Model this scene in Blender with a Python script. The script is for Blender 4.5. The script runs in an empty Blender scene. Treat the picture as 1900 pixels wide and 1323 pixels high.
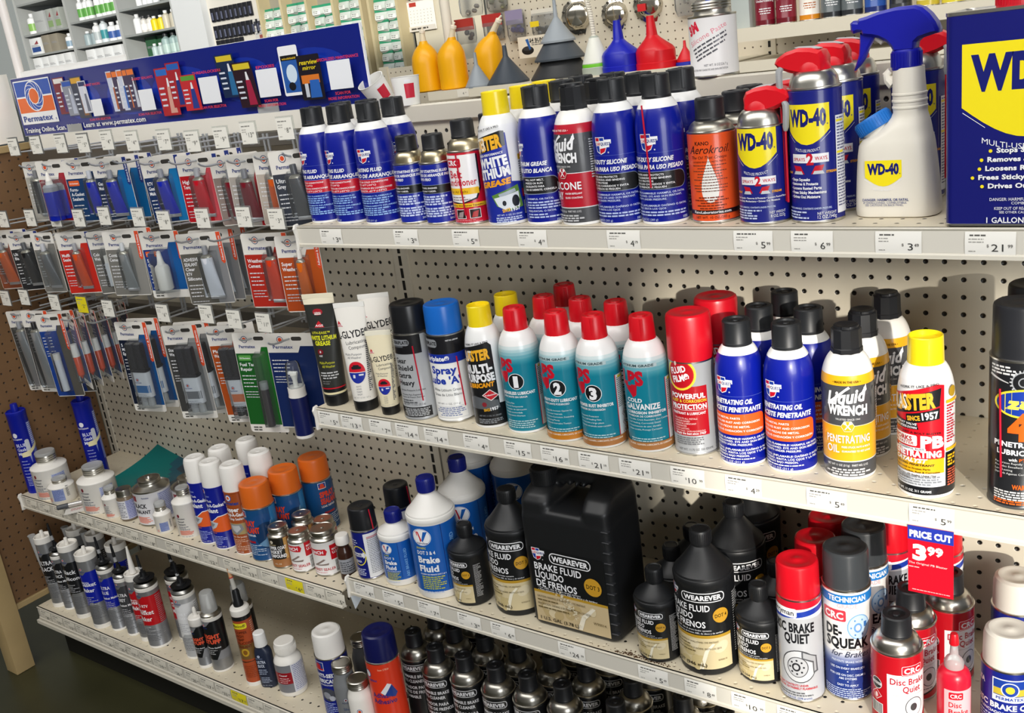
# Shop shelving with aerosol cans, bottles and carded tubes.  Units: mm in the tables, metres in the scene.
import bpy, bmesh, math, random
from mathutils import Vector, Matrix
random.seed(7)
SC = bpy.context.scene
COL = SC.collection
FLOOR = -1100.0                     # mm below the row of peg holes used as datum
def W(x, y, z): return Vector((x/1000, y/1000, (z-FLOOR)/1000))

# ---------------------------------------------------------------- camera
cam = bpy.data.cameras.new('camera'); co = bpy.data.objects.new('camera', cam); COL.objects.link(co)
cam.sensor_fit = 'HORIZONTAL'; cam.sensor_width = 36.0; cam.lens = 36.0*1862.1/1900.0
cam.clip_start = 0.05; cam.clip_end = 100
_R = Matrix(((0.807653, -0.07697, 0.584613), (0.575773, 0.31683, -0.753726), (-0.127209, 0.945354, 0.300207)))
co.matrix_world = Matrix.Translation(W(1333.75, -1451.9, 374.0)) @ _R.to_4x4()
SC.camera = co
# ---------------------------------------------------------------- world, sun, lamps, exposure
SC.view_settings.view_transform = 'Standard'; SC.view_settings.look = 'None'
SC.view_settings.gamma = 1.0; SC.view_settings.use_curve_mapping = False
SC.view_settings.exposure = 0.0
wd = bpy.data.worlds.new('World'); SC.world = wd; wd.use_nodes = True
wd.node_tree.nodes['Background'].inputs[0].default_value = (0.93, 0.96, 1.0, 1)
wd.node_tree.nodes['Background'].inputs[1].default_value = 0.16
def lamp(name, kind, loc, target, energy, size=None, color=(1, 1, 1)):
    l = bpy.data.lights.new(name, kind); l.energy = energy; l.color = color
    o = bpy.data.objects.new(name, l); COL.objects.link(o); o.location = loc
    if kind == 'AREA':
        l.shape = 'RECTANGLE'; l.size, l.size_y = size
    o.rotation_euler = (Vector(target)-Vector(loc)).to_track_quat('-Z', 'Y').to_euler()
    return o
_el = math.radians(12)
_sd = Vector((-0.578*math.cos(_el), 0.816*math.cos(_el), -math.sin(_el)))
sun = lamp('sun', 'SUN', (5, -6, 4), Vector((5, -6, 4))+_sd, 3.6, color=(1.0, 0.94, 0.84)); sun.data.angle = math.radians(1.0)
lamp('ceiling_strip_light', 'AREA', W(200, -1700, 1900), W(100, -200, 0), 66, (4.4, 0.9), (1.0, 0.98, 0.95))
lamp('window_daylight', 'AREA', W(3400, -2600, 500), W(600, 0, -100), 62, (1.4, 1.6), (0.96, 0.98, 1.0))
lamp('back_aisle_fill', 'AREA', W(0, 500, 1900), W(-200, 1400, 100), 30, (3.0, 0.4), (1.0, 0.97, 0.92))  # added fill that brightens the gondola across the aisle
lamp('back_wall_fill', 'AREA', W(-3800, 1600, 1900), W(-4200, 3200, 600), 15, (3.0, 0.4), (0.97, 1.0, 1.0))  # added fill to lift the cabinets and racks at the back

# ---------------------------------------------------------------- materials
def lin(h):
    h = h.lstrip('#'); c = [int(h[i:i+2], 16)/255 for i in (0, 2, 4)]
    return tuple(x/12.92 if x <= 0.04045 else ((x+0.055)/1.055)**2.4 for x in c)
_m = {}
def M(col, rough=0.4, metal=0.0, coat=0.0, noise=0.0, scale=30, bump=0.0, col2=None):
    k = (col, rough, metal, coat, noise, scale, bump, col2)
    if k in _m: return _m[k]
    m = bpy.data.materials.new('surface_'+col.lstrip('#')); m.use_nodes = True; nt = m.node_tree
    b = nt.nodes['Principled BSDF']; c = lin(col)
    b.inputs['Base Color'].default_value = (*c, 1); b.inputs['Roughness'].default_value = rough
    b.inputs['Metallic'].default_value = metal; b.inputs['Specular IOR Level'].default_value = 0.4; b.inputs['Coat Weight'].default_value = coat; b.inputs['Coat Roughness'].default_value = 0.08
    if noise or bump or col2:
        tc = nt.nodes.new('ShaderNodeTexCoord'); n = nt.nodes.new('ShaderNodeTexNoise')
        n.inputs['Scale'].default_value = scale; n.inputs['Detail'].default_value = 6
        nt.links.new(tc.outputs['Object'], n.inputs['Vector'])
        if noise or col2:
            r = nt.nodes.new('ShaderNodeValToRGB'); r.color_ramp.elements[0].position = 0.35; r.color_ramp.elements[1].position = 0.65
            c2 = lin(col2) if col2 else tuple(x*(1-noise) for x in c)
            r.color_ramp.elements[0].color = (*c2, 1); r.color_ramp.elements[1].color = (*c, 1)
            nt.links.new(n.outputs['Fac'], r.inputs['Fac']); nt.links.new(r.outputs['Color'], b.inputs['Base Color'])
        if bump:
            bp = nt.nodes.new('ShaderNodeBump'); bp.inputs['Strength'].default_value = bump; bp.inputs['Distance'].default_value = 0.002
            nt.links.new(n.outputs['Fac'], bp.inputs['Height']); nt.links.new(bp.outputs['Normal'], b.inputs['Normal'])
    _m[k] = m; return m
def clear(name, tint, gloss=0.12, rough=0.08, milk=0.0):
    """thin clear plastic film: mostly see-through, a little gloss, optionally milky"""
    if name in _m: return _m[name]
    m = bpy.data.materials.new(name); m.use_nodes = True; nt = m.node_tree
    for n in list(nt.nodes):
        if n.type != 'OUTPUT_MATERIAL': nt.nodes.remove(n)
    out = nt.nodes['Material Output']
    t = nt.nodes.new('ShaderNodeBsdfTransparent'); t.inputs[0].default_value = (*lin(tint), 1)
    g = nt.nodes.new('ShaderNodeBsdfGlossy'); g.inputs['Roughness'].default_value = rough
    d = nt.nodes.new('ShaderNodeBsdfDiffuse'); d.inputs[0].default_value = (*lin('#f4f4f2'), 1)
    lw = nt.nodes.new('ShaderNodeLayerWeight'); lw.inputs[0].default_value = gloss
    x = nt.nodes.new('ShaderNodeMixShader'); y = nt.nodes.new('ShaderNodeMixShader'); y.inputs[0].default_value = milk
    nt.links.new(t.outputs[0], y.inputs[1]); nt.links.new(d.outputs[0], y.inputs[2])
    nt.links.new(lw.outputs['Fresnel'], x.inputs[0]); nt.links.new(y.outputs[0], x.inputs[1]); nt.links.new(g.outputs[0], x.inputs[2])
    nt.links.new(x.outputs[0], out.inputs[0])
    _m[name] = m; return m
FILM = lambda: clear('clear_film', '#f2f6f8', 0.18, 0.06, 0.04)
MILK = lambda: clear('milky_plastic', '#e8ecee', 0.2, 0.2, 0.35)
SILVER = ('#c9c6bf', 0.28, 1.0)
TIN = ('#b9b5ab', 0.3, 1.0)
WHITEP = ('#eeeae2', 0.38)
BLACKP = ('#16171a', 0.38)
def mm_(c):
    if c is None: return None
    if isinstance(c, bpy.types.Material): return c
    if isinstance(c, tuple): return M(*c)
    return M(c, 0.32, 0.0, 0.25)

# ---------------------------------------------------------------- mesh builder (mm)
class MB:
    def __init__(s): s.v = []; s.f = []; s.mi = []; s.mats = []
    def m(s, c):
        c = mm_(c)
        if c not in s.mats: s.mats.append(c)
        return s.mats.index(c)
    def add(s, vs, fs, c, T=None):
        o = len(s.v); k = s.m(c)
        if T and T.determinant() < 0: fs = [tuple(reversed(f)) for f in fs]
        for p in vs: s.v.append(tuple(T @ Vector(p)) if T else tuple(p))
        for f in fs: s.f.append([i+o for i in f]); s.mi.append(k)
        return s
    def box(s, x0, y0, z0, x1, y1, z1, c, bev=0, T=None):
        if bev:
            return s.loft([(z0, (x0+x1)/2, (y0+y1)/2, (x1-x0)/2-bev, (y1-y0)/2-bev, bev), (z0+bev, (x0+x1)/2, (y0+y1)/2, (x1-x0)/2, (y1-y0)/2, bev),
                (z1-bev, (x0+x1)/2, (y0+y1)/2, (x1-x0)/2, (y1-y0)/2, bev), (z1, (x0+x1)/2, (y0+y1)/2, (x1-x0)/2-bev, (y1-y0)/2-bev, bev)], c, n=2, T=T)
        vs = [(x0, y0, z0), (x1, y0, z0), (x1, y1, z0), (x0, y1, z0), (x0, y0, z1), (x1, y0, z1), (x1, y1, z1), (x0, y1, z1)]
        return s.add(vs, [(3, 2, 1, 0), (4, 5, 6, 7), (0, 1, 5, 4), (1, 2, 6, 5), (2, 3, 7, 6), (3, 0, 4, 7)], c, T)
    def lathe(s, prof, c, n=40, T=None, cx=0, cy=0, cols=None):
        """prof [(r,z)...] bottom to top ; cols: colour of each segment"""
        prev = None
        for i in range(len(prof)-1):
            k = cols[i] if cols else c
            (r0, z0), (r1, z1) = prof[i], prof[i+1]
            vs = []; fs = []
            if r0 < 1e-6 and r1 < 1e-6: continue
            R0 = [(cx+r0*math.cos(2*math.pi*j/n), cy+r0*math.sin(2*math.pi*j/n), z0) for j in range(n)] if r0 > 1e-6 else [(cx, cy, z0)]
            R1 = [(cx+r1*math.cos(2*math.pi*j/n), cy+r1*math.sin(2*math.pi*j/n), z1) for j in range(n)] if r1 > 1e-6 else [(cx, cy, z1)]
            vs = R0+R1; a = len(R0)
            for j in range(n):
                q = (j+1) % n
                if len(R0) == 1: fs.append((0, a+q, a+j))
                elif len(R1) == 1: fs.append((j, q, a))
                else: fs.append((j, q, a+q, a+j))
            s.add(vs, fs, k, T)
        return s
    def loft(s, secs, c, n=6, T=None, cap=True, cols=None):
        """secs [(z,cx,cy,hx,hy,corner radius)]: rounded-rectangle sections"""
        rings = []
        for (z, cx, cy, hx, hy, r) in secs:
            r = min(r, hx, hy); ring = []
            for q, (sx, sy) in enumerate(((1, 1), (-1, 1), (-1, -1), (1, -1))):
                for j in range(n+1):
                    a = math.pi/2*(q+j/n)
                    ring.append((cx+sx*(hx-r)+r*math.cos(a), cy+sy*(hy-r)+r*math.sin(a), z))
            rings.append(ring)
        N = len(rings[0])
        for i in range(len(rings)-1):
            s.add(rings[i]+rings[i+1], [(j, (j+1) % N, N+(j+1) % N, N+j) for j in range(N)], cols[i] if cols else c, T)
        if cap:
            s.add(rings[0], [tuple(range(N-1, -1, -1))], cols[0] if cols else c, T); s.add(rings[-1], [tuple(range(N))], cols[-1] if cols else c, T)
        return s
    def tube(s, pts, r, c, n=8, T=None, caps=True):
        P = [Vector(p) for p in pts]; rr = r if isinstance(r, (list, tuple)) else [r]*len(P)
        vs = []; fs = []; up = None
        for i, p in enumerate(P):
            d = (P[min(i+1, len(P)-1)]-P[max(i-1, 0)]).normalized()
            if up is None: up = d.orthogonal().normalized()
            up = (up-d*up.dot(d)).normalized(); sd = d.cross(up)
            for j in range(n):
                a = 2*math.pi*j/n; vs.append(p+(up*math.cos(a)+sd*math.sin(a))*rr[i])
        for i in range(len(P)-1):
            for j in range(n):
                q = (j+1) % n; fs.append((i*n+j, i*n+q, (i+1)*n+q, (i+1)*n+j))
        if caps: fs.append(tuple(range(n-1, -1, -1))); fs.append(tuple(range((len(P)-1)*n, len(P)*n)))
        return s.add(vs, fs, c, T)
    def prism(s, poly, y0, y1, c, T=None, taper=None):
        """2-D outline in x,z pushed from y0 to y1 with softened edges"""
        P = [Vector(p) for p in poly]; n = len(P); cx = sum((p for p in P), Vector((0, 0)))/n
        A = sum(P[i].x*P[(i+1) % n].y-P[(i+1) % n].x*P[i].y for i in range(n))
        if A < 0: P.reverse()
        b = taper if taper is not None else min(3, abs(y1-y0)/4)
        lay = []
        for y, k in ((y0, 1), (y0+b, 0), (y1-b, 0), (y1, 1)):
            ring = []
            for i in range(n):
                a, q, d = P[i-1], P[i], P[(i+1) % n]
                e1 = (q-a).normalized(); e2 = (d-q).normalized(); nn = Vector((-(e1.y+e2.y), e1.x+e2.x))
                nn = nn.normalized() if nn.length > 1e-6 else Vector((0, 0))
                w = q+nn*b*0.7*k; ring.append((w.x, y, w.y))
            lay.append(ring)
        for i in range(3):
            s.add(lay[i]+lay[i+1], [(j, n+j, n+(j+1) % n, (j+1) % n) for j in range(n)], c, T)
        s.add(lay[0], [tuple(range(n))], c, T); s.add(lay[3], [tuple(range(n-1, -1, -1))], c, T)
        return s
    def label(s, L, fn):
        """stick the flat artwork L on a surface: fn(x, z, lift) -> point"""
        bm = L.bm
        o = len(s.v)
        bm.verts.index_update()
        for v in bm.verts: s.v.append(tuple(fn(v.co.x, v.co.y, v.co.z)))
        km = [s.m(c) for c in L.cols]
        for f in bm.faces: s.f.append([v.index+o for v in f.verts]); s.mi.append(km[f.material_index])
        bm.free(); return s
    def mesh(s, name, smooth=32):
        me = bpy.data.meshes.new(name)
        me.from_pydata([(x/1000, y/1000, z/1000) for x, y, z in s.v], [], s.f)
        for m in s.mats: me.materials.append(m)
        me.polygons.foreach_set('material_index', s.mi)
        me.validate(); me.update()
        bm = bmesh.new(); bm.from_mesh(me); bmesh.ops.remove_doubles(bm, verts=bm.verts, dist=1e-6); bm.to_mesh(me); bm.free()
        for p in me.polygons: p.use_smooth = True
        me.set_sharp_from_angle(angle=math.radians(smooth)); return me

# ---------------------------------------------------------------- flat label artwork, later wrapped
_cu = bpy.data.curves.new('lettering', 'FONT'); _cu.resolution_u = 2; _to = bpy.data.objects.new('lettering', _cu)
_tc = {}
def glyphs(body, bold, shear):
    k = (body, bold, shear)
    if k not in _tc:
        _cu.body = body; _cu.offset = bold*0.019; _cu.shear = shear; _cu.space_character = 1+bold*0.02
        me = _to.to_mesh(); vs = [(v.co.x, v.co.y) for v in me.vertices]; fs = [tuple(p.vertices) for p in me.polygons]; _to.to_mesh_clear()
        _tc[k] = (vs, fs)
    return _tc[k]
class Label:
    """x right, y up, in mm; every call lies a hair above the one before"""
    def __init__(s, step=0.035, base=0.12): s.bm = bmesh.new(); s.cols = []; s.lay = base; s.step = step
    def _c(s, c):
        c = mm_(c)
        if c not in s.cols: s.cols.append(c)
        return s.cols.index(c)
    def up(s): s.lay += s.step; return s
    def poly(s, pts, c, up=True):
        if up: s.lay += s.step
        f = s.bm.faces.new([s.bm.verts.new((x, y, s.lay)) for x, y in pts]); f.material_index = s._c(c); f.normal_update()
        if f.normal.z < 0: f.normal_flip()
        return s
    def rect(s, x0, y0, x1, y1, c, up=True): return s.poly([(x0, y0), (x1, y0), (x1, y1), (x0, y1)], c, up)
    def rrect(s, x0, y0, x1, y1, r, c):
        r = min(r, (x1-x0)/2, (y1-y0)/2); P = []
        for q, (cx, cy) in enumerate(((x1-r, y1-r), (x0+r, y1-r), (x0+r, y0+r), (x1-r, y0+r))):
            for j in range(6): a = math.pi/2*(q+j/5); P.append((cx+r*math.cos(a), cy+r*math.sin(a)))
        return s.poly(P, c)
    def ell(s, cx, cy, rx, ry, c, rot=0, n=28):
        P = []
        for j in range(n):
            a = 2*math.pi*j/n; x, y = rx*math.cos(a), ry*math.sin(a)
            P.append((cx+x*math.cos(rot)-y*math.sin(rot), cy+x*math.sin(rot)+y*math.cos(rot)))
        return s.poly(P, c)
    def text(s, body, x, y, h, c, al='c', w=None, bold=1, it=0, rot=0, arch=0):
        """h: capital height; w: fit to this width; al l/c/r on x; y: baseline"""
        vs, fs = glyphs(body, bold, it)
        if not vs: return s
        s.lay += s.step
        a, b = min(v[0] for v in vs), max(v[0] for v in vs); k = h/0.73; kx = k if w is None else w/(b-a)
        off = {'l': 0, 'c': -(b-a)*kx/2, 'r': -(b-a)*kx}[al]; mi = s._c(c); bv = []; cr, sr = math.cos(rot), math.sin(rot)
        for vx, vy in vs:
            px, py = (vx-a)*kx+off, vy*k
            if arch: py += arch*(1-(2*px/((b-a)*kx))**2)
            bv.append(s.bm.verts.new((x+px*cr-py*sr, y+px*sr+py*cr, s.lay)))
        for f in fs:
            q = s.bm.faces.new([bv[i] for i in f]); q.material_index = mi; q.normal_update()
            if q.normal.z < 0: q.normal_flip()
        return s
    def fine(s, x0, x1, y, n, dy, h, c, al='l', seed=1, rot=0):
        """n lines of small print as word-length dashes"""
        R = random.Random(seed*131+n); s.lay += s.step; cr, sr = math.cos(rot), math.sin(rot)
        for i in range(n):
            yy = y-i*dy; e = x1-(R.random()*0.45*(x1-x0) if R.random() < 0.6 else 0); x = x0
            if al == 'c': x = x0+(x1-e)/2; e = x1-(x1-e)/2
            while x < e:
                w = min(h*R.uniform(1.2, 4.5), e-x)
                if w < h*0.4: break
                P = [(x, yy), (x+w, yy), (x+w, yy+h), (x, yy+h)]
                if rot: P = [(x0+(px-x0)*cr-(py-y)*sr, y+(px-x0)*sr+(py-y)*cr) for px, py in P]
                s.poly(P, c, False); x += w+h*0.6
        return s
    def bars(s, x0, y0, x1, y1, c, seed=3, vert=True):
        R = random.Random(seed); s.rect(x0, y0, x1, y1, '#f2f2ee'); s.lay += s.step; p = (x0 if vert else y0)+1
        e = (x1 if vert else y1)-1
        while p < e:
            w = R.choice((0.4, 0.7, 1.1))
            if vert: s.rect(p, y0+1, min(p+w, e), y1-1, c, False)
            else: s.rect(x0+1, p, x1-1, min(p+w, e), c, False)
            p += w+R.choice((0.5, 0.8))
        return s
    def split(s, step):
        bm = s.bm; bmesh.ops.triangulate(bm, faces=[f for f in bm.faces if len(f.verts) > 4])
        xs = [v.co.x for v in bm.verts]
        if not xs: return s
        k = math.ceil(min(xs)/step)*step
        while k < max(xs):
            bmesh.ops.bisect_plane(bm, geom=bm.verts[:]+bm.edges[:]+bm.faces[:], dist=1e-5, plane_co=(k, 0, 0), plane_no=(1, 0, 0)); k += step
        return s
def wrap(mb, L, r, cx=0, cy=0, rot=0, lean=0):
    """wrap artwork on an upright cylinder of radius r, x=0 facing -Y"""
    L.split(r*math.radians(7))
    def fn(x, z, l):
        a = x/r-math.pi/2+rot; q = r+l; return (cx+q*math.cos(a), cy+q*math.sin(a), z)
    return mb.label(L, fn)
def flat(mb, L, y=0, T=None):
    def fn(x, z, l):
        p = Vector((x, y-l, z)); return T @ p if T else p
    return mb.label(L, fn)

# ---------------------------------------------------------------- scene objects
_protos = {}
def link(name, me, parent=None):
    o = bpy.data.objects.new(name, me); COL.objects.link(o)
    if parent: o.parent = parent
    return o
def thing(name, label, cat, loc=None, rot=0, group=None, tilt=(0, 0)):
    o = bpy.data.objects.new(name, None); COL.objects.link(o); o.empty_display_size = 0.02
    o.location = loc if loc is not None else (0, 0, 0); o.rotation_euler = (tilt[0], tilt[1], rot); o['label'] = label; o['category'] = cat
    if group: o['group'] = group
    return o
def put(key, fn, name, label, cat, x, y, z, rot=0, group=None, tilt=(0, 0)):
    """one thing made of the parts that fn() returns: [(name, MB, [sub-parts])]; the same key shares mesh data"""
    if key not in _protos:
        def conv(L): return [(p[0], p[1].mesh(p[0]), conv(p[2]) if len(p) > 2 else []) for p in L]
        _protos[key] = conv(fn())
    r = thing(name, label, cat, W(x, y, z), rot, group, tilt)
    def rec(L, par):
        for n, me, ch in L: rec(ch, link(n, me, par))
    rec(_protos[key], r); return r
def one(name, mb, label, cat, loc=None, rot=0, group=None, kind=None):
    o = link(name, mb.mesh(name)); o['label'] = label; o['category'] = cat
    o.location = loc if loc is not None else W(0, 0, 0); o.rotation_euler = (0, 0, rot)
    if group: o['group'] = group
    if kind: o['kind'] = kind
    return o
def struct(name, mb):
    o = link(name, mb.mesh(name)); o['kind'] = 'structure'; o.location = W(0, 0, 0); return o
# ================================================================ the setting
def holed(name, col, ax, ox, oy, rad, pitch=25.4, hole='#1b1814', rough=0.5, rim=0.0, bump=0.04, dirt=0.05, lim=None):
    """painted board with a lattice of punched holes; ax: the two object axes, ox, oy: a hole's place in mm"""
    m = bpy.data.materials.new(name); m.use_nodes = True; nt = m.node_tree; N = nt.nodes.new; lk = nt.links.new
    b = nt.nodes['Principled BSDF']; b.inputs['Roughness'].default_value = rough
    tc = N('ShaderNodeTexCoord'); sp = N('ShaderNodeSeparateXYZ'); lk(tc.outputs['Object'], sp.inputs[0])
    def math_(op, a, bv, c=None):
        n = N('ShaderNodeMath'); n.operation = op
        for i, v in enumerate((a, bv, c)):
            if v is None: continue
            if hasattr(v, 'is_output'): lk(v, n.inputs[i])
            else: n.inputs[i].default_value = v
        return n.outputs[0]
    px, py = (pitch if isinstance(pitch, tuple) else (pitch, pitch))
    d = []
    for a, o, p in ((ax[0], ox, px), (ax[1], oy, py)):
        t = math_('MULTIPLY_ADD', sp.outputs['XYZ'.index(a)], 1000/p, -o/p+0.5+400)
        fr = math_('FRACT', t, None); d.append(math_('MULTIPLY', math_('SUBTRACT', fr, 0.5), p))
    rr = math_('SQRT', math_('ADD', math_('MULTIPLY', d[0], d[0]), math_('MULTIPLY', d[1], d[1])), None)
    hole_f = math_('LESS_THAN', rr, rad)
    if lim:
        a, lo, hi = lim; q = math_('MULTIPLY', sp.outputs['XYZ'.index(a)], 1000.0)
        hole_f = math_('MULTIPLY', hole_f, math_('MULTIPLY', math_('GREATER_THAN', q, lo), math_('LESS_THAN', q, hi)))
    nz = N('ShaderNodeTexNoise'); nz.inputs['Scale'].default_value = 6; nz.inputs['Detail'].default_value = 8; lk(tc.outputs['Object'], nz.inputs['Vector'])
    ra = N('ShaderNodeValToRGB'); ra.color_ramp.elements[0].position = 0.3; ra.color_ramp.elements[1].position = 0.7
    c = lin(col); ra.color_ramp.elements[0].color = (*[x*(1-dirt*2) for x in c], 1); ra.color_ramp.elements[1].color = (*c, 1); lk(nz.outputs['Fac'], ra.inputs['Fac'])
    mx = N('ShaderNodeMix'); mx.data_type = 'RGBA'; lk(hole_f, mx.inputs['Factor']); lk(ra.outputs['Color'], mx.inputs[6]); mx.inputs[7].default_value = (*lin(hole), 1)
    lk(mx.outputs[2], b.inputs['Base Color'])
    hb = math_('SMOOTH_MIN', rr, rad*1.25, 0.6); bp = N('ShaderNodeBump'); bp.inputs['Strength'].default_value = 0.6; bp.inputs['Distance'].default_value = 0.001
    lk(hb, bp.inputs['Height']); lk(bp.outputs['Normal'], b.inputs['Normal'])
    return m
PUTTY = ('#d9d3c4', 0.45, 0, 0, 0.05, 8, 0.03)
PUTTY_D = ('#cfc8b7', 0.45, 0, 0, 0.06, 8, 0.03)
mb = MB(); mb.box(-9500, -4600, -1150, 6000, 5200, FLOOR, M('#3d3c26', 0.35, 0, 0, 0.35, 3, 0.05)); struct('floor', mb)
mb = MB(); mb.box(-9500, 3500, FLOOR, 6000, 3600, 2200, M('#b9bcbc', 0.6, 0, 0, 0.05, 2)); struct('wall_back', mb)
mb = MB()                                                     # unseen shop front added to limit the sun; its window sized to suit
WALLP = M('#d8d6d0', 0.7, 0, 0, 0.03, 2)
mb.box(-6500, -4000, FLOOR, 3250, -3880, 2200, WALLP); mb.box(3250, -4000, FLOOR, 6000, -3880, -980, WALLP); mb.box(3250, -4000, 1030, 6000, -3880, 2200, WALLP)
struct('sun_mask_wall', mb)
mb = MB()
for x in (3250, 4450, 5960): mb.box(x, -3960, -980, x+40, -3910, 1030, M('#9a9c9c', 0.4, 0.8))
mb.box(3250, -3960, -985, 6000, -3910, -945, M('#9a9c9c', 0.4, 0.8)); mb.box(3250, -3960, 995, 6000, -3910, 1035, M('#9a9c9c', 0.4, 0.8)); struct('window_1', mb)

# ---- near gondola: two pegboard backs, uprights, rails
def panel(name, x0, x1, ox, label, z0=-1010, z1=247, oz=0.0):
    mb = MB(); mb.box(x0, 0, z0, x1, 7, z1, holed('pegboard_'+str(int(ox)), '#d4ccb9', 'XZ', ox, oz-FLOOR*0, 3.6, lim=None))
    return one(name, mb, label, 'pegboard', W(0, 0, 0))
# object origin sits at datum height, so hole rows fall on z = 0, -25.4, ...
panel('pegboard_panel', -1268, -56, -249.9, 'putty pegboard back of the left bay behind the hanging cards and white spray cans')
panel('pegboard_panel', -18, 1190, 0, 'putty pegboard back of the right bay behind the tall aerosol cans')
def upright(x0, x1, label, y=-4):
    mb = MB(); mb.box(x0, y, FLOOR, x1, 12, 279, PUTTY_D)
    one_ = MB(); cx = (x0+x1)/2
    t = thing('slotted_upright', label, 'upright', W(cx, 0, FLOOR), 0, 'slotted uprights of the shelf unit')
    for i in range(len(mb.v)): mb.v[i] = (mb.v[i][0]-cx, mb.v[i][1], mb.v[i][2]-FLOOR)
    link('post', mb.mesh('post'), t)
    sl = MB(); z = -960
    while z < 250:
        sl.box(-4.5, y-0.6, z-FLOOR-10, 2.5, y+0.5, z-FLOOR+10, ('#15130f', 0.7)); z += 25.4
    link('slot_row', sl.mesh('slot_row'), t)
upright(-56, -18, 'slotted metal upright between the two pegboard bays')
upright(-1300, -1268, 'slotted metal upright in the corner beside the brown side board')
upright(1190, 1228, 'slotted metal upright past the big rectangular blue can')
def rail(x0, x1, label):
    mb = MB(); mb.box(x0, -9, 247, x1, 16, 279, PUTTY, 2); return one('top_rail', mb, label, 'rail')
rail(-1268, -39, 'putty top rail of the left bay under the long blue sign'); rail(-37, 1190, 'putty top rail of the right bay carrying the white paste can and plastic cups')
# ---- shelves
def shelf(x0, x1, yf, z, label, holes=True, cap=None, face=33, h2='#17140f'):
    mb = MB(); ox = (x0+x1)/2
    mat = holed('shelf_plate_%d_%d' % (x0, z), '#e0d5bc', 'XY', 0, 0, 2.6, 25.4, h2, 0.42, dirt=0.04, lim=('Y', yf+20, yf+62))
    mb.box(x0, yf, z-3, x1, 0, z, mat)
    mb.box(x0+2, -30, z-28, x1-2, -2, z-3, PUTTY_D)
    t = thing('shelf', label, 'shelf', W(0, 0, 0))
    link('shelf_plate', mb.mesh('shelf_plate'), t)
    fr = MB(); fr.prism([(0, 0), (3, 0), (3, -face), (9, -face-2), (9, -face-4), (-3, -face-4), (-3, -face+0.5), (-1, -face+3), (-1, -4), (-3, -1.5)], x0, x1, PUTTY, T=Matrix(((0, 1, 0, 0), (1, 0, 0, yf), (0, 0, 1, z), (0, 0, 0, 1))), taper=0.01)
    f = link('price_channel', fr.mesh('price_channel'), t)
    st = MB(); st.box(x0+1, yf-1.4, z-face+3, x1-1, yf-1.0, z-4, M('#d9d4c8', 0.2, 0, 0.4)); link('channel_strip', st.mesh('channel_strip'), f)
    for x in (x0+3, x1-3):
        br = MB(); br.prism([(0, 0), (yf+25, 0), (yf+25, -22), (-40, -60), (0, -60)], x-1.5, x+1.5, PUTTY_D, T=Matrix(((0, 1, 0, 0), (1, 0, 0, 0), (0, 0, 1, z-3), (0, 0, 0, 1))), taper=0.2)
        link('bracket', br.mesh('bracket'), t)
    if cap:
        c = MB(); d = 1 if cap > 0 else 1
        c.prism([(-4, 3), (4, 4), (7, -4), (5, -16), (9, -face-4), (2, -face-10), (-6, -face-9), (-5, -18), (-8, -4)], x0-3.5, x0+1.5, WHITEP, T=Matrix(((0, 1, 0, 0), (1, 0, 0, yf-1), (0, 0, 1, z), (0, 0, 0, 1))), taper=0.8)
        link('end_cap', c.mesh('end_cap'), t)
        if cap == 2:
            g = MB(); g.prism([(-4, -face+2), (6, -face+2), (60, -face-4), (4, -face-40)], x0-1.2, x0+1.0, ('#dfe6ec', 0.35), T=Matrix(((0, 1, 0, 0), (1, 0, 0, yf-1), (0, 0, 1, z), (0, 0, 0, 1))), taper=0.3)
            link('loose_flap', g.mesh('loose_flap'), t)
    return t
TOP, S2, R3, L3, DK = 105, -229, -584, -614, -930
shelf(-41, 1190, -250, TOP, 'top shelf of the right bay with blue cans and a rectangular gallon can', cap=1)
shelf(-42, 1190, -287, S2, 'middle shelf of the right bay with teal, red and blue spray cans', cap=1, h2='#d8d2c2')
shelf(-42, 1190, -292, R3, 'third shelf of the right bay with brake fluid bottles', cap=2)
shelf(-1266, -58, -304, L3, 'upper shelf of the left bay with white bottles and orange-capped cans', cap=1)
shelf(-1266, -58, -348, DK, 'base deck shelf of the left bay with caulk tubes')
shelf(-42, 1190, -348, DK, 'base deck shelf of the right bay with black cleaner cans')
for x0, x1, lb in ((-1266, -50, 'black recessed kick plate under the left base shelf'), (-48, 1190, 'black recessed kick plate under the right base shelf')):
    mb = MB(); mb.box(x0, -300, FLOOR, x1, -285, DK-40, ('#1c1b16', 0.6)); one('kick_plate', mb, lb, 'kick plate')
for x0, x1, lb in ((-1274, -50, 'putty front rail under the left base shelf lip'), (-48, 1190, 'putty front rail under the right base shelf lip')):
    mb = MB(); mb.box(x0, -356, DK-50, x1, -300, DK-40, PUTTY); one('base_rail', mb, lb, 'rail')
# ---- brown side board on the left
mb = MB(); mb.box(-1325, -388, -915, -1312, 0, 258, holed('brown_hardboard', '#7d5c3c', 'YZ', -12, 8, 2.8, 25.4, '#3a2818', 0.6, dirt=0.12))
t = thing('side_board', 'brown perforated hardboard end panel with a beige frame at the left', 'side panel', W(-1318, 0, FLOOR))
BEIGE = ('#b39a6c', 0.55, 0, 0, 0.1, 10)
bo = link('board', mb.mesh('board'), t); bo.location = (1.318, 0, 1.1)
for nm, bx in (('post', (-1345, -440, FLOOR, -1290, -388, 276)), ('top_beam', (-1330, -388, 258, -1305, 0, 276)), ('bottom_beam', (-1330, -388, -932, -1305, 0, -915))):
    b_ = MB(); b_.box(*bx, BEIGE, 1.5); ch = link(nm, b_.mesh(nm), t); ch.location = (1.318, 0, 1.1)
mb = MB(); mb.box(-1330, -440, 280, -1318, -5, 452, ('#efebe1', 0.5))
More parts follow.
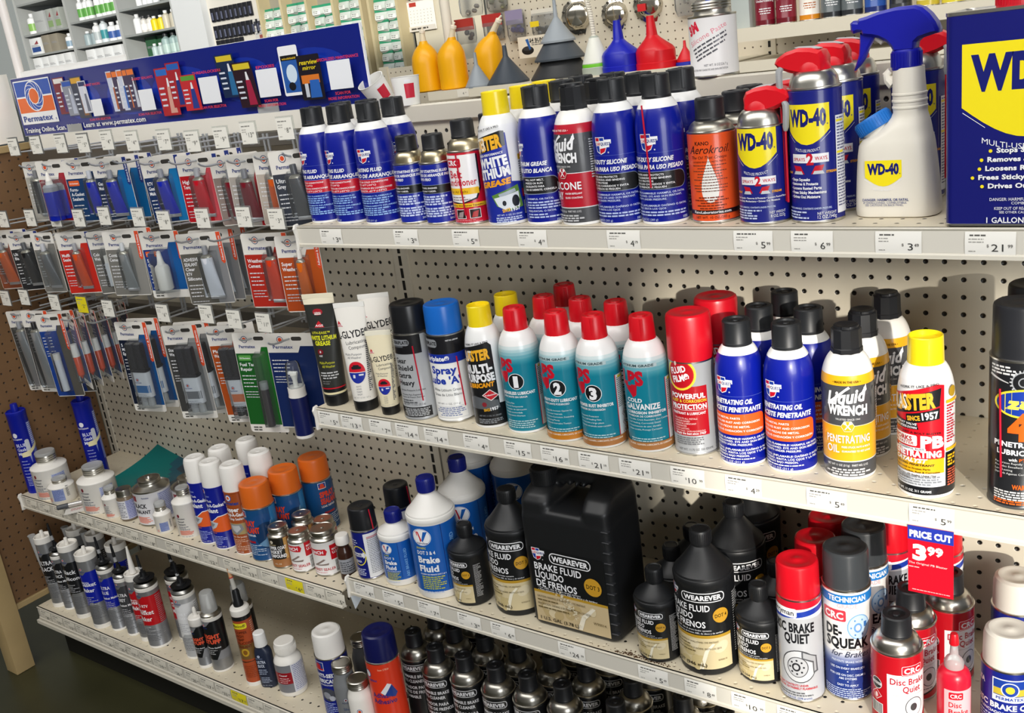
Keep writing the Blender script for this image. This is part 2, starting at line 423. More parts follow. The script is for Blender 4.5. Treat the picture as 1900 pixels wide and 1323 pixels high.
L = Label(0.3, 0.3); L.text('E', 48, 352, 68, '#15151a', 'l', w=58, bold=3); L.ell(124, 360, 9, 9, '#15151a'); L.ell(124, 360, 7.6, 7.6, '#efebe1'); L.text('R', 124, 355.5, 9, '#15151a'); L.text('/', 146, 345, 60, '#15151a', 'l', w=24, bold=3)
mb.label(L, lambda x, z, l: (-1318+l, -250+x, z)); one('header_board', mb, 'white header board with a black letter E at the far left', 'sign board')
mb = MB(); mb.lathe([(0, 276), (11, 276), (11, 1500), (0, 1500)], ('#efe9e4', 0.3), 20, cx=-1275, cy=8); one('pole', mb, 'white round pole rising behind the left end of the blue sign', 'pole')

# ---- the long blue sign
def sign():
    mb = MB(); X0, X1, Z0, Z1 = -1302, -38, 291, 438
    mb.box(X0, -8, Z0, X1, -3, Z1, ('#f1f1f4', 0.3)); L = Label(0.12, 0.2)
    L.rect(X0+1, Z0+1, X1-2.5, Z1-1, M('#101f7c', 0.22, 0, 0.4))
    g = [('#15309c', 60, 50), ('#1a3aac', 45, 34)]
    for x, w in ((-1000, 80), (-800, 90), (-600, 110), (-390, 90), (-190, 110)):
        for c, a, b in g: L.ell(x, 362, w*a/60, b*0.9, M(c, 0.22, 0, 0.4))
    x0, x1, z0, z1 = -1290, -1122, 322, 428                    # logo square
    L.rect(x0-2, z0-2, x1+2, z1+2, '#f4f4f4'); L.rect(x0+1, 390, x1-1, z1-1, '#1c4fb0'); L.rect(x0+1, 349, x1-1, 386, '#e8681f')
    cx, cz = -1206, 389; L.ell(cx, cz, 42, 38, '#f4f4f4'); L.ell(cx, cz, 39, 35, '#1c4fb0')
    for i in range(10):
        a = i*math.pi/5; P = []
        for t_ in range(7): q = a+t_*0.19; r = 20+3.0*t_; P.append((cx+r*1.08*math.cos(q), cz+r*0.97*math.sin(q)))
        for t_ in range(6, -1, -1): q = a+0.10+t_*0.19; r = 20+3.0*t_; P.append((cx+r*1.08*math.cos(q), cz+r*0.97*math.sin(q)))
        L.poly(P, '#f4f4f4', i == 0)
    L.ell(cx, cz, 24, 21, '#f4f4f4'); L.ell(cx, cz, 21, 18.5, '#e8681f')
    L.text('Permatex', -1212, 327, 15, '#1b3f94', w=140, bold=1); L.text('®', -1128, 326, 5, '#1b3f94')
    L.text('Training Online. Scan. Watch. Learn at www.permatex.com', -1288, 299, 12, '#f4f4f4', 'l', w=530, bold=1)
    R = random.Random(5)
    def pack(x, z, w, h, c1, c2, c3, lean=0):
        def q(a, b): return (x+a*w+lean*b*h, z+b*h)
        L.poly([q(0, 0), q(1, 0), q(1, 1), q(0, 1)], c1); L.poly([q(0.08, 0.84), q(0.92, 0.84), q(0.92, 0.97), q(0.08, 0.97)], c2)
        L.poly([q(0.45, 0.05), q(0.85, 0.05), q(0.78, 0.6), q(0.55, 0.6)], c3); L.poly([q(0.58, 0.6), q(0.74, 0.6), q(0.7, 0.78), q(0.62, 0.78)], '#e8e8ea')
        L.up()
        for k in range(4): L.poly([q(0.08, 0.2+0.12*k), q(0.38, 0.2+0.12*k), q(0.38, 0.24+0.12*k), q(0.08, 0.24+0.12*k)], '#d8dde8', False)
    pack(-1100, 336, 50, 88, '#7c2030', '#e9e4de', '#4d2a6a', -.05); pack(-1062, 330, 46, 84, '#8f93a0', '#2c56b0', '#b9bfd0', -.08); pack(-1018, 322, 50, 98, '#3a3f52', '#d9a430', '#8a5a2c', -.10); pack(-992, 332, 34, 76, '#d6d8e4', '#1a2a60', '#6a6f80', -.06)
    for dx, c in ((0, '#b05a2a'), (22, '#d8d8e0'), (44, '#2c62b8'), (66, '#e07a28'), (84, '#c8ccd8')): pack(-866+dx, 328, 30, 92, '#3a2c50' if dx % 44 else '#c9cfe2', '#e8762c', c, -.04)
    pack(-676, 306, 62, 104, '#b3252c', '#2a6ac0', '#d8a090', -.03); pack(-632, 322, 50, 96, '#a81f2a', '#2460b4', '#20307c', -.03); pack(-590, 312, 56, 76, '#c42a30', '#5a9a3a', '#2a3a8a', -.04)
    pack(-452, 330, 60, 88, '#15284a', '#d8c030', '#2a6a9a', -.12); pack(-402, 306, 62, 92, '#2a1420', '#d8c030', '#a02040', -.12)
    L.rrect(-262, 320, -206, 416, 4, '#f2f2f4'); L.rect(-258, 326, -210, 398, '#2a5ca8'); L.rect(-258, 388, -210, 398, '#17171c'); L.ell(-232, 362, 15, 18, '#cfe0ee'); L.text('windshield', -234, 390, 4, '#e8c030', w=40); L.ell(-236, 338, 10, 8, '#16161e')
    L.rrect(-212, 308, -148, 394, 4, '#1b1520'); L.text('rearview', -180, 376, 9, '#e8d020', w=52, it=.2); L.text('mirror', -180, 366, 8, '#e8d020', w=38, it=.2); L.rect(-206, 340, -156, 356, '#d8762a'); L.poly([(-188, 312), (-156, 312), (-158, 346), (-184, 346)], '#2a62b4'); L.rect(-200, 314, -190, 340, '#c8ccd4')
    for x0, x1, z1, a, b in ((-945, -900, 396, 'GASKET MAKERS', 'SCAN FOR SELECTOR'), (-748, -694, 394, 'GASKET SEALANTS', 'SCAN FOR SELECTOR'), (-524, -460, 388, 'THREADLOCKERS', 'SCAN FOR SELECTOR'), (-336, -272, 382, 'EPOXIES', 'SCAN FOR|MORE INFORMATION'), (-128, -66, 380, 'SPECIALIZED MAINTENANCE', 'SCAN FOR|MORE INFORMATION')):
        c = (x0+x1)/2; w = x1-x0; L.rrect(x0, 323, x1, 323+w*0.86, 1.5, '#eef0f4')
        L.text(a, c, z1-6+4, 5.5, '#d8394e', w=min(w*1.5, 8*len(a)) if a[0] != 'S' else 112, bold=1)
        for i, s_ in enumerate(b.split('|')): L.text(s_, c, 313-i*9, 5.5, '#d8394e', w=min(92, 5.2*len(s_)), bold=1)
    mb.v = [(x+670, y, z-291) for x, y, z in mb.v]
    L2 = L
    flatfn = lambda x, z, l: (x+670, -8-l, z-291)
    mb.label(L2, flatfn)
    t = thing('display_sign', 'long blue sign board with tool care products and a web address along the top left', 'sign', W(-670, 0, 291), 0)
    link('sign_board', mb.mesh('sign_board'), t)
    for x in (-1055, -330):
        c = MB(); c.box(x-32+670, -13, -8, x+32+670, -11, 19, MILK()); c.box(x-32+670, -13, -10, x+32+670, -2, -8, MILK()); link('clip', c.mesh('clip'), t)
sign()
mb = MB(); mb.box(-1262, 2, 300, -800, 6, 452, ('#f3f2ee', 0.4)); one('backing_sign', mb, 'white board edge showing above the left half of the blue sign', 'sign')
mb = MB(); mb.box(-1268, -14, 255, -40, -9, 291, ('#ece8dd', 0.45)); one('header_strip', mb, 'white strip running along under the long blue sign', 'rail')

# ---- price tags in the shelf channels
def tagmesh(price, yellow=False, w=53, h=27, dim=False):
    def fn():
        mb = MB(); c = ('#f2e22c', 0.3) if yellow else (('#e9e3d4', 0.3) if dim else ('#f3f0e8', 0.3)); n = 4
        for i in range(n):
            a, b = -h/2+h*i/n, -h/2+h*(i+1)/n; ya, yb = -0.2-1.1*(1-(2*a/h)**2), -0.2-1.1*(1-(2*b/h)**2)
            mb.add([(-w/2, ya, a), (w/2, ya, a), (w/2, yb, b), (-w/2, yb, b)], [(0, 1, 2, 3)], c)
        L = Label(0.05, 0.15); ink = ('#3b3a38', 0.6); d, ct = price.split('.')
        L.fine(-w/2+5, -w/2+31, h/2-5, 1, 3, 1.8, ('#5a5854', .6), seed=len(price)+ord(d[-1])); L.fine(-w/2+4, -w/2+20, h/2-9, 2, 3.4, 1.3, ('#a3a09a', .6), seed=ord(d[0])); L.fine(-w/2+4, -w/2+13, -h/2+4, 1, 3, 1.1, ('#a3a09a', .6))
        L.text(d, 14, -h/2+4.5, 9, ink, 'r' if len(d) > 1 else 'c', w=(12.5 if len(d) > 1 else 6), bold=0); L.text('$', -1 if len(d) > 1 else 6.5, -h/2+9.5, 3.4, ('#7d7a75', .6), 'r'); L.text(ct, 18.5, -h/2+9, 3.8, ('#6d6a66', .6), 'l')
        flat_ = lambda x, z, l: (x, -0.2-1.1*(1-(2*z/h)**2)-l, z)
        mb.label(L, flat_); return [('tag', mb)]
    return fn
def tag(x0, price, yf, z, where, yellow=False, dim=False):
    k = ('tag', price, yellow, dim)
    if k not in _protos: _protos[k] = tagmesh(price, yellow, dim=dim)()[0][1].mesh('price_tag')
    o = link('price_tag', _protos[k]); o.location = W(x0+26.5, yf-1.6, z-18)
    o['label'] = ('yellow' if yellow else 'white')+' price tag reading %s %s' % (price, where); o['category'] = 'price tag'; o['group'] = 'price tags along the shelf edges'
for x, p, w in ((18, '3.82', 'under the leftmost blue starting fluid can'), (192, '3.82', 'under the two small blue cans'), (317, '5.99', 'under the red belt spray can'), (444, '4.19', 'under the white and blue lithium spray can'), (600, '4.19', 'under the tall blue silicone cans'), (791, '5.99', 'under the small blue can with red cap'), (868, '6.99', 'under the tall blue can with red nozzle'), (972, '3.49', 'under the cream trigger bottle'), (1072, '21.99', 'under the big rectangular blue can')):
    tag(x, p, -250, TOP, w)
for x, p, w in ((-46, '5.95', 'under the black grease tube'), (22, '13.12', 'under the large white squeeze tube'), (93, '7.86', 'under the small cream squeeze tube'), (156, '14.42', 'under the silver can with black cap'), (222, '14.09', 'under the white can with blue cap'), (308, '4.29', 'under the black can with yellow cap'), (392, '15.99', 'under the teal can numbered 1'), (463, '16.59', 'under the teal can numbered 2'), (533, '21.19', 'under the teal can numbered 3'), (604, '21.99', 'under the teal galvanize can'), (689, '10.99', 'under the silver can with big red cap'), (773, '4.29', 'under the blue penetrating oil cans'), (888, '5.49', 'under the yellow and grey oil can'), (1018, '5.99', 'above the red price cut card')):
    tag(x if x > -38 else -37, p, -287, S2, w)
for x, p, w in ((-26, '4.99', 'under the black-capped white and navy can'), (50, '5.49', 'under the small blue and white bottle'), (139, '7.49', 'under the large blue and white bottle'), (234, '3.99', 'under the small black bottle'), (309, '6.49', 'under the tall black bottle left of the jug'), (451, '24.99', 'under the black jug'), (603, '5.49', 'under the small bottle right of the jug'), (684, '8.49', 'under the quart bottle right of the jug'), (761, '10.99', 'under the small black bottle beside a red cap'), (832, '9.99', 'under the silver brake can with red cap')):
    tag(x, p, -292, R3, w)
l3 = [(-1239, '15.99'), (-1176, '14.99'), (-1106, '6.99'), (-1042, '5.79'), (-978, '18.99'), (-913, '5.49'), (-852, '16.99'), (-787, '17.49'), (-720, '8.99'), (-629, '13.29'), (-560, '8.79'), (-493, '12.29'), (-420, '10.99'), (-362, '13.49'), (-296, '5.79'), (-220, '6.49'), (-157, '10.99'), (-100, '5.99')]
l3w = ['at the far left end of the upper left shelf', 'under the small white jar at the far left', 'under the fallen marker', 'left of the large white bottle', 'under the second large white bottle', 'under the small white bottle', 'under the brown glass jar', 'under the big tin with white label', 'under the tiny white bottle', 'under the medium white bottle', 'under the first navy spray can with white cap', 'under the second navy spray can with white cap', 'under the copper spray can', 'under the nearest orange-capped can', 'under the black and copper tin', 'under the first white and red tin', 'under the second white and red tin', 'under the slim brown bottle']
for (x, p), w in zip(l3, l3w): tag(x, p, -304, L3, w, p == '6.49', True)
dk = [(-1252, '28.99'), (-1194, '19.49'), (-1135, '13.99'), (-1077, '25.49'), (-1020, '19.29'), (-957, '26.49'), (-902, '25.99'), (-853, '17.49'), (-798, '28.79'), (-739, '19.99'), (-676, '26.99'), (-613, '20.99'), (-558, '17.29'), (-500, '33.99'), (-444, '17.99'), (-388, '7.99'), (-333, '9.49')]
dw = ['at the far left end of the base shelf', 'second from the left end of the base shelf', 'under the third black tube of the base shelf', 'left of the blue tube on the base shelf', 'under the big blue tube', 'under the slim blue can', 'under the dark grey slim can', 'left of the slim red tube', 'under the slim red tube', 'under the red gasket can', 'right of the red gasket can', 'under the clear silicone can', 'left of the white-topped black tube', 'under the white-topped black tube', 'on the base shelf between two white tags', 'under the white plastic jar', 'right of the white plastic jar']
for (x, p), w in zip(dk, dw): tag(x, p, -348, DK, w, p == '17.99', True)
# hanging red price card
def pricecut():
    mb = MB(); mb.box(-27, -0.4, -92, 27, 0, 2, ('#d3142a', 0.3)); L = Label(0.06, 0.2)
    L.rect(-27, -17, 27, 2, ('#2a3aa8', .3)); L.text('PRICE CUT', 0, -13, 9, '#f6f0f0', w=50, bold=3); L.text('3', -13, -44, 21, '#f6e9e6', 'c', w=17, bold=3); L.text('99', 5.5, -35, 11.5, '#f6e9e6', 'c', w=19, bold=3)
    L.text('The Original PB Blaster', -26, -51, 3, '#f6e9e6', 'l', w=46, bold=0); L.fine(-26, -10, -56, 1, 3, 1.4, '#e6b8b8'); L.fine(-22, 24, -88, 1, 3, 1.1, '#e6b8b8', seed=4)
    flat(mb, L, -0.4); return [('card', mb)]
put('pricecut', pricecut, 'price_card', 'red price cut card with 3.99 in white hanging from the middle shelf edge', 'price card', 1044, -291.5, -264)
# ================================================================ cans: shapes
def rot_(mb, a):
    c, s = math.cos(a), math.sin(a); mb.v = [(x*c-y*s, x*s+y*c, z) for x, y, z in mb.v]; return mb
def art_on(mb, art, r, rot=0):
    if art: L = Label(); art(L); wrap(mb, L, r, rot=rot)
def mixc(a, b, t):
    A = [int(a[i:i+2], 16) for i in (1, 3, 5)]; B = [int(b[i:i+2], 16) for i in (1, 3, 5)]
    return '#%02x%02x%02x' % tuple(round(x+(y-x)*t) for x, y in zip(A, B))
def cap_plain(r, h, z0, c, taper=0.4, recess=True, lip=True, n=36):
    m = MB(); P = [(0, z0), (r+0.5, z0), (r+0.6, z0+3.5), (r, z0+4.5)] if lip else [(0, z0), (r, z0)]
    P += [(r-taper, z0+h-2.2), (r-taper-1.6, z0+h-0.3)]
    P += [(r*0.62, z0+h), (r*0.56, z0+h-2.5), (r*0.28, z0+h-2.8), (r*0.22, z0+h-1.2), (0, z0+h-1.2)] if recess else [(r-taper-3.2, z0+h), (r*0.5, z0+h), (r*0.42, z0+h-0.7), (r*0.14, z0+h-0.7), (0.01, z0+h-0.2), (0, z0+h-0.2)]
    return m.lathe(P, c, n)
def cap_ribbed(r, h, z0, c):
    m = cap_plain(r, h, z0, c, 0.6)
    for a in (0.9, 2.2, 3.6, 5.2): m.box(r-1.2, -2.2, z0+5, r+0.5, 2.2, z0+h-1, c, 0.4, T=Matrix.Rotation(a, 4, 'Z'))
    m.box(-3, -2.5, z0+h-2, 3, 2.5, z0+h+0.9, c, 0.5); return m
def cap_ring(r, h, z0, c):
    return MB().lathe([(0, z0), (r, z0), (r+0.2, z0+2), (r-0.8, z0+h-1), (r-1.6, z0+h), (r-3, z0+h-1), (r-3.4, z0+h-6), (0, z0+h-7)], c, 36)
def cap_slant(r, h, z0, c):
    m = MB(); m.lathe([(0, z0), (r, z0), (r, z0+2), (r-1.8, z0+h-3), (r-3.2, z0+h-0.8), (r-6.5, z0+h-1.2), (r-8, z0+h-2.6), (r-11, z0+h-2.6), (r-12, z0+h-0.5), (0, z0+h-0.5)], c, 20)
    m.box(-2.5, -r+0.5, z0+3, 2.5, -r+3, z0+h-3, c, 0.6, T=Matrix.Rotation(0.5, 4, 'Z')); return m
def cap_facet(r, h, z0, c):
    m = MB(); m.lathe([(0, z0), (r+1, z0), (r+1, z0+6), (r+0.2, z0+7), (r-0.4, z0+h-5), (r-2, z0+h-3.5), (0, z0+h-3.5)], c, 10)
    m.lathe([(r-3, z0+h-4), (r-3.5, z0+h-0.5), (r-5, z0+h), (r-8, z0+h-0.6), (0, z0+h-3)], c, 14); m.box(-5, -r+1, z0+h-4, 5, -r+6, z0+h+0.3, c, 0.8); return m
CAPS = {'plain': cap_plain, 'rib': cap_ribbed, 'ring': cap_ring, 'slant': cap_slant, 'facet': cap_facet}
def necked(body, sh, split, art, capc, cap='plain', r=33, H=200, z1=None, capr=19.5, caph=32, base='#f2f2f2', grad=None, rot=0, zones=(), straw=None):
    """necked-in aerosol can: one-piece body curving in to a small cap"""
    def fn():
        mb = MB(); z1_ = z1 or H*0.62; zt = H-caph; P = [(0, 1), (r-4, 1), (r-2.5, 0), (r-0.8, 0.5), (r-0.1, 3), (r, 4.5)]; C = [base]*5
        zz = [4.5]+sorted(z for z, _ in zones if z < z1_)+[z1_]
        def colat(z):
            if grad and z > grad[0]: return mixc(body, sh, min(1, (z-grad[0])/(grad[1]-grad[0])))
            c = body if z < split else sh
            for z0, k in zones:
                if z0 < z < split: c = k
            return c
        if grad: zz = [4.5, grad[0]]+[grad[0]+(z1_-grad[0])*i/6 for i in range(1, 7)] if grad[0] < z1_ else zz
        for a, b in zip(zz, zz[1:]): P.append((r, b)); C.append(colat((a+b)/2))
        A = math.radians(66); a0 = (capr+0.6-r*math.cos(A))/(1-math.cos(A)); n = 10; zl = z1_
        hs = (zt-z1_)/math.sin(A); ts = [A*i/n for i in range(1, n+1)]
        for q in [split]+[z for z, _ in zones]:
            if z1_ < q < zt-1: ts.append(math.asin((q-z1_)/hs))
        for t in sorted(ts):
            z = z1_+hs*math.sin(t); P.append((a0+(r-a0)*math.cos(t), z)); C.append(colat((z+zl)/2)); zl = z
        P += [(capr-1, zt+0.5), (0, zt+0.5)]; C += [sh, sh]
        mb.lathe(P, body, 48, cols=C); art_on(mb, art, r, rot)
        parts = [('can_body', mb), ('cap', CAPS[cap](capr, caph, zt, capc))]
        if straw: parts.append(('straw', MB().tube([((r+1.6)*math.cos(straw[0]), (r+1.6)*math.sin(straw[0]), straw[1]), ((r+1.6)*math.cos(straw[0]+.12), (r+1.6)*math.sin(straw[0]+.12), straw[2])], 1.2, ('#c01530', .3))))
        return parts
    return fn
def domed(body, art, capc, r=33, H=160, zrim=None, capr=19, caph=31, dome=SILVER, cap='plain', zones=(), rot=0, straw=None):
    """straight aerosol can with a rolled rim, metal dome and small cap"""
    def fn():
        mb = MB(); zt = H-caph; zr = zrim or zt-20; cols = [SILVER]*4; P = [(0, 1.2), (r-3, 1.2), (r-1.5, 0), (r+0.5, 0.6), (r+0.6, 2.6)]
        P.append((r, 3.6)); cols.append(SILVER); c = body
        for z0, k in list(zones)+[(zr-1, None)]: P.append((r, z0)); cols.append(c); c = k or c
        P += [(r-0.8, zr), (r+0.4, zr+0.8), (r+0.5, zr+2.6), (r-1, zr+3.4), (r-2, zr+2.6)]; cols += [body]+[SILVER]*4
        mb.lathe(P, body, 48, cols=cols); art_on(mb, art, r, rot)
        d = MB(); h = zt-zr-2; Q = [(r-2, zr+2.4)]
        for i in range(1, 9): t = i/8*math.radians(72); Q.append((capr+1+(r-2.5-capr-1)*(math.cos(t)-math.cos(math.radians(72)))/(1-math.cos(math.radians(72))), zr+2.4+h*math.sin(t)/math.sin(math.radians(72))))
        Q += [(capr-2, zt+1), (0, zt+1)]; d.lathe(Q, dome, 48)
        parts = [('can_body', mb), ('dome', d), ('cap', CAPS[cap](capr, caph, zt, capc))]
        if straw: parts.append(('straw', MB().tube([((r+1.6)*math.cos(straw[0]), (r+1.6)*math.sin(straw[0]), straw[1]), ((r+1.6)*math.cos(straw[0]+.1), (r+1.6)*math.sin(straw[0]+.1), straw[2])], 1.2, ('#c01530', .3))))
        return parts
    return fn
def overcap(body, art, capc, r=33, H=204, caph=46, capr=None, zones=(), rot=0, straw=None, rimc=SILVER, capround=3, base=SILVER):
    """aerosol can under a full-width lid"""
    def fn():
        mb = MB(); zt = H-caph; cr = capr or r-2; P = [(0, 1.2), (r-3, 1.2), (r-1.5, 0), (r+0.5, 0.6), (r+0.6, 2.6), (r, 3.6)]; cols = [base]*5; c = body
        for z0, k in list(zones)+[(zt-2.5, None)]: P.append((r, z0)); cols.append(c); c = k or c
        P += [(r+0.5, zt-2), (r+0.5, zt), (r-1, zt+0.8), (0, zt+0.8)]; cols += [rimc]*4
        mb.lathe(P, body, 48, cols=cols); art_on(mb, art, r, rot)
        k = MB(); q = capround; k.lathe([(0, zt), (cr, zt), (cr, zt+3), (cr-0.7, H-q*1.6), (cr-0.7-q*0.3, H-q*0.5), (cr-0.7-q, H), (cr*0.66, H), (cr*0.6, H-0.9), (cr*0.2, H-0.9), (cr*0.16, H-0.2), (0, H-0.2)], capc, 44)
        parts = [('can_body', mb), ('cap', k)]
        if straw: parts.append(('straw', MB().tube([((r+1.6)*math.cos(straw[0]), (r+1.6)*math.sin(straw[0]), straw[1]), ((r+1.6)*math.cos(straw[0]+.1), (r+1.6)*math.sin(straw[0]+.1), straw[2])], 1.2, ('#c01530', .3))))
        return parts
    return fn
# ================================================================ label artwork
BLUE = '#07188e'; WH = '#f2f2f4'; RED = '#c8142c'; BK = '#17181b'; YEL = '#f6e11c'
def cq_logo(L, x, z, s=1.0):
    q = lambda pts: [(x+a*s, z+b*s) for a, b in pts]
    L.poly(q([(-13, 6), (-13, 12), (4, 12), (4, 8.5), (14, 8.5), (14, 3), (11, 3), (11, -2), (7, -2), (4, -9), (-3, -12), (-10, -8), (-12, 0)]), WH)
    L.poly(q([(-12, 6.5), (-12, 11), (-5, 11), (-5, 6.5)]), RED); L.poly(q([(-4, 7), (-4, 11), (3, 11), (3, 7)]), '#1a3a9c'); L.poly(q([(-11, -1.5), (-11, 0), (-5, 0), (-5, -9.3), (-9, -7.2)]), '#1a3a9c'); L.poly(q([(-4, -4), (6, -2.5), (3.4, -8), (-3, -10.8), (-4, -10.4)]), RED)
    L.text('CAR', x-11.5*s, z+0.9*s, 4.2*s, RED, 'l', w=8.5*s, bold=1); L.text('QUEST', x-2.6*s, z+0.9*s, 4.2*s, '#13287f', 'l', w=16*s, bold=1); L.text('®', x+9*s, z-10*s, 2*s, WH)
def cq_start(L):
    cq_logo(L, 4, 115); L.rect(-46, 101.5, 60, 101.9, '#5a6ac0')
    L.text('STARTING FLUID', -24, 89.5, 6, WH, 'l', w=56, bold=2, it=.25); L.text('FLUIDO DE ARRANQUE', -38, 79.5, 6, WH, 'l', w=94, bold=2, it=.25)
    L.rrect(-46, 54, 60, 77, 11, '#8a97d0'); L.rrect(-45.3, 54.7, 59.3, 76.3, 10.5, RED)
    for i, t in enumerate(('FOR STARTS IN COLD CONDITIONS', 'DOWN TO -65°F (-54°C)', 'ARRANQUES RAPIDOS EN CONDICIONES', 'DE FRIO HASTA -65°F (-54°C)')): L.text(t, -38, 71-i*4.6-(1 if i > 1 else 0), 2.7, WH, 'l', w=min(84, len(t)*2.7), bold=1, it=.2)
    L.text('DANGER: EXTREMELY FLAMMABLE!', -38, 47.5, 2.6, '#9fc4f2', 'l', w=80, bold=1); L.fine(-38, 44, 43.5, 3, 3.8, 2.2, '#8fb4ea', seed=2); L.text('PELIGRO: EXTREMADAMENTE INFLAMABLE', -38, 31, 2.6, '#9fc4f2', 'l', w=88, bold=1); L.fine(-38, 52, 27, 4, 3.6, 2.2, '#8fb4ea', seed=3)
    L.text('NET WT 11 OZ (311 g)', -36, 6.5, 3.2, '#c6d4f0', 'l', w=46, bold=0)
    L.fine(62, 66, 130, 34, 3.4, 1.6, '#8fa8e0', seed=8); L.bars(70, 10, 90, 40, BK)
def cq_silicone(L):
    cq_logo(L, -2, 112); L.rect(-46, 98.5, 52, 98.9, '#5a6ac0')
    L.text('HEAVY-DUTY SILICONE', -40, 87, 6, WH, 'l', w=72, bold=2, it=.25); L.text('SILICONA PARA USO PESADO', -44, 77, 6, WH, 'l', w=92, bold=2, it=.25)
    L.rrect(-60, 49, 50, 73.5, 11, '#8a97b0'); L.rrect(-59.3, 49.7, 49.3, 72.8, 10.5, BK)
    for i, t in enumerate(('LUBRICATES AND PROTECTS', 'STOPS SQUEAKING AND BINDING', 'LUBRICA Y PROTEGE', 'DETIENE LOS CHIRRIDOS Y EVITA', 'QUE LOS FRENOS SE PEGUEN')): L.text(t, -40, 68-i*4.2, 2.7, WH, 'l', w=len(t)*2.45, bold=1)
    L.text('DANGER: FLAMMABLE! HARMFUL OR FATAL', -40, 43, 2.7, '#c9d4f2', 'l', w=86, bold=1); L.text('IF SWALLOWED. EYE AND SKIN IRRITANT.', -40, 38.8, 2.7, '#c9d4f2', 'l', w=80, bold=1); L.text('CONTENTS UNDER PRESSURE.', -40, 34.6, 2.7, '#c9d4f2', 'l', w=58, bold=1)
    L.text('PELIGRO: ¡INFLAMABLE! DAÑINO O FATAL', -40, 26, 2.7, '#c9d4f2', 'l', w=88, bold=1); L.text('INGERIDO. IRRITA LOS OJOS', -40, 21.8, 2.7, '#c9d4f2', 'l', w=56, bold=1); L.fine(-40, 46, 17, 2, 4, 2.2, '#b9c6ec', seed=4)
    L.text('NET WT 10 OZ (283 g)', -40, 6.5, 3, '#c6d4f0', 'l', w=44, bold=0); L.text('1055', 44, 6.5, 3.4, '#c6d4f0', 'c', bold=1)
def cq_grease(L):
    cq_logo(L, -24, 112); L.text('WHITE LITHIUM GREASE', -52, 88, 6, WH, 'l', w=78, bold=2, it=.25); L.text('GRASA DE LITIO BLANCA', -52, 78, 6, WH, 'l', w=84, bold=2, it=.25)
    L.rrect(-70, 46, 42, 72, 12, '#8a97b0'); L.rrect(-69, 47, 41, 71, 11.5, BK)
    for i, t in enumerate(('WILL NOT MELT,', 'FREEZE OR RUN', 'EXCELENTE PARA', 'NO SE DERRITE, CONGELA')): L.text(t, -14, 66-i*4.8, 2.9, WH, 'l', w=len(t)*2.3, bold=1)
    L.text('HARMFUL OR FATAL', -14, 38, 2.8, '#c9d4f2', 'l', w=44, bold=1); L.fine(-14, 42, 33, 3, 4, 2.2, '#b9c6ec', seed=4); L.text('PERJUDICIAL O FATAL', -14, 20, 2.8, '#c9d4f2', 'l', w=46); L.fine(-14, 42, 15, 2, 4, 2.2, '#b9c6ec', seed=6); L.text('1065', 36, 5, 3.6, '#c6d4f0')
    L.fine(48, 62, 146, 9, 3.1, 1.7, '#9fb2e2', seed=8); L.poly([(50, 106), (58, 106), (54, 113)], WH); L.fine(48, 62, 102, 22, 3.1, 1.7, '#9fb2e2', seed=9); L.bars(60, 8, 80, 24, BK, vert=True)
def cq_small(L):
    for i, t in enumerate(('CQ DRY STARTING FLUID', 'FLUIDO DE ARRANQUE PARA', 'TIEMPO FRIO')): L.text(t, -26, 84-i*6.5, 4.2, WH, 'l', w=len(t)*2.9, bold=2, it=.25)
    L.rect(-80, 50, 44, 64, '#8a97b0'); L.rect(-80, 50.6, 43.5, 63.4, BK); L.text('FOR DIESEL ENGINES', -24, 58, 2.6, WH, 'l', w=38); L.text('GASOLINA Y DIESEL', -24, 53, 2.6, WH, 'l', w=36)
    L.fine(-24, 40, 44, 4, 4, 2.6, '#c9d4f2', seed=3); L.fine(-24, 44, 25, 4, 4, 2.6, '#c9d4f2', seed=4); L.text('20020', 34, 7, 3.4, '#c6d4f0')
def cq_pen(L):
    cq_logo(L, -8, 119); L.rect(-46, 103.5, 50, 103.9, '#5a6ac0')
    L.text('PENETRATING OIL', -28, 92.5, 7, WH, 'l', w=60, bold=2, it=.25); L.text('ACEITE PENETRANTE', -30, 81.5, 7, WH, 'l', w=76, bold=2, it=.25)
    L.rrect(-56, 47, 50, 78, 8, '#eb5e24')
    for i, t in enumerate(('FREES METAL PARTS', 'DISSOLVES RUST AND CORROSION', 'AFLOJA PIEZAS DE METAL', 'DISUELVE OXIDACIÓN Y CORROSIÓN')): L.text(t, -30, 70.5-i*6.2, 3, WH, 'l', w=len(t)*2.55, bold=1)
    for i, t in enumerate(('DANGER: FLAMMABLE! HARMFUL OR FATAL', 'IF SWALLOWED. EYE AND SKIN IRRITANT.', 'CONTENTS UNDER PRESSURE.')): L.text(t, -32, 40.5-i*4.5, 3, WH, 'l', w=len(t)*2.5, bold=1)
    for i, t in enumerate(('PELIGRO: ¡INFLAMABLE! DAÑINO O FATAL SI', 'INGERIDO. IRRITA LOS OJOS Y LA PIEL.', 'CONTENIDO BAJO PRESIÓN.')): L.text(t, -32, 24-i*4.5, 3, WH, 'l', w=len(t)*2.4, bold=1)
    L.fine(-30, 44, 11, 1, 3, 1.6, WH); L.text('NET WT 11 OZ (311 g)', -32, 5.8, 3.4, WH, 'l', w=48, bold=0)
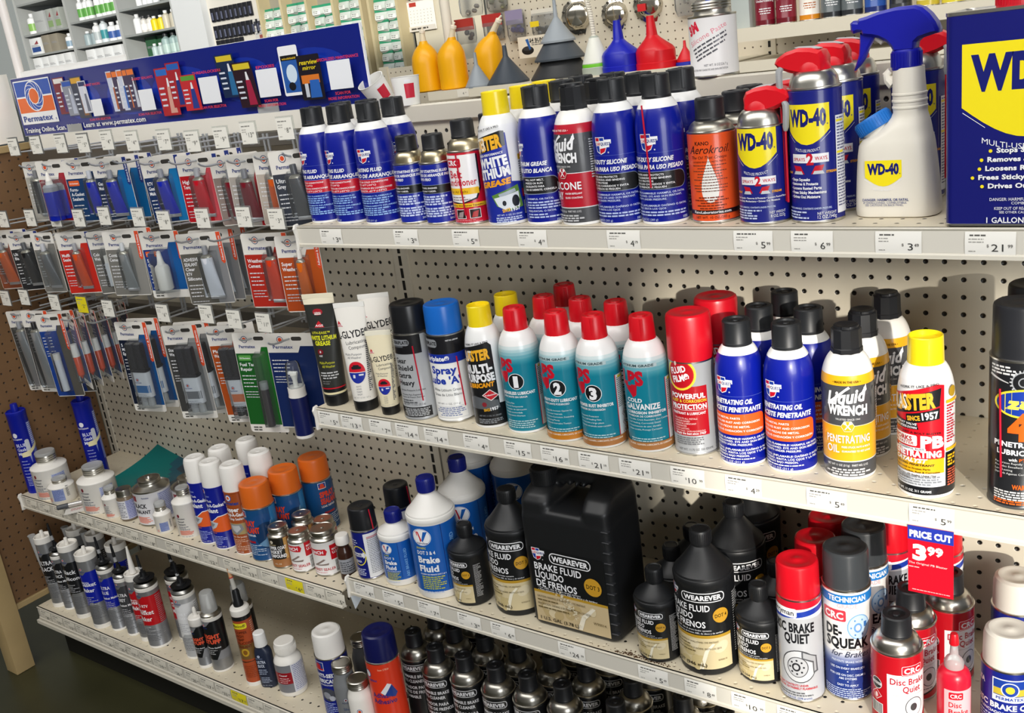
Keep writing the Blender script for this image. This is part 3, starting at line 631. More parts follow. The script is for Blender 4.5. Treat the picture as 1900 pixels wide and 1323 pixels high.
def blaster_lith(L):
    L.poly([(-34, 118), (24, 140), (30, 138), (32, 90), (30, 5), (-60, 5), (-60, 110)], '#1b2b9a'); L.poly([(-40, 5), (60, 5), (60, 62), (30, 66), (-40, 40)], '#1b2b9a')
    L.text('WORK IT LIKE A PRO', -18, 141, 3.2, BK, 'l', w=40, rot=.16)
    L.poly([(-36, 104), (28, 120), (28, 141), (22, 142), (-36, 128)], BK); L.text('BLASTER', -36, 109, 19, '#f2b32c', 'l', w=60, bold=3, it=.2, rot=.17); L.text('BLASTER', -36.4, 109.6, 19, '#f6efe0', 'l', w=34, bold=1, it=.2, rot=.17)
    L.text('HIGH-PERFORMANCE', -22, 103, 3.6, WH, 'l', w=46, it=.3, rot=.13); L.text('WHITE', -24, 86, 14, WH, 'l', w=54, bold=3, rot=.13); L.text('LITHIUM', -28, 69, 14, WH, 'l', w=60, bold=3, rot=.13); L.text('GREASE', -22, 57, 8.5, '#f2a31c', 'l', w=54, bold=3, it=.2, rot=.13)
    L.poly([(-4, 46), (40, 60), (46, 26), (20, 22), (4, 30)], '#5f8a3c'); L.poly([(0, 42), (40, 50), (40, 28), (16, 24), (6, 30)], '#dfe4ea'); L.ell(34, 36, 6, 9, '#23252a'); L.ell(16, 34, 3, 4, '#2a2d35'); L.poly([(8, 48), (34, 55), (36, 50), (10, 44)], '#aab4be')
    L.text('SINCE', 12, 20, 5, '#f2b32c', 'l', w=12, bold=2, rot=.15); L.text('1957', 25, 21, 6, WH, 'l', w=15, bold=2, rot=.1)
    L.text('NET WT. 11 OZ. 311 GRAMS', 2, 15, 2.6, '#c9d4f2', 'l', w=40); L.fine(0, 42, 11, 3, 3, 1.8, '#c9d4f2', seed=5)
    L.rect(46, 96, 52, 104, '#e8b21c'); L.fine(46, 50, 92, 14, 3.4, 1.4, '#444a60'); L.rect(47, 40, 54, 52, RED); L.bars(48, 14, 58, 34, BK, vert=False)
def blaster_multi(L):
    L.poly([(-60, 5), (60, 5), (60, 40), (32, 42), (30, 142), (24, 148), (-30, 136), (-60, 130)], '#1a1a1c'); L.text('WORK IT LIKE A PRO', -18, 142, 3.2, BK, 'l', w=44, rot=.12)
    L.text('BLASTER', -32, 114, 17, '#f2b32c', 'l', w=58, bold=3, it=.2, rot=.12); L.text('BLAST', -32, 114.5, 17, '#f6efe0', 'l', w=28, bold=1, it=.2, rot=.12)
    L.text('MULTI-', -26, 94, 14, WH, 'l', w=54, bold=3, rot=.1); L.text('PURPOSE', -26, 79, 13, WH, 'l', w=56, bold=3, rot=.08); L.text('LUBRICANT', -26, 69, 7.5, '#f2a31c', 'l', w=54, bold=3, it=.2, rot=.08)
    L.poly([(-30, 34), (32, 34), (30, 48), (-10, 56), (-30, 50)], '#5d6064'); L.poly([(4, 58), (18, 48), (32, 56), (18, 68)], '#e9e4e0'); L.poly([(6, 58), (18, 49.5), (30, 56), (18, 66.5)], '#c8202c'); L.text('Professional', 9, 56, 3, WH, 'l', w=18, rot=.1); L.ell(6, 42, 4, 4, '#8a2630')
    L.text('SINCE', 4, 30, 4.4, '#f2b32c', 'l', w=10, bold=2, rot=.1); L.text('1957', 15, 31, 5.4, WH, 'l', w=14, bold=2, rot=.1); L.text('NET WT. 11 OZ. 311 GRAMS', -6, 21, 2.6, '#8a8d92', 'l', w=38); L.fine(-8, 34, 15, 3, 3, 1.8, '#8a8d92', seed=5)
def pb_blaster(L):
    L.poly([(-80, 62), (34, 62), (34, 148), (24, 150), (-30, 134), (-80, 128)], '#d21424'); L.rect(-80, 34, 34, 54, '#f4b81e'); L.rect(-80, 54, 34, 60, '#a8adb2'); L.rect(-34, 16, 34, 34, '#e9ebef'); L.rect(-100, 5, 100, 16, '#17181c'); L.rect(36, 5, 70, 60, '#17181c')
    L.text('WORK IT LIKE A PRO', -22, 142, 3.4, BK, 'l', w=50, rot=.14)
    L.poly([(-40, 105), (28, 122), (30, 145), (-36, 128)], BK); L.text('BLASTER', -38, 112, 19, '#f2b32c', 'l', w=62, bold=3, it=.2, rot=.16); L.text('BLAS', -38.3, 112.6, 19, '#f6efe0', 'l', w=30, bold=1, it=.2, rot=.16)
    L.poly([(-12, 98), (28, 106), (28, 120), (-12, 110)], BK); L.text('SINCE', -10, 102, 6, '#f2b32c', 'l', w=16, bold=2, rot=.15); L.text('1957', 8, 105, 9, WH, 'l', w=19, bold=2, rot=.12)
    L.poly([(-40, 90), (4, 92), (2, 100), (-40, 104)], BK); L.text('360 SPRAY VALVE', -36, 97, 3, WH, 'l', w=38, it=.2); L.text('WORKS UPSIDE-DOWN', -36, 92.5, 3, WH, 'l', w=38, it=.2); L.text('NOT JUST A BOLT BUSTER', -30, 86, 2.6, BK, 'l', w=60)
    L.rrect(-44, 70, 2, 84, 2, '#f0eeea'); L.text('WORKS', -36, 76, 6, '#b81420', 'l', w=32, bold=2); L.text('50% FASTER', -36, 71.5, 3.6, '#b81420', 'l', w=34, it=.2)
    L.text('PB', 6, 69, 15, WH, 'l', w=27, bold=3); L.rrect(-26, 64, 12, 68, 2, '#e6e8ea'); L.text('POWERFUL RUST', -24, 65, 2.4, BK, 'l', w=34)
    L.rect(-44, 54, 34, 64, '#d21424'); L.text('PENETRATING', -36, 56, 8.5, WH, 'l', w=66, bold=3); L.text('CATALYST', -30, 48.5, 5.5, WH, 'l', w=44, bold=3, it=.3); L.text('CHILLING PENETRANT', -32, 44, 2.8, BK, 'l', w=54, it=.2)
    for i, t in enumerate(('Frees Rusted or Frozen Parts', 'Penetrates Further, Rust & Corrosion', 'Sprays From All Angles Using Our', 'Patented Action')): L.text(t, -32, 39-i*4.4, 2.4, '#4a3408', 'l', w=min(60, len(t)*1.75))
    L.fine(-32, 30, 28, 4, 3.2, 2, '#8d9096', seed=4); L.text('NET WT. 11 OZ. 311 GRAMS', -30, 8.5, 3.2, WH, 'l', w=48)
    L.rect(36, 124, 60, 128, '#f4b81e'); L.fine(37, 52, 120, 14, 3.6, 1.8, '#c82434', seed=6); L.rect(36, 62, 60, 66, '#f4b81e'); L.fine(38, 52, 54, 4, 4, 2.6, '#f4b81e', seed=2); L.fine(38, 54, 36, 7, 3.4, 2, '#c85a3c', seed=3); L.ell(46, 138, 6, 7, '#b8922a')
def liquid(band, low, word1, word2, deep):
    def f(L):
        L.rect(-104, 5, 104, 130, '#4a4b4e'); L.rect(-104, 27, 104, 76, low); L.rect(-104, 25.5, 104, 27, '#dadada'); L.rect(-104, 75.5, 104, 76.4, '#e6d8b0' if low[1] != 'b' else WH)
        for i in range(26):
            R = random.Random(i*7+3); L.ell(R.uniform(-60, 60), R.uniform(78, 128), R.uniform(2, 7), R.uniform(1, 4), M('#525356' if i % 2 else '#444548', .32, 0, .25), R.uniform(0, 3), 10)
        L.text('• MADE IN THE USA •', 0, 135, 3, deep, w=34)
        L.text('Liquid', 0, 108, 18, WH, w=52, bold=2, it=.35, rot=.10); L.poly([(-26, 109), (-20, 112), (-4, 126), (2, 131), (4, 128), (-2, 124), (-16, 110), (-22, 107)], WH); L.poly([(18, 122), (24, 132), (25, 124), (21.5, 120)], WH); L.text('WRENCH', 0, 92, 13, WH, w=50, bold=3, rot=-.02); L.text('TRUSTED SINCE 1941', 0, 84.5, 2.4, '#d0d0d0', w=30)
        L.ell(0, 76, 8.5, 8.5, '#e9e2d0', n=6); L.ell(0, 76, 7.8, 7.8, low, n=6); L.poly([(-4, 72), (-3, 71), (4, 80), (3, 81)], WH); L.poly([(4, 72), (3, 71), (-4, 80), (-3, 81)], WH); L.ell(-3.6, 80.5, 2, 2, WH); L.ell(3.6, 80.5, 2, 2, WH)
        L.text(word1, -28, 53, 11, WH, 'l', w=56, bold=1); L.text(word2, -28, 39, 11, WH, 'l', w=17 if len(word2) < 4 else 26, bold=1); L.text('FREES STUCK NUTS & BOLTS' if len(word2) < 4 else 'WATER REPELLANT', -8 if len(word2) < 4 else 2, 46, 2.6, WH, 'l', w=36 if len(word2) < 4 else 26); L.text('GUARANTEED TO GET LOOSE' if len(word2) < 4 else 'SLICK COATING', -8 if len(word2) < 4 else 2, 40, 2.6, WH, 'l', w=36 if len(word2) < 4 else 26)
        L.text('NET WT 11 OZ (311g)   PART NO. L112', -28, 20, 3, WH, 'l', w=52, bold=0); L.fine(-30, 28, 14, 3, 3.6, 2.2, '#c8c8ca', al='c', seed=6); L.fine(44, 70, 120, 16, 3.5, 1.8, '#c8c8ca')
    return f
def wd_shield(L, cx, z0, w, h, txt):
    P = [(-w/2, h), (w/2, h)]
    for i in range(9): t = i/8; P.append((w/2-w*t, h*(0.36-0.36*math.sin(math.pi*t))))
    L.poly([(cx+a, z0+b) for a, b in P], YEL); L.text('WD-40', cx-w*0.005, z0+h*0.48, h*0.40, '#141a6e', w=w*0.86, bold=3); L.text('®', cx+w*0.45, z0+h*0.47, h*0.04, '#141a6e')
    for s_ in (-1, 1):
        L.up(); A = [(s_*(w/2+1), h*0.30), (s_*w*0.29, h*0.07)]; B = [(A[1][0], A[1][1]-0.5), (A[0][0], A[0][1]-0.5)]
        L.poly([(cx+a, z0+b) for a, b in A+B], WH, False)
    L.text(txt, cx, z0-h*0.13, h*0.075, WH, w=w*0.56, bold=0, arch=-h*0.05)
def wd12(L):
    wd_shield(L, 0, 98, 57, 49, 'MULTI-USE PRODUCT'); L.rect(-22, 76, 26, 87, '#f0eef0'); L.text('SPRAYS', -20, 78.5, 4.2, '#c83040', 'l', w=17); L.text('2', 3, 74, 14, RED, w=9, bold=2); L.text('WAYS.', 9, 79, 4.6, '#c83040', 'l', w=16)
    for s_ in (-1, 1): L.poly([(s_*4, 62), (s_*9, 72), (s_*20, 73), (s_*17, 66)], RED); L.poly([(s_*6, 62), (s_*8, 66), (s_*18, 66), (s_*20, 62)], '#c8ccd2')
    L.text('STREAM', 22, 62.5, 3, '#f2a81c', 'l', w=14, bold=2); L.text('SPRAY', -34, 62.5, 3, '#f2a81c', 'l', w=11, bold=2)
    for i, t in enumerate(('• Stops Squeaks', '• Removes & Protects', '• Loosens Rusted Parts', '• Frees Sticky Mechanisms', '• Drives Out Moisture')): L.text(t, -26, 54-i*5.4, 3.6, WH, 'l', w=len(t)*1.9, bold=2)
    L.text('DANGER: FLAMMABLE, CONTENTS UNDER PRESSURE,', -36, 18, 2.4, '#c9d4f2', 'l', w=64); L.fine(-36, 0, 13.5, 3, 3.6, 1.9, '#c9d4f2'); L.text('NET WEIGHT', 22, 11, 3.6, WH, 'c', w=24, bold=0); L.text('12 OZ./340g', 22, 6, 4.4, WH, 'c', w=24, bold=0)
    L.rect(36, 10, 60, 130, '#e9e9ee'); L.fine(38, 58, 126, 30, 3.7, 1.7, '#5a5c80'); L.rect(37, 122, 50, 125, YEL); L.rect(37, 84, 50, 87, YEL)
def wd8(L):
    wd_shield(L, 0, 73, 58, 50, 'MULTI-USE PRODUCT'); L.rect(-22, 52, 26, 62, '#f0eef0'); L.text('SPRAYS', -20, 54.5, 4, '#c83040', 'l', w=17); L.text('2', 3, 51, 12, RED, w=8, bold=2); L.text('WAYS', 9, 55, 4.2, '#c83040', 'l', w=16)
    for s_ in (-1, 1): L.poly([(s_*4, 41), (s_*8, 49), (s_*18, 50), (s_*15, 44)], RED); L.poly([(s_*6, 40), (s_*8, 44), (s_*16, 44), (s_*18, 40)], '#c8ccd2')
    L.text('STREAM', 20, 41, 2.8, '#f2a81c', 'l', w=13, bold=2); L.text('SPRAY', -32, 41, 2.8, '#f2a81c', 'l', w=11, bold=2)
    L.text('• Stops Squeaks • Removes & Protects • Loosens Rusted Parts', -34, 34, 2.4, WH, 'l', w=74); L.text('• Frees Sticky Mechanisms • Drives Out Moisture', -34, 30, 2.4, WH, 'l', w=64)
    L.text('DANGER: FLAMMABLE, CONTENTS UNDER PRESSURE.', -34, 22, 2.2, '#c9d4f2', 'l', w=58); L.fine(-34, 6, 18, 4, 3.4, 1.9, '#c9d4f2'); L.text('NET WEIGHT', 27, 14, 3.4, WH, 'c', w=22, bold=0); L.text('8 OZ./227g', 27, 9, 4, WH, 'c', w=20, bold=0)
def aerokroil(L):
    P = []
    for i in range(25):
        t = i/24*2*math.pi; P.append((0+17*math.sin(t)*(0.5-0.5*math.cos(t))**0.75, 58+30*math.cos(t)+ (6 if i in (0, 24) else 0)))
    L.poly(P[:-1], '#f2efe8'); L.poly([(13, 46), (16.5, 56), (11, 72), (13, 58)], '#e0552a'); L.text('KANO', -8, 104, 5, '#2a120c', w=20, bold=1); L.text('Aerokroil.', 0, 93, 11, '#2a120c', w=58, bold=0, it=.4); L.text('The Oil That Creeps', 0, 86, 4, '#3a1a10', w=50, it=.3, bold=0); L.text('LOOSENS FROZEN METAL PARTS', 0, 81, 2.2, '#3a1a10', w=46, bold=0)
    L.fine(-24, 24, 77, 10, 3.8, 1.1, '#6a3a28', al='c'); L.fine(-24, 24, 34, 5, 3.6, 1.6, '#7a2c12', al='c', seed=5); L.rect(-100, 12, 100, 18, '#2a1410'); L.text('KanoLaboratories.com', 0, 13.6, 3.6, WH, w=54); L.text('NET WT. 10 OZ./283 g', 0, 6.5, 3.6, '#3a1208', w=48, bold=0)
def crc_belt(L):
    L.poly([(-30, 44), (-26, 36), (0, 33), (26, 40), (34, 56), (34, 108), (-34, 108), (-34, 50)], BK); L.poly([(-32, 46), (-26, 38), (0, 35), (24, 42), (31, 57), (31, 109), (-34, 109), (-34, 50)], '#f2efee'); L.rrect(-26, 90, 6, 104, 3, RED); L.text('CRC', -10, 93.5, 8, WH, w=24, bold=2)
    L.text('Belt', -18, 74, 12, RED, 'l', w=24, bold=1); L.text('Conditioner', -32, 62, 11, RED, 'l', w=60, bold=1); L.rect(-32, 48, 30, 58, '#f4c022'); L.text('For All Belts', -22, 50.5, 4.4, '#5a1208', 'l', w=34, bold=0); L.fine(-20, 14, 43, 2, 4, 1.8, '#9a8a88')
    L.rrect(-36, 28, 40, 34, 1, '#f4c022'); L.text('Quick-Dry Eliminates Squeaks', -32, 29.5, 3, '#5a1208', 'l', w=66)
    for x in (-14, 10): L.rect(x, 10, x+18, 25, '#e9e2e0'); L.rect(x+1, 11, x+17, 24, '#2a1a1c'); L.poly([(x+3, 12), (x+12, 12), (x+15, 22), (x+6, 20)], '#b83030' if x > 0 else '#a09090')
    L.fine(-26, 30, 7, 2, 3, 1.4, '#e08a90')
# ================================================================ top shelf
G_CQ = 'tall blue starting fluid cans'; can = 'spray can'
CQ = dict(body=BLUE, sh='#f0efec', split=156, capc=('#1d1f22', .42))
k_start = necked(art=cq_start, cap='rib', **CQ); k_sil = necked(art=cq_silicone, cap='rib', **CQ); k_gre = necked(art=cq_grease, cap='rib', **CQ)
k_sils = necked(art=cq_silicone, cap='rib', straw=(-1.75, 162, 52), **CQ)
for x, y, a, lb in ((-10, -195, -.42, 'leftmost tall blue can with black cap at the shelf end'), (60, -201, -.35, 'second tall blue can from the shelf end, front row'), (137, -207, 0, 'third tall blue can from the shelf end, front row'), (-4, -127, .3, 'tall blue can tucked behind the second one from the shelf end'), (64, -133, -.2, 'tall blue can tucked behind the third one from the shelf end'), (132, -140, .4, 'tall blue can standing behind the two short blue cans')):
    put('start', k_start, 'aerosol_can', lb, can, x, y, TOP, a, G_CQ)
k_small = domed('#0d1f92', cq_small, ('#1b1c1f', .42), r=27, H=142, zrim=96, capr=17.5, caph=26, dome=('#b9ad90', .3, 1.0))
put('small', k_small, 'aerosol_can', 'short blue can with gold dome and black cap, left of the pair', can, 209.6, -207, TOP, 0, 'short blue starting fluid cans'); put('small', k_small, 'aerosol_can', 'short blue can with gold dome and black cap, beside the red belt can', can, 271, -212, TOP, .05, 'short blue starting fluid cans')
k_crc = domed('#c4112a', crc_belt, ('#1b1c1f', .42), r=30, H=161, zrim=112, capr=18.5, caph=29, dome=('#b9ad90', .3, 1.0), straw=(-1.55, 112, 16))
put('crcb', k_crc, 'aerosol_can', 'red and white belt conditioner can with gold dome, front row', can, 334, -211, TOP, .12); put('crcb', k_crc, 'aerosol_can', 'red can mostly hidden behind the belt conditioner can', can, 334, -138, TOP, .3)
k_bl = necked('#e9e9ea', '#ececea', 150, blaster_lith, '#f4d81a', 'ring', capr=20.5, caph=34, base='#e9e9ea', H=198)
for x, y, a, lb in ((405, -213, 0, 'white and navy lithium grease can with yellow cap, front of its file'), (405, -140, .2, 'yellow-capped white can second in the lithium grease file'), (400, -70, .1, 'yellow-capped white can at the back of the lithium grease file')): put('blith', k_bl, 'aerosol_can', lb, can, x, y, TOP, a, 'yellow-capped lithium grease cans')
for x, y, a, lb in ((475, -207.5, 0, 'blue white-grease can with a side text column, front of its file'), (476, -135, .2, 'blue can second in the white-grease file'), (467, -65, .3, 'blue can at the back of the white-grease file')): put('gre', k_gre, 'aerosol_can', lb, can, x, y, TOP, a, 'tall blue white-grease cans')
k_lws = necked('#4a4b4e', '#efece6', 144, liquid('#b9182c', '#b9142a', 'SILICONE', 'SPRAY', '#f2e6e0'), ('#1a1b1e', .4), 'facet', capr=19, caph=36, H=198, zones=((131, '#b9182c'),))
put('lws', k_lws, 'aerosol_can', 'grey and red silicone spray can with black faceted cap', can, 542, -212, TOP, -.3); put('lws', k_lws, 'aerosol_can', 'grey and red spray can hidden behind the front silicone spray can', can, 541, -142, TOP, .2)
for x, y, a, lb in ((606, -212, -.05, 'tall blue heavy-duty silicone can without a straw, front row'), (530, -74, .2, 'tall blue can at the back behind the grey and red silicone cans'), (611, -141, .1, 'tall blue can right behind the strawless silicone can'), (674, -135, .1, 'tall blue can right behind the silicone can with a red straw')): put('sil', k_sil, 'aerosol_can', lb, can, x, y, TOP, a, 'tall blue silicone cans')
put('sils', k_sils, 'aerosol_can', 'tall blue silicone can with a red straw taped down its front', can, 672, -207, TOP, .03, 'tall blue silicone cans')
k_aero = domed('#e2511c', aerokroil, ('#1d1e21', .4), r=32, H=163, zrim=118, capr=19.5, caph=30, dome=('#a8a498', .35, 1.0))
for x, y, a, lb in ((743.8, -198, .25, 'orange penetrating oil can with a white drop, black cap'), (750, -126, .3, 'black-capped can right behind the orange oil can'), (741, -56, .1, 'black-capped can at the back of the orange can file')): put('aero', k_aero, 'aerosol_can', lb, can, x, y, TOP, a, 'orange oil cans')
def smart(art, H, zr, flip, r=32.5):
    """blue can with the red flip-straw head"""
    def fn():
        parts = domed('#141c78', art, RED, r=r, H=H-29+18, zrim=zr, capr=21, caph=18, dome=('#c2bfb6', .3, 1.0))()[:2]
        s = -1 if flip else 1; z = H-30
        hd = MB(); P = [(17, z), (18, z+16), (14, z+24), (2, z+28), (-14, z+29.5), (-30, z+26), (-42, z+19), (-45, z+13), (-40, z+7), (-26, z+1), (-14, z-2), (-2, z)]
        hd.prism([(s*a, b) for a, b in P], -17, 17, ('#d3101f', .35), taper=6)
        hd.lathe([(0, z-3), (21, z-3), (20.5, z+6), (16, z+14), (0, z+14)], ('#d3101f', .35), 30)
        pad = MB(); pad.prism([(s*a, b) for a, b in ((-2, z+27), (-18, z+28.6), (-20, z+30.4), (0, z+29.4), (10, z+26.5))], -9, 9, ('#b8b8ba', .45), taper=1)
        lv = MB(); lv.tube([(s*-34, -13, z+10), (s*-38, -15, z+4), (s*-38, -16, z-6), (s*-37, -16.5, z-22), (s*-36.5, -16.5, z-27)], [3.2, 4.6, 4.4, 4, 2.4], ('#9a9b9c', .4))
        st = MB(); st.tube([(s*-37.5, -15, z+4), (s*-36.5, -16.5, z-28), (s*-36, -16, 26)], 1.5, ('#c01228', .3))
        return parts+[('spray_head', hd, [('finger_pad', pad), ('lever', lv)]), ('straw', st)]
    return fn
k_wd8 = smart(wd8, 172.6, 122, True); k_wd12 = smart(wd12, 213.3, 163, False); k_wd12r = smart(wd12, 213.3, 163, True)
put('wd8', k_wd8, 'aerosol_can', 'short blue can with yellow shield and red flip nozzle, front', can, 818, -206.6, TOP, .05, 'blue cans with yellow shields'); put('wd8', k_wd8, 'aerosol_can', 'short blue can with red nozzle hidden behind the front short one', can, 822, -134, TOP, .1, 'blue cans with yellow shields')
for x, y, k, f, a, lb in ((885, -198, 'wd12', k_wd12, 0, 'tall blue can with yellow shield and red nozzle, nearest of its file'), (889, -128, 'wd12', k_wd12, .1, 'tall blue can with yellow shield, second in its file'), (889, -58, 'wd12', k_wd12, .12, 'tall blue can with yellow shield, last in its file'), (972, -62, 'wd12r', k_wd12r, .1, 'tall blue can with yellow shield half hidden behind the trigger bottle')): put(k, f, 'aerosol_can', lb, can, x, y, TOP, a, 'blue cans with yellow shields')
def trigger_bottle():
    B = ('#e6e0d2', .42); mb = MB(); K = 1/4.48; X = lambda u: (u-942)*K; Z = lambda v: (1137-v)*K
    secs = [(0, 0, 0, 46, 26, 14)]; S = []
    for v, a, b, d in ((1137, 732, 1152, 24), (1130, 724, 1162, 27), (1100, 721, 1166, 28), (1000, 724, 1158, 28), (900, 729, 1150, 28), (800, 736, 1138, 28), (745, 744, 1131, 28), (715, 764, 1127, 27), (690, 796, 1124, 26), (660, 842, 1119, 25), (630, 884, 1113, 23), (605, 912, 1106, 20), (580, 922, 1098, 19.5), (560, 921, 1098, 19.5), (556, 917, 1100, 20.4), (548, 917, 1100, 20.4), (544, 921, 1096, 19.5), (526, 920, 1096, 19.5), (522, 916, 1099, 20.4), (514, 916, 1099, 20.4), (510, 920, 1095, 19.5), (490, 920, 1094, 19.5), (486, 916, 1097, 20.4), (478, 916, 1097, 20.4), (474, 920, 1092, 19.5), (400, 920, 1086, 18.5), (345, 925, 1083, 17.5)):
        S.append((Z(v), (X(a)+X(b))/2, 0, (X(b)-X(a))/2, d, 22 if v > 700 else 60))
    mb.loft(S, B, n=8); mb.tube([(X(928), 0, Z(425)), (X(900), 0, Z(400)), (X(893), 0, Z(378)), (X(912), 0, Z(360))], [9, 7, 6, 5], B, 10)
    L = Label(0.1, 0.2); x0, x1 = X(800), X(996); z0, z1 = Z(960), Z(818); wd_shield(L, (x0+x1)/2, z0, x1-x0, z1-z0, 'MULTI-USE PRODUCT')
    L.text('DANGER: HARMFUL OR FATAL', X(785), Z(1040), 3.2, '#3a4680', 'l', w=55, bold=1); L.text('IF SWALLOWED. COMBUSTIBLE.', X(790), Z(1055), 2.6, '#3a4680', 'l', w=52, bold=0); L.text('SEE CAUTIONS ON BACK PANEL.', X(800), Z(1068), 2.6, '#3a4680', 'l', w=46, bold=0); flat(mb, L, -28)
    cp = MB(); ax = Vector((-.5, 0, .86)); T = Matrix.Translation((X(822), 0, Z(640))) @ Vector((0, 0, 1)).rotation_difference(ax).to_matrix().to_4x4()
    cp.lathe([(0, -6), (21.5, -6), (22.5, -4), (22.5, 8), (21, 11), (0, 11)], ('#1f6fc0', .4), 40, T=T)
    for i in range(40): a = i*math.pi/20; cp.box(22.2, -0.5, -4, 23.0, 0.5, 8, ('#1f6fc0', .4), T=T @ Matrix.Rotation(a, 4, 'Z'))
    nk = MB(); nk.lathe([(0, -16), (19, -16), (19, -5), (0, -5)], B, 30, T=T)
    TB = ('#161a9c', .35); hd = MB(); hd.prism([(X(u), Z(v)) for u, v in ((712, 92), (728, 80), (752, 86), (757, 72), (800, 64), (860, 48), (950, 36), (1050, 38), (1085, 52), (1120, 86), (1150, 130), (1166, 170), (1164, 186), (1130, 192), (1072, 206), (1052, 222), (1046, 262), (938, 262), (924, 235), (900, 205), (862, 182), (830, 172), (776, 160), (770, 142), (752, 140), (728, 146), (714, 130))], -14, 14, TB, taper=5)
    col = MB(); cxn = X(993); col.lathe([(0, Z(356)), (16.5, Z(356)), (17, Z(345)), (17, Z(262)), (15.5, Z(252)), (0, Z(252))], TB, 36, cx=cxn)
    for i in range(28): a = i*2*math.pi/28; col.box(16.6, -0.7, Z(340), 17.9, 0.7, Z(268), TB, T=Matrix.Translation((cxn, 0, 0)) @ Matrix.Rotation(a, 4, 'Z'))
    tr = MB(); tr.prism([(X(u), Z(v)) for u, v in ((756, 146), (836, 168), (824, 190), (800, 230), (778, 282), (752, 316), (722, 342), (728, 318), (748, 262), (754, 200))], -7, 7, TB, taper=3)
    pl = MB(); pl.tube([(X(838), 0, Z(178)), (X(872), 0, Z(206))], 4, B)
    return [('bottle', mb, [('filler_neck', nk)]), ('filler_cap', cp), ('trigger_head', hd, [('trigger', tr), ('plunger', pl)]), ('collar', col)]
put('trig', trigger_bottle, 'trigger_bottle', 'cream trigger spray bottle with dark blue head and blue side cap', 'spray bottle', 977, -172, TOP)
def gallon():
    mb = MB(); B = '#10156e'; w, d, H = 168, 104, 234
    mb.loft([(0, w/2, d/2, w/2-1, d/2-1, 9), (1.5, w/2, d/2, w/2+0.6, d/2+0.6, 10), (3.5, w/2, d/2, w/2+0.6, d/2+0.6, 10), (4, w/2, d/2, w/2, d/2, 10), (H-4, w/2, d/2, w/2, d/2, 10), (H-3.5, w/2, d/2, w/2+0.6, d/2+0.6, 10), (H, w/2, d/2, w/2+0.6, d/2+0.6, 10), (H-2, w/2, d/2, w/2-2, d/2-2, 9)], B, n=8, cols=[SILVER, SILVER, SILVER, B, SILVER, SILVER, SILVER])
    L = Label(0.1, 0.2); x0, x1 = 18, 152; cx = 85; P = [(x0, 200), (x1, 200)]
    for i in range(13): t = i/12; P.append((x1-(x1-x0)*t, 133-34*math.sin(math.pi*t)))
    L.poly(P, YEL); L.text('WD-40', cx, 152, 36, '#141a6e', w=116, bold=3); L.text('MULTI-USE PRODUCT', cx, 94, 6.4, WH, w=92, bold=0, arch=-8)
    L.poly([(19, 128), (42, 111), (42, 110.3), (19, 127.2)], WH)
    for i, t in enumerate(('Stops Squeaks', 'Removes & Protects', 'Loosens Rusted Parts', 'Frees Sticky Mechanisms', 'Drives Out Moisture')):
        xx = (54, 45, 43, 36, 46)[i]; z = 83-i*9.7; L.ell(xx-6, z+2, 1.9, 1.9, YEL); L.text(t, xx, z, 5.4, WH, 'l', w=len(t)*4.2, bold=2)
    L.text('DANGER: HARMFUL OR FATAL IF SWALLOWED.', 48, 30, 3.6, WH, 'l', w=92, bold=0); L.text('COMBUSTIBLE.', cx, 26, 3, WH, w=30, bold=0); L.text('KEEP OUT OF REACH OF CHILDREN.', cx, 20, 3.4, WH, w=64, bold=0); L.text('SEE OTHER CAUTIONS ON BACK', cx, 16, 2.8, WH, w=54, bold=0); L.text('1 GALLON/3.785 LITERS', 45, 5.5, 6.4, WH, 'l', w=86, bold=1)
    flat(mb, L, 0)
    c = MB(); c.lathe([(0, H-2), (21, H-2), (21, H+12), (19, H+14), (0, H+14)], ('#c81226', .35), 36, cx=62, cy=52)
    for i in range(36): a = i*math.pi/18; c.box(20.6, -.6, H+1, 21.8, .6, H+12, ('#c81226', .35), T=Matrix.Translation((62, 52, 0)) @ Matrix.Rotation(a, 4, 'Z'))
    return [('can_body', mb), ('cap', c)]
put('gallon', gallon, 'gallon_can', 'big rectangular dark blue gallon can with a yellow shield, far right', 'can', 1049, -249, TOP)
def paste_can():
    mb = MB(); r, H = 36, 95; mb.lathe([(0, 0), (r, 0), (r+.5, 1), (r+.5, 3), (r, 4), (r, H-8), (r+.5, H-7), (r+.5, H-5), (r-1, H-4.5), (28, H-4), (27, H), (27, H+2), (0, H+2)], WH, 48, cols=[TIN]*4+[('#f4f2f0', .35)]+[TIN]*7)
    L = Label(); L.text('3M', -30, 62, 14, '#d8203c', 'l', w=21, bold=3, rot=.42); L.text('Silicone Paste', -28, 46, 8, '#e58a98', 'l', w=66, rot=.42, bold=0); L.rect(-30, 58, -29, 58.2, BK); L.fine(-24, 36, 40, 4, 5.5, 2.4, '#5a5a60', rot=.42); L.text('NET WT. 8 OZ/226.7 g', -6, 17, 3.6, '#6a6a70', 'l', w=36, bold=0); L.text('CAUTION: MAY CAUSE EYE AND SKIN IRRITATION', -28, 11, 3, '#55555c', 'l', w=58, bold=0); wrap(mb, L, r)
    ld = MB(); ld.lathe([(0, H+2), (29, H+2), (29.5, H+4), (28.5, H+6), (29.5, H+8), (28.5, H+10), (29.5, H+12), (28, H+15), (0, H+14)], TIN, 40)
    tb = MB(); tb.lathe([(0, H+14), (8, H+14), (8, H+26), (7, H+30), (7, H+60), (5, H+64), (0, H+64)], WHITEP, 20, cols=[WHITEP, ('#2a4ab0', .4), WHITEP, WHITEP, WHITEP, WHITEP])
    return [('can_body', mb), ('lid', ld), ('tube_on_top', tb)]
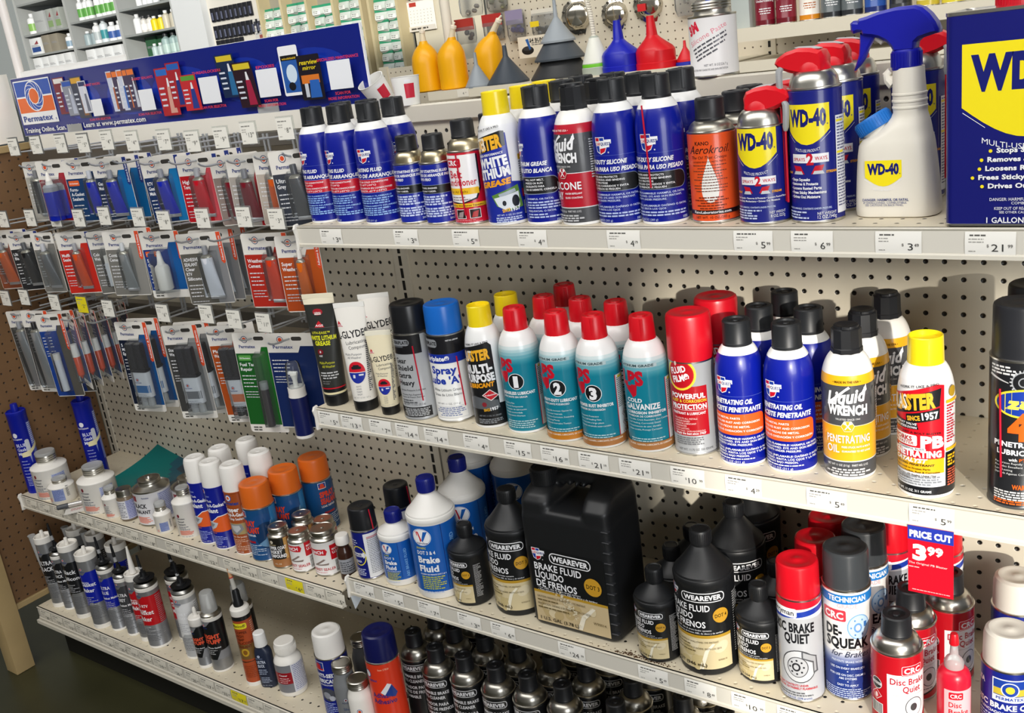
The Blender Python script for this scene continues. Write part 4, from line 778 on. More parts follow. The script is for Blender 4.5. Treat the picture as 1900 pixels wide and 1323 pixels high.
put('paste', paste_can, 'paste_can', 'white round paste can with tin lid on the top rail', 'can', 653, 24, 279, .15)
def cup(): return [('cup', MB().lathe([(0, 0.5), (21, 0), (22, 1), (26.5, 52), (27.5, 53), (26, 53), (21, 3), (0, 3)], ('#ecebe6', .4), 32).label(*cup_l()))]
def cup_l():
    L = Label(); L.rect(-2, 14, 16, 40, '#c8203a'); L.rect(-1, 42, 10, 47, WH); L.split(3); f = lambda x, z, l: ((22+z*.09+l)*math.cos(x/24-.9), (22+z*.09+l)*math.sin(x/24-.9), z); return L, f
put('cup', cup, 'plastic_cup', 'white plastic cup with a red patch upright on the top rail', 'cup', 40, 6, 279); put('cup', cup, 'plastic_cup', 'tipped white cup with a red and white label on the rail', 'cup', -22, 12, 287, .2, tilt=(0.5, -0.25))
# ================================================================ middle shelf of the right bay
tu = 'squeeze tube'
def squeeze(H, r, body, art, capc, capw, seamc, zones, wtop):
    """tube standing on its round cap, flattening to a crimped seam at the top"""
    def fn():
        mb = MB(); n = 40; zc = capw; K = 14; rings = []; zs = [zc+(H-8-zc)*i/K for i in range(K+1)]
        zs = sorted(set(zs+[z for z, _ in zones]))
        def ring(z):
            t = (z-zc)/(H-8-zc); a = r+(wtop-r)*t; b = r*(1-t**1.6)+1.2*t
            return [(a*math.cos(2*math.pi*j/n), b*math.sin(2*math.pi*j/n), z) for j in range(n)]
        for z0, z1 in zip(zs, zs[1:]):
            c = body
            for q, k in zones:
                if (z0+z1)/2 > q: c = k
            mb.add(ring(z0)+ring(z1), [(j, (j+1) % n, n+(j+1) % n, n+j) for j in range(n)], c)
        mb.box(-wtop, -1.2, H-9, wtop, 1.2, H, seamc, 0.3)
        L = Label(); art(L); L.split(4)
        def wr(x, z, l):
            t = max(0, min(1, (z-zc)/(H-8-zc))); a = r+(wtop-r)*t; b = r*(1-t**1.6)+1.2*t; th = x/((a+b)/2) if abs(x) < (a+b)/2*1.57 else math.copysign(1.57, x)
            return ((a+l)*math.sin(th), -(b+l)*math.cos(th), z)
        mb.label(L, wr)
        cp = MB(); cp.lathe([(0, 0), (r-1.5, 0), (r-0.5, 1), (r+0.3, zc-1), (r-0.5, zc), (0, zc)], capc, 40)
        return [('tube_body', mb), ('cap', cp)]
    return fn
def lith_art(L):
    L.ell(-2, 178, 6, 6, '#a8202c'); L.rect(-6, 173, 2, 178, '#e6e2dc'); L.text('AGS', -2, 175, 3.4, '#a8202c'); L.poly([(-2, 162), (-9, 150), (5, 150)], '#c8202c'); L.text('AGS', -2, 151.5, 4, WH); L.rect(-22, 149, 22, 149.5, '#6a6a6a')
    L.text('LITH-EASE™', -2, 138, 4.6, '#d9d92c', w=27, bold=1); L.text('WHITE LITHIUM', 0, 127, 8, '#e6e62a', w=45, bold=2); L.text('GREASE', -1, 117, 8, '#e6e62a', w=24, bold=2); L.ell(-6, 105, 5, 5, '#7a1420'); L.text('8', -6, 103, 4, WH); L.text('OZ', -6, 96, 3, WH)
    L.text('Multi-Purpose', 2, 82, 5, '#d9d92c', w=26, bold=0); L.text('All Weather', 4, 75, 5, '#d9d92c', w=22, bold=0); L.fine(-14, 20, 64, 3, 5, 2.4, '#c8c8c8', al='c'); L.fine(-12, 8, 48, 2, 4, 1.6, '#7a7a78')
    L.rect(-38, 34, 38, 36.5, '#c01828')
k_lith = squeeze(211, 21.5, '#2e2f2c', lith_art, ('#141416', .35), 22, '#efe6cc', ((23, '#e8dcb0'), (27, '#17181a'), (37, '#2e2f2c'), (192, '#efe6cc')), 31)
def sg_art(s=1.0):
    def f(L):
        q = s
        L.poly([(-16*q, 168*q), (-22*q, 157*q), (-10*q, 157*q)], '#c8202c'); L.text('AGS', -16*q, 158*q, 4*q, WH); L.text('SIL-GLYDE®', -2*q, 137*q, 13*q, '#1c1c1e', w=56*q, bold=1, it=.0, rot=.12); L.text('Lubricating', 5*q, 126*q, 6.5*q, '#33333a', w=30*q, bold=0, rot=.12); L.text('Compound', 7*q, 117*q, 6.5*q, '#33333a', w=28*q, bold=0, rot=.1)
        L.text('Multi-Purpose', -2*q, 105*q, 4.4*q, '#6a6a70', w=26*q, bold=0); L.text('All Weather', -1*q, 99*q, 4.4*q, '#6a6a70', w=22*q, bold=0)
        L.ell(0, 74*q, 14.5*q, 20*q, '#d0142a'); P = [(14.5*q*math.cos(a), 74*q+20*q*math.sin(a)) for a in [math.pi+math.pi*i/14 for i in range(15)]]; L.poly(P, '#1c2f9c'); L.rect(-14.5*q, 73.6*q, 14.5*q, 74.6*q, WH)
        L.rrect(-8*q, 80*q, 8*q, 85*q, 2*q, '#1c1c22'); L.rrect(-5*q, 84*q, 5*q, 88*q, 2*q, '#1c1c22'); L.rect(-7*q, 64*q, -3*q, 70*q, '#dfe3ea'); L.rrect(3*q, 68*q, 11*q, 71*q, 1, '#dfe3ea')
        for i, t in enumerate(('AUTO', 'HOME', 'FARM', 'SHOP')): L.text(t, 0, (47-i*5)*q, 3*q, '#77777c', w=9*q, bold=0)
        L.text('NET WT. 8 OZ / 227 g', 2*q, 26*q, 2.6*q, '#9a9a9a', w=32*q, bold=0); L.fine(18*q, 26*q, 128*q, 26, 3.6*q, 2*q, '#55555a', seed=7)
    return f
k_sg = squeeze(199, 22, '#f0ece4', sg_art(1.0), ('#161618', .35), 20, '#f4f2ec', ((21, '#f0ece4'),), 29); k_sgs = squeeze(152.6, 16.5, '#eadfbf', sg_art(0.72), ('#161618', .35), 16, '#f2ecd8', ((17, '#eadfbf'),), 24)
put('lith', k_lith, 'grease_tube', 'black lithium grease tube with yellow lettering standing on its cap', tu, -20, -252, S2, .38)
put('sg', k_sg, 'grease_tube', 'tall white squeeze tube with a red and blue badge, front', tu, 59, -255, S2, .42); put('sg', k_sg, 'grease_tube', 'tall white squeeze tube behind, only its upper half showing', tu, 62, -195, S2, .5); put('sgs', k_sgs, 'grease_tube', 'small cream squeeze tube between white tubes and silver can', tu, 123, -259, S2, .42)
def gear_art(L):
    L.rect(-60, 120, 42, 156, '#161619'); L.rrect(-16, 135, 22, 146, 5, '#8d9094'); L.text('LUBRIPLATE', 3, 138, 6, '#1b1b1e', w=36, bold=2); L.rrect(-14, 132, 10, 135, 1, '#55585c')
    for i, t in enumerate(('Gear', 'Shield', 'Extra', 'Heavy')): L.text(t, -12, 104-i*13.2, 9.5, '#1b1b1e', 'l', w=(24, 34, 29, 33)[i], bold=1)
    L.text('Extreme Pressure Lubricant', -12, 54, 3.4, '#2b2b30', 'l', w=50, bold=0); L.text('Lubricante Para Engranajes', -12, 46, 3, '#2b2b30', 'l', w=44, bold=0); L.text('Abiertos de Presión Extrema', -12, 41.5, 3, '#2b2b30', 'l', w=46, bold=0); L.fine(-12, 20, 36, 2, 4, 2, '#5a5c60'); L.text('NET WT. 11 OZ. (312 g)', -10, 28, 3.6, '#5a5c60', 'l', w=44, bold=0)
    L.rect(-60, 6, 44, 24, '#1a1a1d'); L.fine(-8, 40, 20, 5, 3, 1.8, '#b8babd', al='c', seed=8)
k_gear = overcap('#a4a6a8', gear_art, ('#17181b', .3), H=203, caph=48, zones=(), straw=(-.75, 134, 36), base=('#a4a6a8', .4, .6))
def lubea_art(L):
    L.rect(-104, 122, 104, 154, '#18181c'); L.rrect(-30, 134, 10, 148, 5, '#8d9094'); L.text('LUBRIPLATE', -10, 138, 6, '#1b1b1e', w=38, bold=2); L.text('PART NO. L0034-063', 26, 144, 2.4, WH, 'l', w=22); L.rect(-104, 106, 104, 122, '#16309c'); L.text('Lubriplate®', -26, 110.5, 8, WH, 'l', w=54, bold=2, it=.1)
    L.text('Spray', -10, 88, 13, '#1c3aa8', 'l', w=48, bold=2); L.text("Lube 'A'", -20, 70, 13, '#1c3aa8', 'l', w=62, bold=2); L.text('White Lithium Grease', -12, 57, 5, '#55565a', 'l', w=56, bold=0); L.text('Grasa de Litio Blanca', -12, 48.5, 5, '#55565a', 'l', w=56, bold=0); L.text('NET WT 11 OZ. (312 g)', -8, 33, 3.4, '#9a9a9e', 'l', w=44, bold=0); L.rect(-14, 9, 48, 30, '#b8bcc6'); L.rect(-13.6, 9.4, 47.6, 29.6, '#f0efec'); L.fine(-10, 44, 26, 5, 3.4, 1.8, '#7a86b0', al='c')
k_la = overcap('#efeeea', lubea_art, ('#1565c0', .3), H=203, caph=48, straw=(-.35, 116, 28))
put('gear', k_gear, 'aerosol_can', 'silver can with big black lid and a red straw, middle shelf', can, 187.5, -245, S2, -.1); put('la', k_la, 'aerosol_can', 'white can with big blue lid beside the silver one', can, 256, -235.5, S2, -.12)
k_blm = necked('#e9e9ea', '#ececea', 150, blaster_multi, '#f4d81a', 'ring', r=31, capr=20, caph=34, base='#e9e9ea', H=204)
put('blm', k_blm, 'aerosol_can', 'black and white multi-purpose can with yellow ring cap, front', can, 336, -237, S2, .1, 'yellow-capped multi-purpose cans'); put('blm', k_blm, 'aerosol_can', 'yellow-capped can right behind the multi-purpose can', can, 344, -172, S2, .2, 'yellow-capped multi-purpose cans')
def lps(num, name, sub, lines):
    def f(L):
        if num != '1': L.rect(-34, 132.5, 34, 138, '#b9cdd0'); L.text('PLATINUM GRADE', 0, 133.6, 3.6, '#2a4a50', w=58, bold=2)
        o = 0 if num else 4
        L.text('LPS', -11+o, 106, 21, '#c8142c', w=39, bold=3); L.poly([(-26+o, 106), (-2+o, 106), (-4+o, 90), (-10+o, 86), (-14+o, 92), (-20+o, 97)], '#c8142c'); L.rect(-18+o, 104, -12+o, 110, '#0f7f95')
        if num: L.ell(10, 89, 13.5, 13.5, WH); L.ell(10, 89, 12.5, 12.5, '#17191c'); L.text(num, 10, 80, 18, WH, w=(8 if num == '1' else 12), bold=3); L.text(name, -20, 67, 5, WH, 'l', w=60, bold=2); L.text(sub, -20, 61.5, 3.2, WH, 'l', w=46, bold=1)
        else: L.text('COLD', -18, 79, 6, WH, 'l', w=26, bold=2); L.text('GALVANIZE', -22, 68, 9, WH, 'l', w=56, bold=2); L.text('CORROSION INHIBITOR', -20, 61, 4.2, WH, 'l', w=64, bold=2); L.text('INHIBIDOR DE CORROSIÓN', -20, 56, 3, WH, 'l', w=54, bold=1)
        for i, t in enumerate(lines): L.text('• '+t, -20, 51-i*5.2, 2.7, '#dfeef0', 'l', w=len(t)*1.75, bold=0)
        L.fine(-16, 38, 21, 4, 3.6, 1.6, '#bcd8dc', seed=5)
        L.rect(46, 10, 47.5, 112, '#c8142c'); L.rect(47.5, 10, 78, 112, '#d9dcdc'); L.fine(49, 66, 106, 16, 3, 1.3, '#55585c', seed=9); L.rect(52, 106, 64, 110, '#e6d22c')
        for z in (48, 34, 20): L.poly([(55, z), (62, z-7), (69, z), (62, z+7)], '#8a2a30'); L.poly([(56.2, z), (62, z-5.8), (67.8, z), (62, z+5.8)], '#e9e9e9'); L.ell(62, z, 2, 3, '#2a2a2c')
    return f
LP = dict(body='#0f7f95', sh='#efeeec', split=140, capc=('#d3101f', .32), cap='slant', capr=19.5, caph=36, H=203.5, grad=(116, 148), base='#efefef')
def lpsc(art, band, sub=''):
    g = necked(art=art, **LP)
    def fn():
        parts = g(); mb = parts[0][1]
        if band: L = Label(0.03, 1.6); L.rect(-103.6, 4.6, 103.6, 17, band); L.text('SOLVENT, CLEANERS, LUBRICANTS, DE CORROSION', -20, 12, 2.6, '#efe2d4', 'l', w=70, bold=1); wrap(mb, L, 33)
        return parts
    return fn
ls = ('Thin Dry Film', 'Electrical Components', 'Limpiador de lubricación', 'Película recomendada', 'Componentes eléctricos')
k_l1 = lpsc(lps('1', 'GREASELESS LUBRICANT', 'LUBRICANTE SIN GRASA', ls), None); k_l2 = lpsc(lps('2', 'HEAVY-DUTY LUBRICANT', 'LUBRICANTE PODEROSO', ('Long Life Increase Option by', 'Corrosion Intervals', 'Prevents Corrosion, Extending', 'and Saving Money', 'Extiende Intervalos Tiempo')), '#c07a24')
k_l3 = lpsc(lps('3', 'PREMIER RUST INHIBITOR', 'INHIBIDOR DE CORROSIÓN', ('Long-term Protection', 'Dry, Self-healing Film', 'Protección a largo plazo', 'Película encerada auto-curable')), '#a8703c'); k_lc = lpsc(lps('', '', '', ('Durable, Crack Resistant, Zinc Coating', 'Self Healing, Corrosion Shield', 'Revestimiento de zinc, durable', 'Auto-curable, Protege Corrosión')), '#a8703c')
g = 'teal cans with red angled caps'
for x, y, key, k, a, lb in ((406, -235.5, 'l1', k_l1, -.02, 'teal can marked with a white 1 in a black disc'), (489.5, -243, 'l2', k_l2, -.02, 'teal can marked with a white 2 in a black disc'), (558, -246, 'l3', k_l3, -.1, 'teal can marked with a white 3 in a black disc'), (633, -236, 'lc', k_lc, 0, 'teal cold galvanize can, rightmost of the teal cans'), (417, -168, 'l1', k_l1, .3, 'red-capped teal can directly behind the number 1 can'), (412, -98, 'l1', k_l1, .2, 'red-capped teal can farthest back of all'), (488, -170, 'l2', k_l2, .3, 'red-capped teal can directly behind the number 2 can'), (556, -176, 'l3', k_l3, .3, 'red-capped teal can directly behind the number 3 can')): put(key, k, 'aerosol_can', lb, can, x, y, S2, a, g)
def ff_art(L):
    L.ell(-4, 124, 24, 24, '#f0d83c'); L.ell(-4, 124, 21, 21, '#c8402c'); L.ell(-4, 124, 20, 20, '#b8121f'); L.text('FLUID', -5, 126, 9.5, WH, w=26, bold=2, rot=.25); L.text('FILM®', -2, 114, 9.5, WH, w=26, bold=2, rot=.25); L.ell(-10, 139, 2, 3.4, '#d9bcb0')
    L.rect(-70, 31, 34, 106, '#b0141f'); L.ell(-4, 124, 24, 24, '#f0d83c'); L.ell(-4, 124, 21, 21, '#c8402c'); L.ell(-4, 124, 20, 20, '#b8121f'); L.text('FLUID', -6, 126, 9.5, WH, w=26, bold=2, rot=.25); L.text('FILM®', -2, 114, 9.5, WH, w=27, bold=2, rot=.25); L.ell(-10, 140, 2, 3.4, '#d9bcb0')
    L.text('POWERFUL', -22, 88, 7.5, WH, 'l', w=53, bold=2); L.text('RUST & CORROSION', -22, 82, 4.6, '#f0d83c', 'l', w=54, bold=1); L.text('PROTECTION', -22, 72, 7.5, WH, 'l', w=54, bold=2); L.rect(-24, 70, 32, 70.4, WH); L.text('PENETRANT & LUBRICANT', -22, 63.5, 4, WH, 'l', w=52, bold=1)
    for i, t in enumerate(('• PROTECTS ALL METALS', '• LANOLIN BASED', '• SUPERIOR LUBRICANT', '• PENETRATES', '• LONG LASTING', '• NON-TOXIC / NON-HAZARDOUS')): L.text(t, -20, 56-i*3.8, 2.6, '#f2dcd8', 'l', w=len(t)*1.75, bold=0)
    L.text('Simply the best since 1943!', -18, 33, 3.6, WH, 'l', w=46, it=.3); L.fine(-18, 24, 27, 4, 3.2, 1.6, '#6a6c70'); L.text('NET WT. 11.75 OZ. 333 GRAMS', -14, 8, 3.4, '#55575b', 'l', w=52, bold=0)
k_ff = overcap('#9fa1a3', ff_art, ('#c40f20', .32), H=208, caph=66, r=32, capr=32.5, base=('#b8b8b6', .35, .8), capround=4)
put('ff', k_ff, 'aerosol_can', 'silver and red can with a yellow-ringed badge and tall red lid', can, 702, -224.6, S2, .02, 'cans with tall red lids'); put('ff', k_ff, 'aerosol_can', 'tall red lid can behind the yellow-ringed badge can', can, 705.6, -140.5, S2, .3, 'cans with tall red lids')
k_pen = necked(art=cq_pen, **dict(CQ, H=205, split=160), cap='plain', capr=19.5, caph=35, base='#f0f0f0')
g = 'blue penetrating oil cans with black caps'
for x, y, a, lb in ((779.5, -236, -.06, 'blue penetrating oil can in front, left of the pair'), (849.5, -235, -.1, 'blue penetrating oil can in front, right of the pair'), (784, -168, .3, 'blue penetrating oil can behind the left one of the pair'), (792, -92, .3, 'blue penetrating oil can at the very back of its file'), (854, -166, .3, 'blue penetrating oil can behind the right one of the pair')): put('pen', k_pen, 'aerosol_can', lb, can, x, y, S2, a, g)
k_lwp = necked('#4a4b4e', '#efece6', 144, liquid('#d8a01c', '#f0b020', 'PENETRATING', 'OIL', '#4a3408'), ('#1a1b1e', .4), 'facet', capr=19, caph=36, H=204, zones=((131, '#f0b01e'),))
g = 'grey and amber oil cans'
for x, y, a, lb in ((926, -228, .28, 'grey and amber penetrating oil can nearest the shelf edge'), (925, -158, .5, 'grey and amber can second in its file, in shade'), (931, -72, .2, 'grey and amber can at the back against the pegboard')): put('lwp', k_lwp, 'aerosol_can', lb, can, x, y, S2, a, g)
k_pb = necked('#eceaea', '#efeeee', 152, pb_blaster, '#f4d81a', 'ring', capr=21, caph=34, base='#efefef', H=203, r=33)
put('pb', k_pb, 'aerosol_can', 'white and red catalyst can with yellow ring cap, alone in sunlight', can, 1028, -248, S2, -.12)
def zep_art(L):
    L.fine(-34, 4, 142, 3, 4, 2.2, '#d8d8d8', seed=3); L.ell(6, 126, 13, 13, '#8d9094', n=40)
    for i in range(20): a = i*math.pi/10; L.poly([(6+12*math.cos(a-.08), 126+12*math.sin(a-.08)), (6+15*math.cos(a-.05), 126+15*math.sin(a-.05)), (6+15*math.cos(a+.05), 126+15*math.sin(a+.05)), (6+12*math.cos(a+.08), 126+12*math.sin(a+.08))], '#b8babd', i == 0)
    L.ell(6, 126, 11.4, 11.4, '#1a1b1e'); L.ell(6, 126, 6, 6, '#8d9094'); L.ell(6, 126, 4.6, 4.6, '#1a1b1e')
    L.up()
    L.poly([(-36, 130), (-10, 124), (-10, 125), (-34, 133)], '#c8c8c8'); L.ell(10, 100, 37, 18, '#e6d43c'); L.ell(10, 100, 34, 15.5, '#1a3a9c'); L.text('zep', 8, 94, 14, '#f0e05a', w=44, bold=3, it=.25)
    L.text('45', 12, 56, 32, '#e8641c', w=44, bold=3); L.text('PENETRATING', -26, 46, 6.4, WH, 'l', w=62, bold=2); L.text('LUBRICANT', -22, 36, 6.4, WH, 'l', w=50, bold=2); L.text('with', -8, 28, 4, WH, 'l', w=9); L.text('PTFE', 3, 28, 4, '#e8641c', 'l', w=14)
    for i, t in enumerate(('Penetrates Rapidly', 'Provides Excellent Lubrication', 'Long Lasting', 'Defends Against Corrosion')): L.text(t, -24, 24-i*4.4, 2.6, '#d8d8d8', 'l', w=len(t)*1.7, bold=0)
def zep_low(L): zep_art(L)
k_zep = overcap('#1d1e21', lambda L: (L.text('WARNING:', -4, 26, 6, '#e8641c', 'l', w=30, bold=2), L.fine(-26, 40, 21, 4, 3.2, 1.8, '#d8d8d8'), L.fine(-26, 40, 9, 2, 3, 1.8, '#e8641c', seed=5), [None for _ in (0,)], zep_shift(L)), ('#242529', .35), H=247, caph=62, straw=(-2.15, 150, 40), base=('#5a5b5e', .35, .6), capround=3)
class _Up:
    def __init__(s, L, dz): s.L = L; s.d = dz
    def up(s): s.L.up()
    def fine(s, x0, x1, y, *a, **k): s.L.fine(x0, x1, y+s.d, *a, **k)
    def ell(s, cx, cz, *a, **k): s.L.ell(cx, cz+s.d, *a, **k)
    def poly(s, p, *a, **k): s.L.poly([(x, y+s.d) for x, y in p], *a, **k)
    def text(s, b, x, y, *a, **k): s.L.text(b, x, y+s.d, *a, **k)
def zep_shift(L): zep_art(_Up(L, 34))
put('zep', k_zep, 'aerosol_can', 'tall black can with orange 45 at the right picture edge', can, 1131, -240, S2, .1, 'tall black cans at the right edge'); put('zep', k_zep, 'aerosol_can', 'tall black can behind the one with orange 45', can, 1132, -160, S2, .3, 'tall black cans at the right edge')
# ================================================================ third shelf of the right bay
bo_ = 'bottle'
def cone_bottle(r, H, zsh, body, sh, capc, capr, caph, art, zones=(), rot=0, ring=True, neckr=None):
    """round bottle: straight sides, rolled shoulder ring, cone to a screw cap"""
    def fn():
        mb = MB(); zt = H-caph; nr = neckr or capr*0.86; P = [(0, 1), (r-6, 1), (r-3, 0), (r-0.8, 2), (r, 5)]; C = [sh]*4; c = sh if zones else body
        for z, k in zones: P.append((r, z)); C.append(c); c = k
        P += [(r, zsh), (r+1, zsh+2), (r+1.2, zsh+8), (r+0.4, zsh+10), (r-1, zsh+11), (r-1.5, zsh+14)]; C += [c]+[sh]*5
        for i in range(1, 7): t = i/6; P.append((r-2-(r-2-nr-1)*(t**0.92), zsh+14+(zt-5-zsh-14)*t)); C.append(sh)
        P += [(nr, zt-4), (nr, zt+4), (0, zt+4)]; C += [sh]*3
        mb.lathe(P, sh, 52, cols=C); art_on(mb, art, r, rot)
        cp = MB(); cp.lathe([(0, zt-1), (capr, zt-1), (capr+0.5, zt+1), (capr, H-3), (capr-1, H-0.8), (capr-3, H), (capr-4.5, H-1.2), (0, H-1.2)], capc, 40)
        for i in range(30): a = i*math.pi/15; cp.box(capr-0.5, -.5, zt+2, capr+0.7, .5, H-4, capc, T=Matrix.Rotation(a, 4, 'Z'))
        return [('bottle_body', mb), ('cap', cp)]
    return fn
def valv(s, sub):
    def f(L):
        q = s; L.ell(14*q, 128*q, 19*q, 17*q, WH); L.ell(14*q, 128*q, 18*q, 16*q, '#1b5fb4'); L.ell(14*q, 128*q, 17.4*q, 15.4*q, WH); L.poly([(1*q, 139*q), (9*q, 139*q), (14*q, 122*q), (12*q, 118*q)], '#d0202c'); L.poly([(27*q, 139*q), (19*q, 139*q), (14*q, 122*q), (16*q, 118*q)], '#1b5fb4'); L.text('Valvoline', 14*q, 114.5*q, 3.6*q, '#1b2f6c', w=22*q)
        L.text(sub[0], 0*q, 104*q, 4*q, '#d8d22c', 'l', w=20*q, bold=1); L.text(sub[1], 0*q, 93*q, 7.5*q, WH, 'l', w=36*q, bold=1); L.text('Brake', 0*q, 76*q, 13*q, WH, 'l', w=42*q, bold=2); L.text('Fluid', 0*q, 58*q, 13*q, WH, 'l', w=38*q, bold=2); L.text('LÍQUIDO DE FRENOS '+sub[1], 0, 51*q, 3*q, WH, 'l', w=50*q)
        L.fine(2*q, 48*q, 46*q, 7, 4*q, 2*q, '#c9c83a', seed=4); L.fine(0, 52*q, 14*q, 1, 4, 1.6*q, '#b8c8e8'); L.text('1 QT. (32 FL. OZ.) 946mL', 2*q, 8.5*q+6, 3*q, WH, 'l', w=40*q, bold=0)
        for sx in (72,): L.text('ABS BRAKE FLUID', (sx+4)*q, 30*q, 9*q, '#7fb4e6', 'l', w=96*q, bold=1, rot=math.pi/2)
        L.poly([(52*q, 20), (53*q, 20), (53*q, 150*q), (52*q, 150*q)], '#12286c')
    return f
VB = '#165bb0'
k_vl = cone_bottle(45, 228, 152, VB, ('#ebe8e2', .4), ('#131c74', .35), 16.5, 26, valv(1.0, ('SYNTHETIC', 'DOT 3 & 4')), ((16, VB), (150, '#ebe8e2')))
k_vs = cone_bottle(34, 147, 94, VB, ('#ebe8e2', .4), ('#131c74', .35), 15.5, 22, valv(0.62, ('ABS', 'DOT 3')), ((14, VB), (93, '#ebe8e2')))
def wear(s, dot, vol):
    def f(L):
        q = s; L.rect(-52*q, 12*q, 58*q, 148*q, '#161719'); L.rect(-52*q, 12*q, 58*q, 66*q, '#d3c39a'); L.rect(-52*q, 66*q, 58*q, 71*q, '#b8902c')
        R = random.Random(4)
        for i in range(7): L.ell(R.uniform(-40, 46)*q, R.uniform(20, 56)*q, R.uniform(6, 14)*q, R.uniform(5, 10)*q, M('#dccfae' if i % 2 else '#c8b684', .32, 0, .25), R.uniform(0, 3))
        L.poly([(4*q, 12*q), (10*q, 12*q), (20*q, 44*q), (30*q, 56*q), (26*q, 57*q), (14*q, 44*q)], '#efe8d2')
        cq_logo(L, -36*q, 138*q, 0.75*q); L.rrect(-18*q, 128*q, 50*q, 144*q, 7*q, WH); L.rrect(-16.6*q, 129.4*q, 48.6*q, 142.6*q, 6*q, '#161719'); L.text('WEAREVER', 16*q, 132*q, 8*q, WH, w=58*q, bold=2)
        L.text('BRAKE FLUID', -44*q, 113*q, 11*q, WH, 'l', w=70*q, bold=1); L.text('LÍQUIDO', -44*q, 99*q, 11*q, WH, 'l', w=44*q, bold=1); L.text('DE FRENOS', -44*q, 85*q, 11*q, WH, 'l', w=62*q, bold=1); L.text('• For ABS, disc & drum brake systems', -40*q, 79*q, 3*q, WH, 'l', w=66*q, bold=0); L.text('• Para sistemas de frenos ABS, de disco y de tambor', -40*q, 74*q, 3*q, WH, 'l', w=84*q, bold=0)
        L.ell(42*q, 104*q, 12.5*q, 12.5*q, '#c8962c'); L.text(dot, 42*q, 101*q, 6*q, '#2a1c08', w=19*q, bold=1)
        L.text('CAUTION: HARMFUL IF SWALLOWED. EYE IRRITANT.', -44*q, 58*q, 3*q, '#4a3c1c', 'l', w=80*q, bold=0); L.text('PRECAUCIÓN: DAÑINO SI SE INGIERE. IRRITA LOS OJOS.', -44*q, 47*q, 3*q, '#4a3c1c', 'l', w=84*q, bold=0); L.fine(-44*q, 0, 53*q, 1, 4, 1.8*q, '#6a5a34'); L.fine(-44*q, 10*q, 42*q, 1, 4, 1.8*q, '#6a5a34'); L.text(vol, -40*q, 17*q, 6*q, '#2a2210', 'l', w=56*q, bold=1)
        L.text('W90014', 40*q, 26*q, 3*q, '#5a4a24', 'c', bold=0)
        L.fine(66*q, 88*q, 132*q, 26, 4*q, 1.6*q, '#b8b8b8', seed=8)
    return f
BKP = ('#191a1c', .42)
k_wq3 = cone_bottle(45, 227, 152, BKP, BKP, BKP, 16, 22, wear(1.0, 'DOT 3', '1 QT (946 mL)'), rot=.1); k_wq4 = cone_bottle(45, 229, 152, BKP, BKP, BKP, 16, 22, wear(1.0, 'DOT 4', '1 QT (946 mL)'), rot=.1)
k_ws3 = cone_bottle(35, 150, 94, BKP, BKP, BKP, 13.5, 22, wear(0.62, 'DOT 3', '12 OZ (354 mL)'), rot=.15); k_ws4 = cone_bottle(35, 152, 94, BKP, BKP, BKP, 13.5, 22, wear(0.62, 'DOT 4', '12 OZ (354 mL)'), rot=.15); k_ws5 = cone_bottle(35, 152, 94, BKP, BKP, BKP, 13.5, 22, wear(0.62, 'DOT 5', '12 OZ (354 mL)'), rot=.15)
def lube_art(L):
    L.rect(-84, 5, 14, 98, '#131c74'); L.rect(14, 5, 60, 98, '#e9e9ea'); L.ell(-2, 52, 16, 21, '#e6d83c'); L.ell(-2, 52, 14, 19, '#131c74'); L.poly([(-26, 50), (8, 50), (8, 47), (16, 54), (8, 61), (8, 58), (-26, 58)], '#e9e9ea'); L.text('GREASE', -9, 51.5, 5, '#131c74', w=28, bold=2); L.text('GRASA', -4, 38, 5, '#e9e9ea', w=14); L.fine(-24, 0, 84, 3, 5, 1.8, '#c8cce0'); L.fine(-20, 8, 22, 4, 4, 2, '#c8cce0'); L.fine(20, 50, 90, 22, 3.6, 1.3, '#77787c', seed=5); L.rect(20, 88, 44, 92, '#d8a0a4')
k_lube = overcap('#131c74', lube_art, ('#18191c', .35), r=27, H=148, caph=44, capr=26, straw=(-.3, 146, 104))
put('lube', k_lube, 'aerosol_can', 'short navy and white grease can with black lid at the shelf end', can, -6, -259, R3, .1, 'navy cans with black lids'); put('lube', k_lube, 'aerosol_can', 'black-lidded can behind the small blue and white bottle', can, -4, -160, R3, .4, 'navy cans with black lids')
g = 'white brake fluid bottles with blue labels'
put('vs', k_vs, 'bottle', 'small white bottle with blue label and navy cap', bo_, 65.5, -247, R3, -.2, g)
for x, y, a, lb in ((160, -243, -.1, 'large white bottle with blue brake fluid label, front'), (160, -150, .2, 'large white bottle with blue label, second in its file'), ): put('vl', k_vl, 'bottle', lb, bo_, x, y, R3, a, g)
k_vt = cone_bottle(45, 262, 172, VB, ('#ebe8e2', .4), ('#131c74', .35), 16.5, 26, valv(1.1, ('SYNTHETIC', 'DOT 3 & 4')), ((16, VB), (170, '#ebe8e2')))
for x, y, a, lb in ((110, -54, -.1, 'white bottle at the back with its cap hidden by the shelf, left one'), (217, -54, .1, 'white bottle at the back with its cap hidden by the shelf, right one')): put('vt', k_vt, 'bottle', lb, bo_, x, y, R3, a, g)
g = 'small black brake fluid bottles'
for x, y, key, k, a, lb in ((238, -245, 'ws3', k_ws3, -.45, 'small black bottle left of the black jug, tan label'), (623, -251, 'ws4', k_ws4, -.3, 'small black bottle just right of the black jug, tan label'), (787, -233.5, 'ws5', k_ws5, -.3, 'small black bottle beside the red-lidded silver can'), (616, -178, 'ws4', k_ws4, .3, 'small black bottle right behind the one beside the jug'), (617, -106, 'ws4', k_ws4, .1, 'small black bottle at the back beside the jug'), (786, -161, 'ws5', k_ws5, .2, 'small black bottle behind the one beside the red-lidded can')): put(key, k, 'bottle', lb, bo_, x, y, R3, a, g)
g = 'quart black brake fluid bottles'
